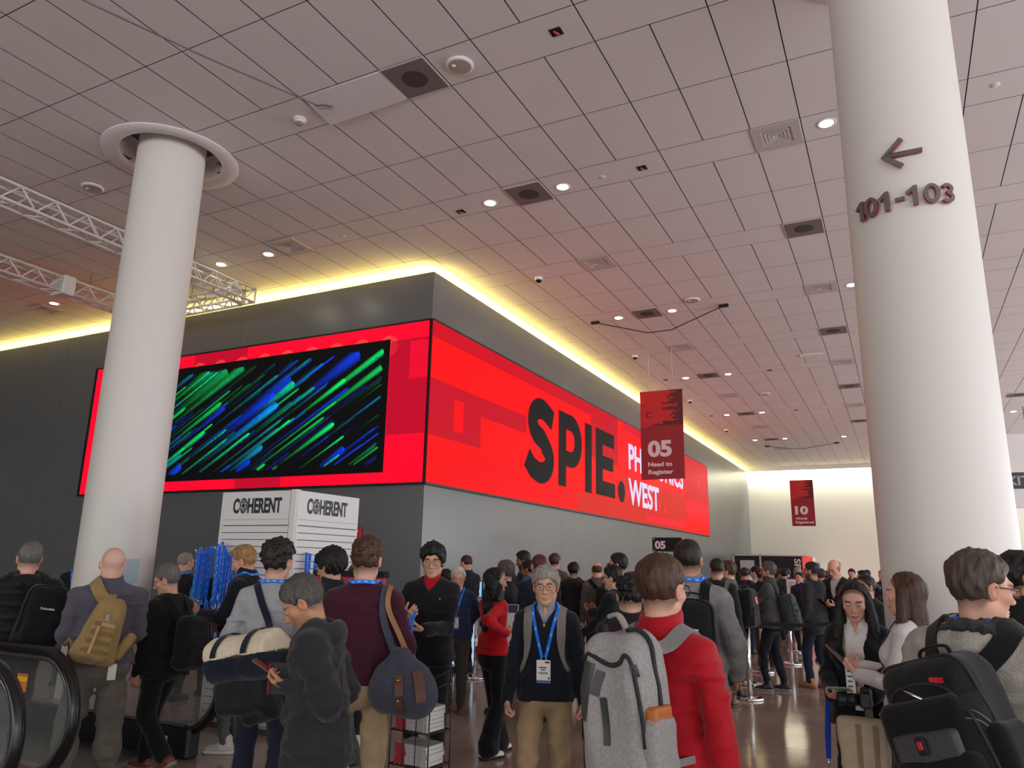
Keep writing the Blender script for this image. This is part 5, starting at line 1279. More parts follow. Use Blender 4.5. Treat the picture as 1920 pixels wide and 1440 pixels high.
# ================================================================ registration counters along the wall
glow = M('counter_glow', (.5,.6,.7), .4, emit=sr(178, 214, 248), estr=.8)
def counter(x0, x1, y, label, scr=True):
    t = thing('registration_counter', label, 'counter', ((x0+x1)/2, y+.3, 0), 0, 'registration counters'); lam = M('laminate_grey', sr(196,194,190), .4)
    mb = MB(); mb.rbox((x0, y, 0), (x1, y+.6, .98), .015); part('body', mb, lam, t)
    mb = MB(); mb.rbox((x0-.04, y-.05, .98), (x1+.04, y+.65, 1.03), .012); part('top', mb, blackm, t)
    mb = MB(); n = 12; w_ = x1 - x0 - .10
    for k in range(n):
        a, b_ = k/n, (k+1)/n; f = lambda u: y - .012 - .05*math.sin(PI*u)
        for z0, z1 in ((.06, .90),): mb.quad((x0+.05+w_*a, f(a), z0), (x0+.05+w_*b_, f(b_), z0), (x0+.05+w_*b_, f(b_), z1), (x0+.05+w_*a, f(a), z1))
    part('lit_panel', mb, glow, t)
    rd = M('print_red', sr(176, 30, 52), .5)
    part('lettering', text_mesh('PHOTONICS', (x0+.07, y-.066, .78), (1,0,0), (0,0,1), .065, w_*.93, bold=.02), rd, t)
    part('lettering', text_mesh('WEST', (x0+.07, y-.066, .685), (1,0,0), (0,0,1), .065, w_*.5, bold=.02), rd, t)
    if scr:
        s_ = thing('monitor', 'lit monitor on the ' + label.split(',')[0].split(' behind')[0], 'monitor', ((x0+x1)/2, y+.3, 1.03), 0, 'registration monitors')
        xc_ = (x0+x1)/2
        mb = MB(); mb.box((xc_-.22, y+.28, 1.12), (xc_+.22, y+.31, 1.40)); part('screen', mb, black, s_)
        mb = MB(); mb.box((xc_-.205, y+.278, 1.135), (xc_+.205, y+.28, 1.385)); part('display', mb, M('monitor_glow', (.1,.1,.1), .3, emit=sr(150, 205, 240), estr=.9), s_)
        mb = MB(); mb.lathe((xc_, y+.32, 1.03), [(.001,0),(.09,0),(.09,.01),(.02,.02),(.02,.14)], 20); part('stand', mb, greym, s_)
counter(-7.05, -6.35, 11.42, 'white lit counter by the wall corner, left of the woman in red')
counter(-4.62, -3.92, 12.2, 'white counter with a lit panel of red lettering behind the badge man', False)
counter(-4.9, -4.2, 15.6, 'white lit counter further along the grey wall')

# ================================================================ magazine rack
def rack():
    t = thing('wire_rack', 'black wire rack full of magazines on the floor', 'rack', (-3.12, 4.80, 0)); wm = M('wire_black', sr(26,22,22), .4)
    C = np.array((-2.972, 4.672)); f = unit(np.array((-3.309, 4.699)) - C); sd = np.array((f[1], -f[0])); sd = sd if sd[1] > 0 else -sd
    W, Dp = .335, .25; P = lambda u, v, z: (C[0] + f[0]*u + sd[0]*v, C[1] + f[1]*u + sd[1]*v, z)
    mb = MB()
    for u, v, zt in ((0,0,.90),(W,0,.90),(W,Dp,.94),(0,Dp,.94)): mb.tube([P(u,v,0), P(u,v,zt)], .005, 8)
    for z in (.90, .82): mb.tube([P(0,0,z), P(W,0,z), P(W,Dp,z+.04), P(0,Dp,z+.04)], .004, 6, closed=True)
    part('frame', mb, wm, t)
    for z in (.545, .325, .105):
        mb = MB(); mb.tube([P(0,0,z), P(W,0,z), P(W,Dp,z), P(0,Dp,z)], .005, 6, closed=True)
        for k in range(1, 7): mb.tube([P(W*k/7,0,z), P(W*k/7,Dp,z)], .003, 6)
        for k in range(1, 5): mb.tube([P(0,Dp*k/5,z), P(W,Dp*k/5,z)], .003, 6)
        for k in range(1, 3): mb.tube([P(W*k/3,-.001,z), P(W*k/3,-.001,z+.2)], .0035, 6)
        part('shelf', mb, wm, t)
    rr = random.Random(3)
    pg = M('pages_white', sr(228,226,224), .7); cv = M('cover_pattern', sr(178,176,174), .35, var=.45, vscale=30, stretch=(12,1,1)); rd = M('spine_red', sr(160,20,36), .4)
    def mag(z, h, j, label, grp):
        a = rr.uniform(-.02, .02); u0, v0 = .03 + rr.uniform(-.006,.006), .012 + rr.uniform(0,.008)
        m_ = thing('magazine', label, 'magazine', P(W/2, Dp/2, z), 0, grp)
        def bx(u0_, u1_, v0_, v1_, z0, z1, sag=.0):
            mb = MB(); n = 6; v = []
            for k in range(n+1):
                u = u0_ + (u1_-u0_)*k/n; s_ = -sag*max(0, 1 - (k/n)*2.2)**2
                v += [P(u,v0_,z0+s_), P(u,v1_,z0+s_), P(u,v1_,z1+s_), P(u,v0_,z1+s_)]
            F = [(0,1,2,3), (n*4+3,n*4+2,n*4+1,n*4)]
            for k in range(n):
                for q in range(4): F.append((k*4+q, k*4+(q+1) % 4, (k+1)*4+(q+1) % 4, (k+1)*4+q))
            return mb.add(v, F)
        w_ = .27
        part('pages', bx(u0+.002, u0+w_-.002, v0+.003, v0+.205, z+.001, z+h-.001, .004), pg, m_)
        part('cover', bx(u0, u0+w_, v0+.001, v0+.207, z+h-.001, z+h, .004), cv, m_)
        part('spine', bx(u0, u0+w_-.09, v0, v0+.002, z, z+h, .004), cv, m_)
        part('spine_block', bx(u0+w_-.089, u0+w_, v0, v0+.002, z, z+h, .0), rd, m_, 'red end of the spine')
    for z, n, g_ in ((.552, 6, 'magazines stacked on the upper wire shelf'), (.332, 5, 'magazines stacked on the lower wire shelf')):
        for k in range(n): mag(z + k*.0262, .0255, k, 'white magazine with red spine on the %s wire shelf, %s' % ('upper' if n == 6 else 'lower', ('bottom of its stack','second from the bottom','third from the bottom','fourth from the bottom', 'fifth from the bottom' if n == 6 else 'topmost of its stack','topmost of its stack')[k]), g_)
rack()

# ================================================================ far booth
t = thing('exhibit_booth', 'black exhibition booth with vertical white lettering and a red side wall', 'booth', (-5.7, 38.5, 0))
mb = MB(); mb.box((-7.26, 38, 0), (-4.17, 38.06, 2.33)); part('front_wall', mb, M('booth_black', sr(16,16,18), .6), t)
mb = MB()
for x_ in (-7.28, -6.05): mb.box((x_, 37.98, 0), (x_+.07, 38.1, 2.39))
mb.box((-7.28, 37.98, 2.33), (-4.15, 38.1, 2.39)); part('frame', mb, alu, t)
mb = MB(); mb.box((-6.95, 37.97, .9), (-6.3, 38.0, 2.12)); part('notice_board', mb, M('board_grey', sr(190,190,188), .5), t)
mb = MB(); mb.box((-4.18, 38.06, 0), (-4.14, 42.6, 2.39)); part('side_wall', mb, M('booth_red', sr(226,48,44), .5), t)
mb = MB(); mb.box((-4.16, 42.6, 0), (-4.10, 43.6, 2.36)); part('side_wall', mb, white, t, 'white end panel')
part('lettering', text_mesh('SPIE.', (-4.48, 37.99, 2.22), (0,0,-1), (1,0,0), .26, .95, bold=.03, ext=.01), M('sign_letters'), t)
t = thing('info_screen', 'small upright blue screen beside the far booth', 'screen', (-3.4, 36, 0))
mb = MB(); mb.box((-3.62, 35.97, 1.3), (-3.2, 36.03, 2.05)); part('frame', mb, alu, t)
mb = MB(); mb.box((-3.59, 35.96, 1.34), (-3.23, 35.97, 2.01)); part('display', mb, E('screen_blue', 40, 110, 220, .8), t)
mb = MB(); mb.box((-3.44, 35.98, 0), (-3.38, 36.02, 1.3)); mb.box((-3.6, 35.8, 0), (-3.22, 36.2, .02)); part('stand', mb, alu, t)
# door outline in the dark wall behind the lanyards
mb = MB(); mb.box((-12.05, YC-.006, 0), (-10.9, YC-.001, 2.35)); struct('door_1', mb, wall_dark)
# small pale notice on the left column
t = thing('column_notice', 'small pale blue notice plate fixed to the left column at head height', 'notice', (-8.45, 6.19, 1.4))
ca_ = math.atan2(6.41 - 6.17, -8.84 + 8.455)
mb = MB(); n_ = 8
for k in range(n_):
    a0_, a1_ = [-.40 + .40*(k + u)/n_ for u in (0, 1)]; q_ = lambda a, z: (-8.84 + .453*math.cos(a), 6.41 + .453*math.sin(a), z)
    mb.quad(q_(a0_, 1.36), q_(a1_, 1.36), q_(a1_, 1.66), q_(a0_, 1.66))
part('plate', mb, M('notice_blue', sr(176, 196, 206), .4), t)
# ================================================================ bags and things in the hand
def gloc(g, o): c, s_ = math.cos(g.rz), math.sin(g.rz); return (g.x + o[0]*c - o[1]*s_, g.y + o[0]*s_ + o[1]*c, o[2])
def carried(g, name, label, cat, origin, group=None):
    o = np.asarray(origin, float)*g.s
    t = thing(name, label, cat, gloc(g, o), g.rz, group); return t, o
def strap_path(g, mid, ends, n=40, off=.007, keep=(.10, .90)):
    P = bez(ends[0:1] + [g.T(*m) for m in mid] + ends[1:2], n); Q, N = project(g.gp, P, off); t = np.linspace(0, 1, len(P))
    w_ = np.clip(np.minimum((t - 0)/keep[0], (1 - t)/(1 - keep[1])), 0, 1)[:,None]
    return smooth_path(P*(1 - w_) + Q*w_, N, 5)
def backpack(g, label, col=(24,24,26), c=(0,-.26,1.18), size=(.30,.46,.19), roll=0, pitch=0, yaw=0, straps=(1,-1), strapcol=None, pocket=True, zips=True, handle=True, h=.010, group=None, taper=.10, fold=.012, m=None, extra=None, sw_=.055):
    s = g.s; R = g.Rl @ rotz(math.radians(yaw)) @ roty(math.radians(roll)) @ rotx(math.radians(pitch)); C = g.T(*c); W, H_, D = size
    L = lambda x, y, z: C + R @ V3(x*W, y*D, z*H_)
    t, o = carried(g, 'backpack', label, 'backpack', L(0,0,-.5), group)
    m = m or fabric(*col, rough=.7, bump=.35, bscale=150); sc = strapcol or tuple(max(8, int(q*.75)) for q in col)
    xf = lambda v: v*s - o
    body = [Box(C, V3(W,D,H_)/2, min(.075, D*.42), R=R, taper=taper), Box(L(0,-.12,-.12), V3(W*.46,D*.44,H_*.36), .06, R=R, k=.03)]
    bump = lambda P: fold*(.6*noise(P*np.array([7,7,5], F32) + F32(g.x)) + .9*np.abs(noise(P*np.array([9,9,6], F32) + 5)) - .35)
    soft_part('pack_body', body, h, m, t, bump, xf=xf)
    G = Obj(); G.body = body; G.L = L; G.R = R; G.xf = xf; G.t = t; G.o = o; G.C = C; G.bump = bump
    if pocket:
        pk = [Box(L(0,-.50,-.20), V3(W*.38, D*.14, H_*.25), .03, R=R, taper=.05)]
        soft_part('front_pocket', pk, h, m, t, lambda P: .006*noise(P*F32(11)), xf=xf); G.pk = pk
    zm = fabric(*[max(6, int(q*.5)) for q in col], bscale=200, rough=.5)
    def line(pts, r, name, mm, prims=None, off=.006, n=40):
        P = bez([L(*p) for p in pts], n); Q, N = project(prims or body, P, off); mb = MB(); mb.tube(Q*s - o, r*s, 6); return local_part(name, mb, mm, t)
    G.line = line
    if zips:
        line([(-.47,-.45,-.25), (-.46,-.4,.15), (-.36,-.3,.42), (0,-.25,.50), (.36,-.3,.42), (.46,-.4,.15), (.47,-.45,-.25)], .0055, 'zip', zm)
        if pocket: line([(-.34,-.64,-.02), (-.2,-.66,.04), (.2,-.66,.04), (.34,-.64,-.02)], .0045, 'zip', zm, pk)
    if handle:
        mb = MB(); mb.tube(bez([L(-.16,.22,.47), L(-.13,.24,.56), L(.13,.24,.56), L(.16,.22,.47)], 18)*s - o, .010*s, 8, flat=.6); local_part('top_handle', mb, fabric(*sc, bscale=150), t)
    for sg in straps:
        P, N = strap_path(g, [(sg*.100,-.085,1.44), (sg*.108,-.01,1.465), (sg*.112,.07,1.42), (sg*.118,.115,1.32), (sg*.130,.115,1.17), (sg*.165,.06,1.05)], [L(sg*.25,.40,.36), L(sg*.40,.42,-.38)])
        mb = MB(); mb.ribbon(P*s - o, N, np.interp(np.linspace(0,1,len(P)), [0,.15,.6,.75,1], [sw_,sw_*1.1,sw_,.028,.025])*s, .009*s); local_part('strap', mb, fabric(*sc, bscale=150), t)
    return G
def decal(G, g, u, v, w_, h_, m, name, label=None, d=.003, prims=None, rot=0, face=-1, side=0):
    """a small patch lying on the outer face of a bag: u, v in shares of its width and height"""
    n = 7; P = []
    for j in range(n):
        for i in range(n):
            a, b = (i/(n-1) - .5)*w_, (j/(n-1) - .5)*h_; c, s_ = math.cos(rot), math.sin(rot)
            if side: p = G.L(side*.62, u, v) + G.R @ V3(0, (a*c - b*s_), a*s_ + b*c)
            else: p = G.L(u, -.62, v) + G.R @ V3(a*c - b*s_, 0, a*s_ + b*c)
            P.append(p)
    P = np.array(P); dr = G.R @ (V3(-side,0,0) if side else V3(0,1,0)); pr = prims or G.body
    for _ in range(14): f_ = field(pr, P) + (G.bump(P.astype(F32)) if prims is None else 0) - d; P = P + dr*np.clip(f_, -.03, .06)[:,None]*.8
    Q = P + (-dr)*.002
    F = [(j*n+i, j*n+i+1, (j+1)*n+i+1, (j+1)*n+i) for j in range(n-1) for i in range(n-1)]
    mb = MB(); mb.add(np.concatenate([Q, P])*g.s - G.o, F + [tuple(k + n*n for k in f[::-1]) for f in F], True)
    o = local_part(name, mb, m, G.t, label); return o
def phone(g, label, c, up, nrm, sz=(.074,.152,.009), col=(28,28,32), lit=False, cat='phone', name='smartphone'):
    c = np.asarray(c, float); up = unit(up); nrm = unit(np.asarray(nrm, float) - up*(np.asarray(nrm, float) @ up)); R = np.stack([np.cross(up, nrm), up, nrm], 1)
    t, o = carried(g, name, label, cat, c - V3(0,0,sz[1]*.3)); mb = MB(); mb.rbox(-V3(*sz)/2, V3(*sz)/2, .004); v = np.concatenate(mb.v) @ R.T + c
    link_mesh('case', v*g.s - o, mb.f, M('phone_%d_%d_%d' % col, sr(*col), .3, metal=.3), t, mb.sm)
    mb = MB(); h = V3(*sz)/2; mb.box((-h[0]+.004, -h[1]+.004, h[2]), (h[0]-.004, h[1]-.004, h[2]+.0006)); v = np.concatenate(mb.v) @ R.T + c
    link_mesh('display', v*g.s - o, mb.f, M('phone_lit', (.05,.05,.05), .15, emit=sr(170,190,205), estr=.7) if lit else M('phone_glass', (.02,.02,.025), .3, spec=.3), t, mb.sm)
    return t
def sheet(g, name, label, cat, c, ux, uz, w_, h_, th=.002, col=(235,234,230), m=None):
    """a card, leaflet or booklet in the person's frame"""
    c = np.asarray(c, float); ux = unit(ux); uz = unit(np.asarray(uz, float) - ux*(np.asarray(uz, float) @ ux)); n = np.cross(ux, uz)
    t, o = carried(g, name, label, cat, c - uz*h_/2)
    def pc(nm, x0, x1, z0, z1, d0, d1, mm, lab=None):
        mb = MB(); v = [c + ux*x + uz*z + n*d for d in (d0, d1) for x, z in ((x0,z0),(x1,z0),(x1,z1),(x0,z1))]
        mb.add(np.array(v)*g.s - o, [(3,2,1,0),(4,5,6,7),(0,1,5,4),(1,2,6,5),(2,3,7,6),(3,0,4,7)]); return local_part(nm, mb, mm, t, lab)
    pc('sheet', -w_/2, w_/2, -h_/2, h_/2, 0, th, m or M('paper_%d_%d_%d' % col, sr(*col), .6)); return pc, t
# ================================================================ the crowd, nearest first
BL = (34, 120, 234)
D_ = lambda **k: k
down_fist = lambda sg, w=(.245,.04,.80), p='grip': D_(w=(sg*w[0], w[1], w[2]), d=(0,.15,-1), n=(-sg,.1,0), pose=p)

# man in red with the grey backpack
g = person('person in a red shirt with short brown hair, seen from behind with a grey backpack', -.865, 3.02, 1.715, -28, lod=0, hface=.0036,
    top=D_(col=(172,14,30), collar='stand', th=.017, hem=.80, kind='shirt', fold=.016, bscale=260, rough=.6), hair=('fade','brown'), hairopt=D_(t=.009, top=.02), skin='fair', head=(-6,2,0), glasses='black', R=D_(w=(.30,.0,.84), d=(.05,.15,-1), n=(-1,.2,0), pose='relax'), L=D_(w=(-.24,.16,.92), d=(0,.5,-.9), n=(1,0,0), pose='relax'), trousers=D_(col=(34,34,40)), fat=1.04)
G = backpack(g, 'large light grey backpack with black zips, on the shoulder of the man in red', (150,146,144), (.01,-.295,1.225), (.285,.52,.21), roll=-4, yaw=0, straps=(1,-1), strapcol=(132,128,126), pocket=False, zips=False, handle=False, h=.008, taper=.14, fold=.018, m=fabric(152,148,146, bscale=220, bump=.35, var=.16, vscale=90))
zb = M('zip_black', sr(26,26,28), .6, bump=.3, bscale=300)
G.line([(-.40,-.52,.30), (-.30,-.56,.36), (0,-.56,.29), (.16,-.56,.30), (.25,-.55,.35), (.33,-.5,.28), (.38,-.45,-.02), (.40,-.45,-.22)], .0085, 'zip', zb, off=.005)
G.line([(.14,-.1,.49), (.30,-.05,.45), (.44,-.1,.30), (.485,-.1,-.06)], .0085, 'zip', zb, off=.005)
G.line([(-.46,-.1,.30), (-.495,-.2,-.1), (-.46,-.2,-.42)], .012, 'zip', zb, off=.002)
mb = MB(); hp_ = bez([G.L(-.26,.05,.46), G.L(-.24,.0,.565), G.L(-.04,.0,.60), G.L(.12,-.02,.50)], 20); mb.tube(hp_*g.s - G.o, .015, 10, flat=.6); local_part('top_handle', mb, zb, G.t)
mb = MB(); mb.tube(bez([G.L(.10,-.04,.51), G.L(-.02,-.03,.605), G.L(-.16,-.03,.60)], 14)*g.s - G.o, .019, 10, flat=.5); local_part('handle_pad', mb, fabric(140,136,134, bscale=220), G.t)
pt = M('patch_charcoal', sr(70,68,70), .55); 
decal(G, g, -.36, .12, .052, .20, pt, 'patch', 'dark grey diagonal patch', rot=-.25); decal(G, g, -.16, .17, .036, .085, pt, 'patch', 'small dark grey patch', rot=-.35)
decal(G, g, -.085, -.07, .026, .155, M('patch_black', sr(26,26,28), .4), 'patch', 'black rubber strip', rot=.03); decal(G, g, .36, .25, .022, .042, M('patch_black'), 'port_cover', 'black rubber port cover', rot=.3)
soft_part('side_pocket', [Box(G.L(.45,-.12,-.26), V3(.045,.085,.125), .04, R=G.R, taper=-.1)], .008, fabric(146,142,140, bscale=220, bump=.35, var=.16, vscale=90), G.t, lambda P: .008*np.abs(noise(P*F32(14))), xf=G.xf)
t, o = carried(g, 'leather_pouch', 'tan leather pouch in the side pocket of the grey backpack', 'pouch', G.L(.46,-.14,-.10))
soft_part('pouch', [Box(G.L(.46,-.14,-.055), V3(.035,.062,.042), .012, R=G.R)], .006, M('tan_leather', sr(176,96,36), .45, bump=.1, bscale=80), t, xf=lambda v: v*g.s - o)
mb = MB(); mb.tube(bez([G.L(.44,-.2,.0), G.L(.43,-.24,.05), G.L(.47,-.26,.03)], 8)*g.s - o, .006, 6); local_part('pull_tag', mb, M('tag_red', sr(206,24,60), .5), t)
mb = MB(); q = np.array([g.T(.14,-.20,.98), g.T(.155,-.205,.85), g.T(.16,-.2,.70)]); mb.ribbon(bez(q, 14)*g.s - G.o, (0,-1,0), .03, .004); local_part('strap', mb, zb, G.t, 'loose black strap end')

# bearded-chin man on the phone
g = person('person in a black hooded parka looking down at a phone', -2.51, 2.985, 1.625, 80, lod=0, hface=.0034,
    top=D_(col=(40,40,44), collar='hood', th=.034, hem=.80, kind='coat', fold=.020, flare=.03, bscale=200, rough=.65), shirt=(60,60,70), hair=('short','darkgrey'), hairopt=D_(t=.012, top=.022, side=.016, line=.078, lineh=.07), skin='tan', head=(4,34,0), lean=6, fat=1.05,
    L=D_(w=(-.09,.12,1.21), d=(.35,.85,.25), n=(.45,-.1,.9), pose='phone'), R=D_(w=(.10,.11,1.20), d=(-.35,.9,.2), n=(-.45,0,.9), pose='phone'), trousers=D_(col=(92,66,34), th=.022), shoe=(40,36,34), beard=.25)
c = g.T(-.01,.25,1.30); phone(g, 'dark smartphone in the hands of the man in the black parka', c, (-.02,.72,.45), (0,-.5,.8), (.076,.158,.010), (96,88,84))
pc, t = sheet(g, 'notebook', 'black spiral notebook held under the arm of the man in the parka', 'notebook', g.T(-.03,.17,1.245), (0,1,.02), (0,.05,1), .11, .15, .012, (30,29,31))
mb = MB()
for k in range(16): p = g.T(-.03,.17,1.245) + V3(-.006, .055, -.068 + k*.0092); mb.tube([(p[0] + .008*math.cos(a), p[1] + .006*math.cos(a), p[2] + .008*math.sin(a)) for a in np.linspace(0, 2*PI, 8, endpoint=False)], .0018, 5, closed=True)
mb.v = [np.concatenate(mb.v)*g.s - np.asarray(carried.__defaults__ or 0) if False else np.concatenate(mb.v)*g.s - (g.T(-.03,.17,1.245) - unit(V3(0,.05,1))*.075)*g.s]; local_part('spiral', mb, M('spiral_red', sr(150,40,50), .4), t)

# big man at the right edge
gg = person('person in a grey heathered hooded jacket with glasses, large at the right edge', .24, 3.46, 1.75, -22, lod=0, hface=.0034,
    top=D_(col=(166,160,150), collar='hood', th=.034, hem=.78, kind='hoodie', fold=.016, bscale=120, bump=.7, var=.25, hoodfur=(44,43,44)), shirt=(176,196,222), hair=('full','brown_grey'), hairopt=D_(t=.014, top=.022, side=.010), skin='fair', head=(-38,6,0), glasses='brown', lanyard=BL, fat=1.15, hs=1.06, R=D_(w=(.27,.12,.98), d=(0,.6,-.8), n=(-1,0,0), pose='relax'), L=D_(w=(-.25,.16,.98), d=(.1,.6,-.8), n=(1,0,0), pose='relax'))
HAIRC['darkbrown'] = (52,42,36)
G = backpack(gg, 'big black backpack with grey panels worn by the man in the grey hooded jacket', (27,27,28), (.02,-.305,1.115), (.36,.56,.25), roll=-18, yaw=-4, straps=(-1, 1), handle=True, h=.008, pocket=False, zips=False, taper=.10, fold=.014, sw_=.07)
zm = M('zip_grey', sr(92,88,76), .4, metal=.4); bk = fabric(21,21,22, bscale=160)
for nm_, pr_ in (('front_pocket', [Box(G.L(-.05,-.50,.08), V3(.150,.045,.115), .04, R=G.R)]), ('front_pocket', [Box(G.L(-.03,-.56,-.26), V3(.150,.055,.135), .045, R=G.R)])):
    soft_part(nm_, pr_, .007, bk, G.t, lambda P: .006*noise(P*F32(10)), xf=G.xf)
soft_part('grey_panel', [Box(G.L(-.05,-.66,-.03), V3(.120,.022,.075), .02, R=G.R)], .007, M('leatherette_grey', sr(58,58,60), .5, bump=.2, bscale=120), G.t, lambda P: .003*noise(P*F32(12)), xf=G.xf, label='charcoal leather-look panel')
soft_part('side_pocket', [Box(G.L(.47,-.1,-.16), V3(.04,.09,.14), .035, R=G.R, taper=-.1)], .008, bk, G.t, lambda P: .006*noise(P*F32(12)), xf=G.xf)
G.line([(-.44,-.5,.10), (-.34,-.6,.30), (-.1,-.6,.36), (.2,-.6,.33), (.38,-.55,.2), (.44,-.5,-.05), (.46,-.5,-.3)], .007, 'zip', M('zip_black'), off=.003)
G.line([(-.36,-.3,.46), (0,-.35,.52), (.30,-.3,.46), (.46,-.3,.30), (.49,-.25,.0)], .006, 'zip', M('zip_black'), off=.003)
G.line([(.30,-.52,.19), (.40,-.45,.16), (.48,-.35,.08)], .004, 'zip', zm, off=.003); G.line([(.32,-.52,.14), (.41,-.45,.11), (.49,-.35,.02)], .004, 'zip', zm, off=.003)
mb = MB(); mb.rbox((-.017,-.008,-.028), (.017,.008,.028), .006); v = np.concatenate(mb.v) @ G.R.T; q0 = G.L(-.06,-.80,.03); link_mesh('badge_plate', (v + q0)*gg.s - G.o, mb.f, blackm, G.t); mb = MB(); mb.rbox((-.009,-.012,-.012), (.009,-.007,.014), .003); v = np.concatenate(mb.v) @ G.R.T; o_ = link_mesh('emblem', (v + q0)*gg.s - G.o, mb.f, M('emblem_red', sr(190,30,40), .4), G.t); o_['label'] = 'small red emblem'
mb = MB(); mb.tube(np.array([G.L(-.20,-.5,.36), G.L(.02,-.56,.27)])*gg.s - G.o, .006, 8); local_part('zip_pull', mb, chrome, G.t, 'metal zip pull'); 
for a, b_ in (((.22,-.66,-.06), (.27,-.66,-.16)), ((.29,-.64,-.15), (.34,-.64,-.25))):
    mb = MB(); pa, pb = G.L(*a)*gg.s - G.o, G.L(*b_)*gg.s - G.o; mb.tube([pa, pa*.7+pb*.3, pb*.7+pa*.3, pb], [.004,.007,.004,.007], 8); local_part('zip_pull', mb, chrome, G.t, 'metal zip pull')
decal(G, gg, .20, .36, .05, .018, M('emblem_red'), 'loop_tag', 'red fabric tag', d=.004, rot=-.2); decal(G, gg, .42, .22, .045, .05, blackm, 'logo_patch', d=.004)
mb = MB()
# man in light grey sweater with the canvas duffel
g = person('person in a light grey sweater with wavy dark hair, carrying a canvas duffel bag', -3.86, 4.02, 1.795, -8, lod=0,
    top=D_(col=(158,158,162), collar='crew', th=.014, hem=.90, fold=.016, bscale=180), hair=('curly','dark'), hairopt=D_(t=.018, top=.034, curl=.5, nape=-.085), skin='fair', head=(-28,4,0), lanyard=BL, L=D_(w=(-.30,.16,.90), d=(.1,.2,-1), n=(1,.2,0), pose='grip'), R=D_(w=(.22,.24,1.02), d=(-.3,.9,.1), n=(-1,0,0), pose='grip'), trousers=D_(col=(32,36,50)), shoe=(36,36,40))
def duffel(g, name, label, ca, cb, r, mt_top, mt_bot, split, bands):
    """cylinder bag from ca to cb (person frame): two-tone body, web bands, end zip"""
    s = g.s; ca, cb = np.array(ca, float), np.array(cb, float); ax = unit(cb - ca); up = unit(V3(0,0,1) - ax*ax[2]); sd = np.cross(ax, up); L_ = np.linalg.norm(cb - ca)
    t, o = carried(g, name, label, 'bag', (ca + cb)/2 - up*r)
    def fn(P):
        q = P - ca.astype(F32); u = q @ ax.astype(F32); a = q @ sd.astype(F32); b = q @ up.astype(F32)
        rad = np.sqrt(a*a + b*b*np.where(b < 0, F32(1.25), F32(1.0))) - r; e = np.abs(u - L_/2) - L_/2
        return smax(rad, e, .03)
    bump = lambda P: .012*(noise(P*F32(8)) + .6*np.abs(noise(P*F32(15))) - .3)
    m_ = r + .05; lo, hi = np.minimum(ca, cb) - m_, np.maximum(ca, cb) + m_
    base = Fn(fn, lo, hi, k=.004); xf = lambda v: v*s - o
    soft_part('canvas_top', [base, Plane(ca + up*split, -up)], .010, mt_top, t, bump, xf=xf)
    soft_part('canvas_bottom', [Fn(lambda P: fn(P) - .003, lo, hi, k=.004), Plane(ca + up*split, up)], .010, mt_bot, t, bump, xf=xf)
    for u in bands:
        c0 = ca + ax*L_*u; pts = [c0 + (r + .012)*(math.cos(a)*sd + math.sin(a)*up) for a in np.radians(np.linspace(170, 10, 20))]
        mb = MB(); mb.ribbon((np.array(pts)*s - o), [p - c0 for p in pts], .042, .004); local_part('web_band', mb, mt_bot, t)
    return t, o, ax, up, sd, L_
cream, navy = fabric(222, 206, 180, bscale=180, var=.06), fabric(24, 30, 46, bscale=180, var=.08)
t, o, ax, up, sd, L_ = duffel(g, 'duffel_bag', 'cream and navy canvas duffel bag slung behind the man in the grey sweater', (-.275,-.13,1.0), (.12,-.40,1.09), .148, cream, navy, .015, (.22, .72))
P, N = strap_path(g, [(-.02,-.16,1.30), (-.085,-.08,1.45), (-.10,.02,1.455), (-.10,.12,1.33), (-.17,.10,1.15)], [V3(.06,-.36,1.16), V3(-.26,-.05,1.10)])
mb = MB(); mb.ribbon(P*g.s - o, N, .045, .004); local_part('shoulder_strap', mb, navy, t)
mb = MB(); e0 = V3(.105,-.405,1.06); mb.tube((bez([e0 + up*.10 - sd*.03, e0 + up*.03, e0 - up*.04 + sd*.04], 10))*g.s - o, .005, 6); local_part('zip', mb, M('zip_pale', sr(225,215,200), .5), t)
mb = MB(); q = e0 + ax*.008; mb.add(np.array([q + sd*a_ + up*b_ + ax*c_ for c_ in (0,.003) for a_, b_ in ((.03,.01),(.07,-.01),(.06,-.04),(.02,-.02))])*g.s - o, [(0,1,2,3),(7,6,5,4),(0,4,5,1),(1,5,6,2),(2,6,7,3),(3,7,4,0)]); local_part('leather_tag', mb, M('leather_brown', sr(92,56,44), .5), t, 'brown leather tag')
t, o = carried(g, 'folded_jacket', 'black jacket draped below the cream and navy duffel bag', 'jacket', V3(-.05,-.28,.72))
soft_part('folded_jacket', [Box(V3(-.07,-.23,.83), V3(.20,.09,.12), .06, R=rotz(-.5) @ roty(-.15)), Box(V3(.02,-.24,.76), V3(.14,.07,.10), .05, R=rotz(-.5) @ roty(-.3), k=.05)], .010, fabric(24,24,26, bscale=160, rough=.5), t, lambda P: .016*np.abs(noise(P*F32(10))), xf=lambda v: v*g.s - o)

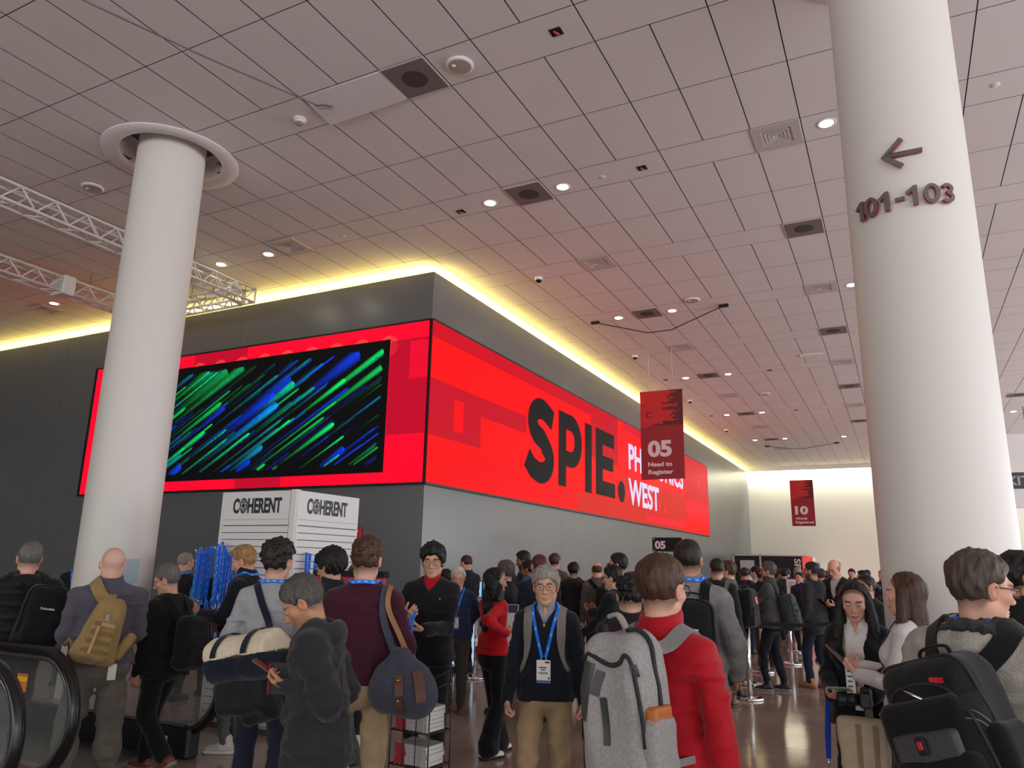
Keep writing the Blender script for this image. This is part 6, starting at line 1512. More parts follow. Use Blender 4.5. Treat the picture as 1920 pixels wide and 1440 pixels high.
# man in maroon
g = person('person in a maroon sweater and khaki trousers with curly brown hair, back to the viewer', -3.06, 3.98, 1.815, -4, lod=0,
    top=D_(col=(64,24,40), collar='crew', th=.015, hem=.915, fold=.014, bscale=180), shirt=(210,206,206), hair=('curly','brown'), hairopt=D_(t=.008, top=.024, curl=.5), skin='fair', head=(-10,0,0), lanyard=BL, R=D_(w=(.27,.12,.92), d=(0,.5,-.8), n=(-1,0,0), pose='grip'), L=D_(w=(-.16,.30,1.08), d=(.3,.8,.2), n=(1,0,.3), pose='pinch'), trousers=D_(col=(158,136,104), fold=.016), shoe=(60,46,38), sw=1.06, feet=((.11,.02,-8),(-.09,.0,6)))
t, o = carried(g, 'duffel_bag', 'slate blue duffel bag with brown leather tabs at the hip of the man in maroon', 'bag', V3(.30,-.14,.72))
slate = fabric(66,68,80, bscale=180, var=.12); lth = M('leather_brown', sr(96,56,46), .5)
RB = rotz(-.35)
bagp = [Cap(V3(.20,-.17,.90), V3(.35,-.23,.88), .122, .118, k=.05), Cap(V3(.20,-.17,1.03), V3(.33,-.21,1.01), .05, .05, k=.12), Cap(V3(.22,-.17,1.12), V3(.27,-.19,1.12), .02, .02, k=.10)]
bagb = lambda P: .014*(noise(P*F32(8)) + .7*np.abs(noise(P*F32(14))) - .3)
soft_part('bag_body', bagp, .010, slate, t, bagb, xf=lambda v: v*g.s - o)
def on_bag(pts, w_, mm, nm, lab=None, off=.012):
    P, N = project(bagp, bez([V3(*p) for p in pts], 12), off); mb = MB(); mb.ribbon(P*g.s - o, N, w_, .004); return local_part(nm, mb, mm, t, lab)
on_bag([(.235,-.33,1.02), (.235,-.36,.95), (.235,-.37,.90)], .05, lth, 'leather_tab', 'brown leather tab'); on_bag([(.23,-.37,.875), (.23,-.38,.81), (.23,-.36,.78)], .042, lth, 'leather_tab', 'brown leather tab')
on_bag([(.345,-.30,1.03), (.36,-.33,.95), (.375,-.37,.87)], .06, lth, 'leather_tab', 'brown leather tab')
mb = MB(); br = M('brass', sr(196,160,84), .25, metal=1)
for p in ((.235,-.33,.985), (.231,-.37,.87)):
    Q, N = project(bagp, V3(*p)[None], .018); mb.ell(Q[0]*g.s - o, (.009,.009,.009), 10, 6)
local_part('stud', mb, br, t, 'brass studs')
P, N = strap_path(g, [(.13,-.14,1.34), (.125,-.05,1.455), (.13,.03,1.43), (.15,.11,1.30)], [V3(.20,-.17,1.11), V3(.30,-.06,1.06)])
mb = MB(); mb.ribbon(P*g.s - o, N, .045, .004); local_part('shoulder_strap', mb, slate, t)
P, N = strap_path(g, [(.155,-.10,1.34), (.15,-.04,1.43), (.155,.02,1.42), (.18,.06,1.30)], [V3(.30,-.20,1.07), V3(.34,-.06,1.04)], off=.014)
mb = MB(); mb.ribbon(P*g.s - o, N, .032, .004); local_part('shoulder_strap', mb, M('leather_tan', sr(150,104,66), .5), t, 'tan leather strap')

# man behind the parka
g = person('person with glossy black hair and glasses in navy, behind the man in the parka', -4.09, 4.90, 1.765, 40, lod=0, top=D_(col=(34,36,48), collar='stand', th=.022, hem=.84, kind='jacket'), hair=('mop','black'), hairopt=D_(t=.030, top=.036), skin='asian', head=(16,12,0), glasses='thin', trousers=D_(col=(28,28,32)), R='front', L='phone')

# badge man walking towards the viewer
g = person('person with grey hair and glasses in a dark half-zip and badge, walking this way', -2.21, 4.90, 1.68, 174, lod=0, hface=.0034,
    top=D_(col=(26,29,40), collar='vneck', th=.018, hem=.865, fold=.014, bscale=200), shirt=(150,160,176), openneck=1, hair=('comb','grey'), hairopt=D_(t=.018, top=.028, side=.008, line=.082, lineh=.058, nape=-.09), brow='darkgrey', skin='asian', head=(2,2,2), glasses='thin', lanyard=BL, badge=1, look=(-.05,-.1),
    R=D_(w=(.27,.10,.78), d=(-.1,.35,-1), n=(-1,0,0), pose='grip'), L=D_(w=(-.27,-.03,.80), d=(.05,.1,-1), n=(1,.1,0), pose='grip'), trousers=D_(col=(156,132,100), fold=.016, th=.018), feet=((.09,.22,-4),(-.09,-.22,6,.03,-18)), hip=.90, shoe=(52,40,32))
phone(g, 'dark phone in the lowered hand of the walking man with the badge', g.T(-.262,.02,.70), (0,.5,-.8), (1,0,0), (.07,.14,.01), (24,24,26))
mb = MB(); zp, zn = project(g.gp, np.array([g.T(0,.16,z) for z in np.linspace(1.47,1.32,8)]), .002); mb.tube(zp*g.s, .0035, 6); local_part('zip', mb, M('zip_black'), g.root)
mb = MB(); zq = zp[4]; mb.rbox(zq*g.s + V3(-.006,.002,-.035), zq*g.s + V3(.006,.008,.01), .002); local_part('zip_pull', mb, M('pull_yellow', sr(214,168,40), .5), g.root, 'yellow zip pull')
G = backpack(g, 'grey backpack whose straps show on the walking man with the badge', (110,106,102), (0,-.24,1.18), (.28,.42,.15), strapcol=(128,122,118), pocket=False, zips=False, h=.014, sw_=.062)

# tall man in black quarter-zip
g = person('tall person with floppy black hair, glasses and a red collar, facing the viewer', -3.57, 5.56, 1.83, 168, lod=0, hface=.0036,
    top=D_(col=(26,26,30), collar='vneck', th=.018, hem=.86, fold=.014, kind='jacket', bscale=200), shirt=(190,22,40), hair=('mop','black'), hairopt=D_(t=.022, top=.030, line=.088, lineh=.064, side=.040, part=.0), skin='asian', head=(6,8,0), glasses='thin', look=(.25,-.1),
    R=D_(w=(.13,.27,1.20), d=(-.6,.6,.35), n=(-.4,-.3,.5), pose='pinch'), L=D_(w=(-.02,.30,1.11), d=(.9,.25,.1), n=(0,-.2,1), pose='pinch'), trousers=D_(col=(24,24,28)), shoe=(24,24,26))
mb = MB(); mb.box((-.035,.002,0), (.035,.004,.006)); q, n_ = project(g.gp, g.T(-.075,.16,1.335)[None], .003); v = np.concatenate(mb.v) + q[0]*g.s; link_mesh('chest_print', v, mb.f, white, g.root)['label'] = 'short white print on the chest'
pc, t = sheet(g, 'name_badge', 'white badge card with black lettering hanging from the hands of the tall man', 'badge', g.T(.07,.40,.97), (-1,0,0), (0,0,1), .10, .14, .003)
pc('badge_top', -.05,.05,.045,.07,-.001,.0, M('badge_red', sr(206,36,54), .5), 'red splash along the top')
mb = MB(); c0 = g.T(.07,.40,.97); cc = text_mesh('PHOTONICS', (0,0,0), (-1,0,0), (0,0,1), .016, .085, bold=.02, ext=.001); cd = text_mesh('WEST', (0,0,0), (-1,0,0), (0,0,1), .016, .045, bold=.02, ext=.001)
for k_, (tm, dz) in enumerate(((cc, .0), (cd, -.024))): v = np.concatenate(tm.v) + V3(.043,.0035,dz) + V3(0,0,.07); link_mesh('lettering', v*g.s, tm.f, M('print_dark', sr(60,60,70), .6), t)
t, o = carried(g, 'lanyard', 'blue lanyard dangling from the hands of the tall man in black', 'lanyard', g.T(.06,.36,1.04)); mb = MB(); mb.ribbon(bez([g.T(.04,.36,1.25), g.T(.055,.39,1.15), g.T(.05,.40,1.05), g.T(.09,.40,1.10), g.T(.07,.37,1.22)], 24)*g.s - o, (0,1,0), .02, .002); local_part('strap', mb, lan_m, t)

# woman in red
g = person('person with long curly black hair, red top and wide black trousers, reading a leaflet', -3.47, 6.50, 1.645, -54, lod=0, fem=1,
    top=D_(col=(190,20,34), collar='crew', th=.010, hem=.93, fold=.010, kind='shirt', bscale=240), hair=('wavy','black'), hairlen=.40, skin='olive', head=(-26,4,0), R=D_(w=(.24,-.02,1.14), d=(.0,.8,.6), n=(-1,.1,.1), pose='grip', el=(.3,-1,-.3)), L=D_(w=(.06,.22,1.08), d=(.25,.9,.1), n=(.4,0,.9), pose='phone'), trousers=D_(col=(22,22,25), flare=.05, th=.016, fold=.01), shoe=(226,214,196), sole=(30,30,32), feet=((.09,-.10,-6),(-.09,.16,10)))
pc, t = sheet(g, 'leaflet', 'leaflet with a navy top held by the woman in red', 'leaflet', g.T(.245,.05,1.30), (.8,.6,0), (-.1,.15,1), .11, .22, .004, (214,212,210)); pc('cover_block', -.05,.05,.03,.105,.0041,.005, M('leaflet_navy', sr(36,40,84), .5), 'navy block on the cover'); pc('cover_block', -.05,.05,.03,.105,-.001,-.0001, M('leaflet_navy')); pc('red_line', -.03,.02,.022,.028,-.001,-.0001, M('badge_red', sr(206,36,54), .5))
pc, t = sheet(g, 'leaflet', 'white folded leaflet lower in the hand of the woman in red', 'leaflet', g.T(.245,.06,1.04), (.7,.7,.2), (0,-.25,1), .09, .22, .003)
mb = MB(); q, n_ = project(g.gp, np.array([g.T(-.085+.02*i,.13,1.33) for i in range(9)]), .002)
# man in grey fleece with the black backpack
g = person('person in a grey fleece with a dark buzz cut, behind the man in red', -1.33, 5.34, 1.865, -6, lod=0, top=D_(col=(132,130,128), collar='stand', th=.026, hem=.76, kind='fleece', fold=.014, bscale=90, bump=.9, var=.2), hair=('buzz','dark'), hairopt=D_(t=.007, top=.010, side=.02), skin='tan', head=(-8,0,0), lanyard=BL, fat=1.1, trousers=D_(col=(30,34,48)), R=D_(w=(.26,.12,.92), d=(0,.6,-.8), n=(-1,0,0), pose='relax'), L='pocket', shoe=(60,50,46), feet=((.12,.03,-10),(-.12,0,8)))
G = backpack(g, 'slim black backpack on the man in the grey fleece', (24,24,26), (.03,-.255,1.15), (.30,.49,.17), roll=3, h=.010, handle=True); decal(G, g, .12, .13, .028, .028, M('patch_cream', sr(200,194,176), .5), 'logo_patch', 'small cream logo patch', d=.004)
# man with spiky hair
person('person with spiky black hair and a white collar, just behind the grey backpack', -1.55, 4.72, 1.615, 8, lod=0, top=D_(col=(30,28,32), collar='stand', th=.022, hem=.84, kind='jacket'), shirt=(220,218,216), hair=('spiky','black'), hairopt=D_(t=.006, top=.030), skin='asian', head=(-4,4,0), L='front', R='front')

# far left: puffer jacket
g = person('person in a black puffer jacket with short grey hair, back turned, at the left edge', -6.46, 3.90, 1.775, 2, lod=0, top=D_(col=(26,26,29), collar='hood', th=.040, hem=.86, kind='puffer', bscale=220, rough=.5), hair=('short','salt'), hairopt=D_(t=.008, top=.014), skin='pink', head=(6,2,0), fat=1.12, R=D_(w=(.25,.2,1.0), d=(0,.8,-.5), n=(-1,0,0), pose='relax'), L=D_(w=(-.25,.2,1.0), d=(0,.8,-.5), n=(1,0,0), pose='relax'), trousers=D_(col=(44,42,44)))
G = backpack(g, 'black day pack on the man in the puffer jacket', (20,20,22), (.13,-.30,1.19), (.30,.47,.19), roll=8, h=.011); t_ = text_mesh('Columbia', (0,0,0), (1,0,0), (0,0,1), .016, .10, bold=.02, ext=.002); q0 = G.L(.05,-.74,.13); v = (np.concatenate(t_.v) - V3(.05,0,0)) @ G.R.T + q0; link_mesh('lettering', v*g.s - G.o, t_.f, white, G.t)['label'] = 'small white lettering'
# tan sling man
g = person('person with a bald white-haired head in a grey shirt, tan sling bag on the back', -5.40, 3.90, 1.745, -2, lod=0, hface=.004, top=D_(col=(84,80,90), collar='stand', th=.020, hem=.90, kind='jacket', fold=.014, bscale=220), shirt=(214,212,210), hair=('none','white'), skin='pink', head=(8,3,0), glasses='thin', fat=1.17, sw=1.08, L=D_(w=(-.20,.27,1.06), d=(.3,.9,.1), n=(1,0,.2), pose='relax', el=(-.25,-.8,-.5)), R=D_(w=(.18,.28,1.06), d=(-.3,.9,.1), n=(-1,0,.2), pose='relax', el=(.22,-.8,-.5)), trousers=D_(col=(104,97,88), th=.034, fold=.024), shoe=(70,60,50), feet=((.13,.03,-10),(-.17,-.02,14)))
tan = fabric(150,124,78, bscale=160, bump=.5); tan2 = fabric(122,98,62, bscale=160); tan3 = fabric(172,148,104, bscale=160)
t, o = carried(g, 'sling_bag', 'tan tactical sling bag worn across the back of the bald man', 'bag', g.T(-.06,-.25,.94)); xf = lambda v: v*g.s - o
RS = g.Rl @ roty(math.radians(14)); CS = g.T(.005,-.245,1.18); LS = lambda x, y, z: CS + RS @ V3(x, y, z)
sb = [Box(LS(0,0,-.02), V3(.128,.080,.235), .07, R=RS, taper=.30), Box(LS(0,-.06,-.07), V3(.098,.055,.15), .05, R=RS, taper=.15, k=.02)]
soft_part('bag_body', sb, .009, tan, t, lambda P: .010*np.abs(noise(P*F32(13))) - .003, xf=xf)
for k in range(4):
    z = .035 - .062*k; w_ = .072 + .009*k; Q, N = project(sb, np.array([LS(x, -.13, z) for x in np.linspace(-w_, w_, 9)]), .005); mb = MB(); mb.ribbon(Q*g.s - o, N, .027, .004); local_part('webbing', mb, tan2, t)
Q, N = project(sb, np.array([LS(-.03, -.14, z) for z in np.linspace(.02,-.17,9)]), .010); mb = MB(); mb.ribbon(Q*g.s - o, N, .020, .005); local_part('compression_strap', mb, tan3, t)
Q, N = project(sb, np.array([LS(x, -.14, .035) for x in np.linspace(-.02,.09,6)]), .010); mb = MB(); mb.ribbon(Q*g.s - o, N, .026, .005); local_part('compression_strap', mb, tan3, t)
Q, N = project(sb, np.array([LS(0, -.14, .10)]), .012); mb = MB(); mb.rbox(Q[0]*g.s - o - V3(.015,.006,.024), Q[0]*g.s - o + V3(.015,.006,.024), .005); local_part('buckle', mb, M('buckle_grey', sr(140,136,126), .5), t)
P, N = strap_path(g, [(-.03,-.13,1.38), (-.075,-.07,1.455), (-.09,.02,1.46), (-.06,.13,1.32)], [LS(.0,.0,.20), g.T(.05,.15,1.15)], off=.010)
mb = MB(); mb.ribbon(P*g.s - o, N, .085, .014); local_part('shoulder_strap', mb, tan, t)
mb = MB(); mb.ribbon(np.array([LS(-.15,.03,-.16), LS(-.19,.06,-.12), g.T(-.245,-.03,1.04)])*g.s - o, (0,-1,0), .03, .004); local_part('side_strap', mb, tan2, t)
soft_part('side_pouch', [Box(LS(.175,.035,-.095), V3(.040,.045,.105), .035, R=RS @ roty(.32))], .008, tan, t, lambda P: .006*noise(P*F32(20)), xf=xf)
t, o = carried(g, 'luggage_tag', 'pale tag hanging below the tan sling bag', 'tag', g.T(.09,-.235,.82)); mb = MB(); mb.box(g.T(.07,-.24,.82)*g.s - o, g.T(.125,-.236,.93)*g.s - o); local_part('tag_card', mb, M('tag_pale', sr(206,206,186), .6), t)
# suit man
g = person('person in a black suit with grey hair and glasses, stepping left past the escalator', -5.48, 4.55, 1.645, 42, lod=0, top=D_(col=(24,24,27), collar='shirt', th=.020, hem=.80, kind='suit', fold=.010, bscale=240, rough=.8), shirt=(226,226,226), hair=('short','salt'), hairopt=D_(t=.012, top=.02), skin='asian', head=(34,18,0), glasses='thin', lean=4, R='phone', L=D_(w=(-.22,.10,.80), d=(.1,.3,-1), n=(1,.2,0), pose='relax'), trousers=D_(col=(22,22,25), th=.022), shoe=(118,62,40), sole=(150,140,126), feet=((.08,.20,0),(-.08,-.22,0,.07,-38)), hip=.90)
G = backpack(g, 'soft black backpack hanging low on the man in the black suit', (22,22,24), (.04,-.25,1.08), (.30,.44,.17), roll=4, h=.012, handle=False)
# blond man
g = person('person with blond hair in a navy jacket, profile to the left beside the lanyards', -5.56, 5.42, 1.795, 66, lod=0, top=D_(col=(30,32,42), collar='puffer', th=.026, hem=.86, kind='jacket'), hair=('short','blond'), hairopt=D_(t=.012, top=.030, side=.014, curl=.2), skin='fair', head=(6,20,0), lanyard=BL, R='front', L=D_(w=(-.10,.34,1.14), d=(.3,.9,.3), n=(.6,0,.8), pose='phone'), trousers=D_(col=(92,96,98)), shoe=(214,208,198))
pc, t = sheet(g, 'booklet', 'grey open booklet in the hand of the blond man', 'booklet', g.T(-.03,.50,1.22), (.5,.8,0), (.2,-.1,1), .14, .14, .008, (128,130,130))
G = backpack(g, 'dark olive backpack on the blond man', (40,38,36), (0,-.24,1.16), (.28,.42,.15), h=.014)
# person beyond the maroon man, and the man by the left column
person('person mostly hidden behind the man in maroon, white sneakers showing', -4.66, 5.93, 1.66, 20, lod=1, top=D_(col=(34,34,40), collar='stand', th=.02, kind='jacket'), hair=('short','dark'), skin='fair', trousers=D_(col=(40,40,46)), shoe=(222,218,212))
person('person in dark clothes half hidden behind the left column', -10.35, 6.98, 1.74, 172, lod=1, top=D_(col=(28,28,34), collar='stand', th=.02, kind='jacket'), hair=('short','dark'), skin='pink', lanyard=BL, L='front', R='front')
person('person in a black vest over a turquoise shirt right of the left column', -8.1, 6.84, 1.745, -38, lod=1, top=D_(col=(34,140,160), collar='stand', th=.014, hem=.9, kind='shirt'), vest=(30,30,34), hair=('thin','grey'), skin='pink', head=(-16,4,0), glasses='black', lanyard=BL, fat=1.1)
person('person with black hair only just showing behind the blue lanyards', -8.0, 7.35, 1.70, 10, lod=2, top=D_(col=(30,30,34), collar='stand', th=.02, kind='jacket'), hair=('short','black'), skin='fair')

# old man in blue
g = person('person with fair white hair in a navy sweater and badge, hands behind the back', -4.83, 8.10, 1.63, 172, lod=1, hface=.005, top=D_(col=(40,50,80), collar='vneck', th=.014, hem=.90), shirt=(226,222,220), hair=('comb','white'), hairopt=D_(t=.014, top=.022), skin='pink', brow='grey', head=(10,10,0), glasses='thin', lanyard=BL, badge=1, R='back', L='back', fat=1.06, trousers=D_(col=(62,57,52), th=.02), shoe=(84,54,38), feet=((.09,.03,-10),(-.09,0,10)))
person('person behind the old man in navy, only dark hair showing', -5.5, 8.9, 1.60, 20, lod=2, top=D_(col=(40,40,48), th=.02, collar='stand', kind='jacket'), hair=('short','black'), skin='asian')

# women on the right
g = person('person with long black hair in a black blazer, looking down at a phone', -.30, 5.50, 1.62, 168, lod=0, fem=1, hface=.0034, shut=0,
    top=D_(col=(26,26,28), collar='open', th=.020, hem=.80, kind='suit', fold=.010), shirt=(228,222,216), openneck=1, hair=('straight','black'), hairlen=.30, skin='fair', brow='black', head=(8,18,0), look=(0,-.4), R=D_(w=(.13,.27,1.01), d=(-.6,.8,.2), n=(-.2,0,1), pose='phone'), L=D_(w=(-.11,.27,1.03), d=(.7,.7,.2), n=(.2,0,1), pose='pinch'), trousers=D_(col=(26,26,28)), shoe=(26,26,28))
phone(g, 'pale green phone held low by the woman in the black blazer', g.T(.055,.37,1.075), (-.95,.3,.1), (0,-.4,.9), (.072,.15,.009), (150,178,160))
pc, t = sheet(g, 'badge_card', 'white printed card held upright by the woman in the black blazer', 'card', g.T(-.015,.36,1.135), (-1,.1,0), (.42,.0,1), .055, .165, .003)
for z_ in (.05,.02,-.01,-.04): pc('print', -.018,.012,z_,z_+.008,.0031,.0036, M('print_dark', sr(60,60,70), .6))
t, o = carried(g, 'tote_bag', 'beige tote bag on a khaki strap worn by the woman in the black blazer', 'bag', g.T(-.02,.20,.55)); soft_part('bag_body', [Box(g.T(-.03,.205,.73), V3(.155,.05,.17), .04, R=g.Rl, taper=-.06)], .010, fabric(196,178,152, bscale=140), t, lambda P: .008*noise(P*F32(9)), xf=lambda v: v*g.s - o)
for sx in (-.08, .02): 
    mb = MB(); mb.box(g.T(-.05+sx,.257,.60)*g.s - o, g.T(-.02+sx,.262,.86)*g.s - o); local_part('stripe', mb, fabric(150,134,108), t, 'khaki stripe')
P, N = strap_path(g, [(.02,.17,1.12), (.07,.12,1.32), (.095,.0,1.45)], [g.T(-.08,.22,.88), g.T(.09,-.07,1.42)]); mb = MB(); mb.ribbon(P*g.s - o, N, .045, .004); local_part('strap', mb, fabric(116,106,80, bscale=160), t)
t, o = carried(g, 'lanyard', 'dark blue lanyard hanging beside the woman in the black blazer', 'lanyard', g.T(.20,.20,.55)); mb = MB(); mb.ribbon(bez([g.T(.17,.22,.98), g.T(.185,.23,.80), g.T(.19,.23,.62)], 16)*g.s - o, (0,1,.05), .026, .003); mb.ribbon(bez([g.T(.17,.20,.98), g.T(.18,.205,.80), g.T(.19,.21,.62)], 16)*g.s - o, (0,1,.05), .022, .003); local_part('strap', mb, fabric(24,60,160, bscale=200), t); mb = MB(); mb.tube(np.array([g.T(.19,.23,.62), g.T(.192,.23,.57)])*g.s - o, .007, 8); local_part('clip', mb, chrome, t)
g = person('person with long straight brown hair in a white top, profile left, holding a phone', .0, 5.12, 1.675, 72, lod=0, fem=1, hface=.0034, top=D_(col=(206,200,198), collar='crew', th=.012, hem=.86, kind='shirt'), hair=('straight','brown'), hairlen=.42, skin='pale', head=(6,0,0), lanyard=(30,70,190), R=D_(w=(.06,.31,1.17), d=(-.3,.9,.2), n=(-.5,0,.9), pose='phone'), L=D_(w=(-.07,.30,1.14), d=(.35,.9,.25), n=(.6,0,.8), pose='phone'), trousers=D_(col=(28,27,30)), shoe=(40,36,34))
phone(g, 'brown-cased phone held up by the woman with long brown hair', g.T(-.02,.45,1.245), (-.1,.62,.65), (.1,-.7,.6), (.074,.15,.01), (120,84,66))
def camera_thing(g):
    t, o = carried(g, 'camera', 'black camera with a long lens hanging from the woman with brown hair', 'camera', g.T(-.05,.30,.94)); xf = lambda v: v*g.s - o
    cm = M('camera_black', sr(22,22,23), .45, bump=.2, bscale=200)
    soft_part('camera_body', [Box(g.T(-.05,.27,.995), V3(.068,.032,.046), .012, R=rotz(.25)), Box(g.T(-.05,.27,1.045), V3(.028,.028,.018), .01, k=.01), Cap(g.T(.0,.285,.96), g.T(.0,.285,1.02), .02, .02, k=.01)], .006, cm, t, xf=xf)
    d_ = unit(V3(-.25,1,-.05)); a = g.T(-.055,.30,.99); mb = MB(); pts = [a + d_*u for u in (0,.03,.031,.07,.071,.10,.101,.135)]; mb.tube(np.array(pts)*g.s - o, [.034,.034,.036,.036,.034,.034,.039,.039], 24); local_part('lens_barrel', mb, cm, t)
    mb = MB(); mb.tube(np.array([a + d_*.1352, a + d_*.136])*g.s - o, .033, 24); local_part('front_element', mb, M('lens_glass_dark', (.01,.012,.02), .05, spec=.9), t)
    P, N = project(g.gp, bez([g.T(-.10,.20,1.05), g.T(-.12,.15,1.2), g.T(-.095,.09,1.40), g.T(-.07,-.06,1.48), g.T(.07,-.06,1.48), g.T(.095,.09,1.40), g.T(.06,.15,1.2), g.T(.01,.20,1.05)], 40), .006); mb = MB(); mb.ribbon(P*g.s - o, N, .02, .003); local_part('neck_strap', mb, blackm, t)
camera_thing(g)
person('person with dark hair beyond the big man, a slice of face at the right edge', .60, 5.30, 1.79, -60, lod=1, top=D_(col=(30,30,34), collar='stand', th=.02, kind='jacket'), hair=('full','black'), skin='tan', head=(-14,0,0))
mb = MB(); mb.box((-.30, 6.0, 0), (-.18, 6.03, 1.02), rot=.12); tag(solo('easel_leg', mb, M('wood_tan', sr(150,112,68), .5, var=.2, vscale=6, stretch=(1,1,.1))), 'tan wooden easel leg standing behind the woman in the black blazer', 'easel')
# ================================================================ the queue and the people along the wall
J = lambda c, k='jacket', col='stand', **q: D_(col=c, collar=col, th=.022, hem=.84, kind=k, **q)
T_ = lambda c: D_(col=c, fold=.012)
g = person('person in profile with black hair and glasses, black jacket over a pale blue collar', -2.92, 8.30, 1.675, 72, lod=1, hface=.005, top=J((30,31,36), col='lapel'), shirt=(176,194,212), hair=('full','black'), skin='asian', head=(10,6,0), glasses='black', R=D_(w=(.08,.36,1.02), d=(-.3,.9,.1), n=(-.3,0,.9), pose='phone'), L=D_(w=(-.08,.34,1.0), d=(.3,.9,.1), n=(.3,0,.9), pose='phone'), trousers=T_((28,28,32)))
phone(g, 'blue phone in the hands of the young man with the pale blue collar', g.T(.0,.46,1.05), (0,.9,.3), (0,-.3,.9), col=(50,70,140))
g = person('person in wraparound sunglasses with short black hair and a navy jacket', -3.05, 8.85, 1.825, 66, lod=1, hface=.005, top=J((36,36,50)), hair=('short','black'), hairopt=D_(t=.008,top=.02), skin='tan', head=(16,0,0), glasses='sun', R='phone', L='phone', trousers=T_((34,36,46)))
backpack(g, 'dark backpack on the man in sunglasses', (32,32,40), h=.016)
g = person('person bald from behind in a brown jacket at the grey wall', -4.35, 11.6, 1.74, 4, lod=2, top=J((96,84,80)), hair=('bald','brown'), skin='pink', trousers=T_((40,38,40)))
backpack(g, 'black backpack on the bald man in the brown jacket', (22,22,24), (.12,-.26,1.12), (.34,.52,.22), h=.018)
person('person in a charcoal hooded jacket, back turned, at the grey wall', -4.80, 11.72, 1.735, -8, lod=2, top=J((40,38,42), col='hood'), hair=('short','black'), skin='tan', head=(-18,0,0), glasses='black', trousers=T_((34,34,40)), R='counter', L='counter')
person('person balding with brown hair in a dark grey jacket, leftmost along the grey wall', -6.42, 11.05, 1.82, 34, lod=2, top=J((44,46,54), col='stand'), hair=('thin','brown'), skin='fair', head=(14,10,0), R='counter', L=D_(w=(-.16,.42,1.06), d=(.2,1,-.1), n=(0,0,-1), pose='relax'), trousers=T_((30,30,36)))
person('person with a pink bald head partly hidden along the wall', -6.25, 12.3, 1.745, 10, lod=2, top=J((60,56,58)), hair=('bald','grey'), skin='pink', trousers=T_((40,40,44)))
person('person with a dark beard and black hooded jacket, profile left at the wall', -5.40, 11.15, 1.885, 74, lod=2, top=J((30,30,34), col='hood'), hair=('short','black'), hairopt=D_(top=.028), skin='brown', beard=.85, head=(16,16,0), trousers=T_((34,34,42)), R='counter')
g = person('person with glasses and a navy sweater carrying a teal backpack', -4.85, 10.15, 1.745, 52, lod=2, top=J((30,36,56)), hair=('short','black'), skin='brown', head=(24,10,0), glasses='black', lanyard=BL, trousers=T_((34,36,46)), R='phone')
backpack(g, 'teal backpack on the man in the navy sweater', (74,116,132), (0,-.25,1.2), (.30,.44,.17), h=.016)
person('person with a reddish brown buzz cut in a dark navy jacket behind the badge man', -3.78, 8.17, 1.80, 16, lod=1, top=J((34,36,46)), hair=('buzz','auburn'), hairopt=D_(t=.007), skin='fair', trousers=T_((30,32,40)), head=(10,0,0))
person('person with brown hair in a grey-brown sweater facing the far wall', -5.50, 12.55, 1.885, -14, lod=2, top=J((88,80,80), col='crew'), hair=('short','brown'), skin='fair', head=(-10,0,0), trousers=T_((40,40,46)))
person('person with grey-streaked hair and raised sunglasses, behind the woman in red', -4.31, 8.35, 1.71, 62, lod=1, top=J((40,42,48)), hair=('comb','darkgrey'), skin='fair', head=(14,2,0), trousers=T_((34,34,38)))
person('person with dark hair between the teal backpack and the woman in red', -4.95, 10.9, 1.70, 50, lod=2, top=J((38,40,46)), hair=('short','black'), skin='tan', trousers=T_((30,30,34)))
# the queue behind the fleece man
g = person('person in a black hooded jacket with dark hair and an olive backpack in the queue', -2.17, 10.25, 1.80, -12, lod=1, top=J((34,34,36), col='hood'), hair=('fade','dark'), skin='fair', head=(30,4,0), trousers=T_((44,42,46)), shoe=(90,52,40), feet=((.12,.05,-10),(-.12,-.05,8)))
backpack(g, 'olive grey backpack on the man in the black hooded jacket', (112,116,98), (.03,-.27,1.12), (.34,.54,.22), h=.013, roll=-3)
g = person('person with wavy brown hair and a light blue collar in the queue, profile left', -2.18, 11.0, 1.775, 66, lod=1, top=J((98,98,102), col='stand'), shirt=(176,206,226), hair=('full','brown'), skin='pink', head=(16,4,0), trousers=T_((40,42,50)))
G = backpack(g, 'black backpack with an orange patch on the man with the light blue collar', (30,30,32), (0,-.26,1.16), (.30,.50,.19), h=.014); decal(G, g, .1, .2, .06, .09, M('patch_orange', sr(206,104,70), .5), 'patch', 'orange patch', d=.004)
person('person in a navy jacket leaning left, half hidden in the queue', -2.62, 13.4, 1.79, 60, lod=2, top=J((34,38,58)), hair=('short','dark'), skin='tan', lean=8, trousers=T_((34,36,44)))
g = person('person in a dark maroon sweater further back in the queue', -2.98, 16.74, 1.715, -14, lod=2, top=J((74,34,52), col='crew'), hair=('short','dark'), skin='tan', head=(30,10,0), trousers=T_((48,66,96)))
G = backpack(g, 'black backpack with red zip tags on the man in maroon further back', (26,26,30), h=.020); decal(G, g, .05, -.1, .02, .09, M('tag_red', sr(206,24,60), .5), 'zip_tag', 'red zip tag', d=.006); decal(G, g, .3, 0, .02, .09, M('tag_red'), 'zip_tag', 'red zip tag', d=.006)
person('person in a light grey jacket with black hair beside the maroon sweater', -2.85, 17.45, 1.75, 62, lod=2, top=J((166,164,160)), hair=('short','black'), skin='fair', head=(10,16,0), trousers=T_((60,80,110)), shoe=(40,42,50))
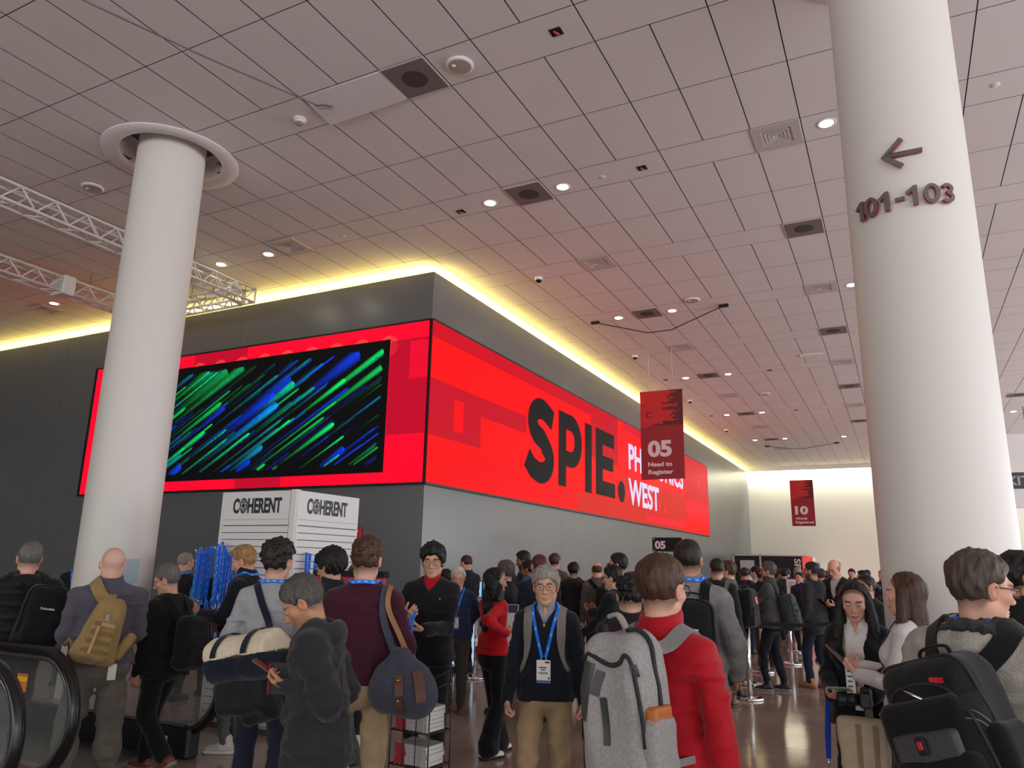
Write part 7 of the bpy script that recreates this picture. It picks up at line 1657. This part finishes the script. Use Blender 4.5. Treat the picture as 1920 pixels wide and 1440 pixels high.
g = person('person in a charcoal turtleneck with glasses, in line with a camouflage backpack', -1.79, 11.97, 1.785, 76, lod=1, hface=.005, top=J((72,70,72), col='puffer', fold=.014), hair=('full','darkgrey'), hairopt=D_(t=.012, top=.022), skin='tan', head=(10,0,0), glasses='black', R=D_(w=(.09,.40,1.08), d=(-.2,.9,.4), n=(-1,0,.3), pose='relax'), L=D_(w=(-.06,.38,1.02), d=(.4,.9,0), n=(.2,0,1), pose='relax'), trousers=D_(col=(26,26,30), fold=.014), shoe=(40,44,56), sole=(150,146,142), fat=1.08, feet=((.08,-.12,-4),(-.09,.08,4)))
G = backpack(g, 'dark green camouflage backpack on the man in the charcoal turtleneck', (58,66,62), (0,-.27,1.07), (.30,.50,.20), h=.013, pitch=-8)
for v_ in (.2, .05, -.1, -.25): decal(G, g, 0, v_, .25, .022, fabric(30,32,32, bscale=200), 'webbing', d=.006)
person('person with a dark beard in a charcoal hooded coat and jeans, tan shoes, in line', -1.25, 12.60, 1.80, 58, lod=1, hface=.005, top=D_(col=(44,44,47), collar='hood', th=.028, hem=.74, kind='coat', fold=.014), hair=('fade','dark'), skin='tan', beard=.8, head=(14,0,0), R='pocket', L='pocket', trousers=D_(col=(34,40,58), fold=.014), shoe=(166,106,74), sole=(120,90,70), fat=1.05, feet=((.09,-.10,-4),(-.10,.08,6)))
g = person('person balding with glasses in a black jacket, reading a phone behind the hooded man', -.92, 12.85, 1.86, 150, lod=1, hface=.005, top=D_(col=(30,30,33), collar='lapel', th=.026, hem=.80, kind='jacket'), shirt=(196,190,192), hair=('bald','grey'), skin='pink', head=(-4,20,0), glasses='thin', R='phone', L='phone', trousers=T_((36,36,42)), fat=1.08)
phone(g, 'phone held by the balding man in the black jacket', g.T(0,.44,1.16), (0,.7,.5), (0,-.5,.8))
g = person('person in an olive jacket mostly behind the charcoal hooded coat', -1.0, 13.6, 1.70, 30, lod=2, top=J((82,82,62)), hair=('short','dark'), skin='tan', trousers=T_((150,156,160)))
t, o = carried(g, 'crossbody_bag', 'small mustard yellow bag on a red strap in the queue', 'bag', g.T(.27,.02,1.0)); soft_part('bag_body', [Box(g.T(.27,.02,1.08), V3(.07,.11,.085), .04)], .012, M('mustard', sr(190,150,30), .5), t, xf=lambda v: v*g.s - o)
mb = MB(); mb.ribbon(bez([g.T(.28,.02,1.16), g.T(.20,.10,1.34), g.T(.06,.05,1.5)], 12)*g.s - o, (1,.3,.2), .035, .004); local_part('strap', mb, M('tag_red'), t)
person('person with tied black hair and gold glasses behind the woman in the black blazer', -.35, 8.9, 1.645, 140, lod=1, fem=1, hface=.005, top=J((34,32,34), col='crew'), hair=('ponytail','black'), skin='asian', head=(-10,10,0), glasses='gold', trousers=T_((30,30,34)), R='phone', L='phone')
# far back: small heads and shoulders under the cream wall
far = [(-2.60, 19.8, 1.71, 20, 'dark grey jacket', (48,46,48), 'short', 'black', 'far back before the black booth, head bent'), (-2.12, 18.4, 1.76, -10, 'grey coat', (74,74,78), 'thin', 'grey', 'far back, grey hair, just left of the hooded coat'), (-1.95, 17.2, 1.64, 150, 'navy jacket', (40,40,60), 'short', 'black', 'facing the viewer behind the white notice'),
 (-1.2, 22.0, 1.75, 170, 'dark coat', (40,40,44), 'short', 'black', 'far back right of the balding man'), (-.80, 18.2, 1.69, 100, 'black jacket', (34,34,38), 'full', 'black', 'far back in glasses near the right column'), (-.85, 22.6, 1.74, 60, 'grey jacket', (70,70,74), 'buzz', 'dark', 'far back near the column, second from it'),
 (-1.45, 16.2, 1.72, 30, 'brown jacket', (88,76,66), 'short', 'brown', 'behind the charcoal hooded coat'), (-2.75, 21.5, 1.74, 0, 'black jacket', (30,30,34), 'short', 'dark', 'far back under the left end of the booth'), (-1.7, 20.5, 1.68, -30, 'olive jacket', (90,88,66), 'short', 'dark', 'far back below the red booth wall'), (-1.35, 19.0, 1.70, 20, 'navy coat', (40,46,66), 'comb', 'grey', 'far back, grey hair, left of the balding man'),
 (-3.3, 24.5, 1.72, 10, 'grey jacket', (96,96,100), 'short', 'brown', 'far back against the grey wall'), (-3.9, 22.4, 1.70, 80, 'white shirt', (190,188,186), 'short', 'black', 'far back by the grey wall in white'), (-.45, 20.6, 1.73, 140, 'dark jacket', (44,42,44), 'short', 'black', 'farthest right beside the column edge'), (-2.35, 14.9, 1.70, 5, 'black jacket', (32,32,36), 'short', 'black', 'just behind the charcoal turtleneck')]
for i, (x, y, H, hd, nm, c, hs, hc, where) in enumerate(far):
    person('person in a %s %s' % (nm, where), x, y, H, hd, lod=3 if y > 17 else 2, top=J(c), hair=(hs, hc), skin=('fair','tan','asian','pink')[i % 4], glasses='black' if 'glasses' in where else None, trousers=T_((36 + i*3, 36 + i*2, 44)), R='phone' if i % 2 else 'down', L='phone' if i % 3 == 0 else 'down', head=(0, 12 if i % 2 else 0, 0))
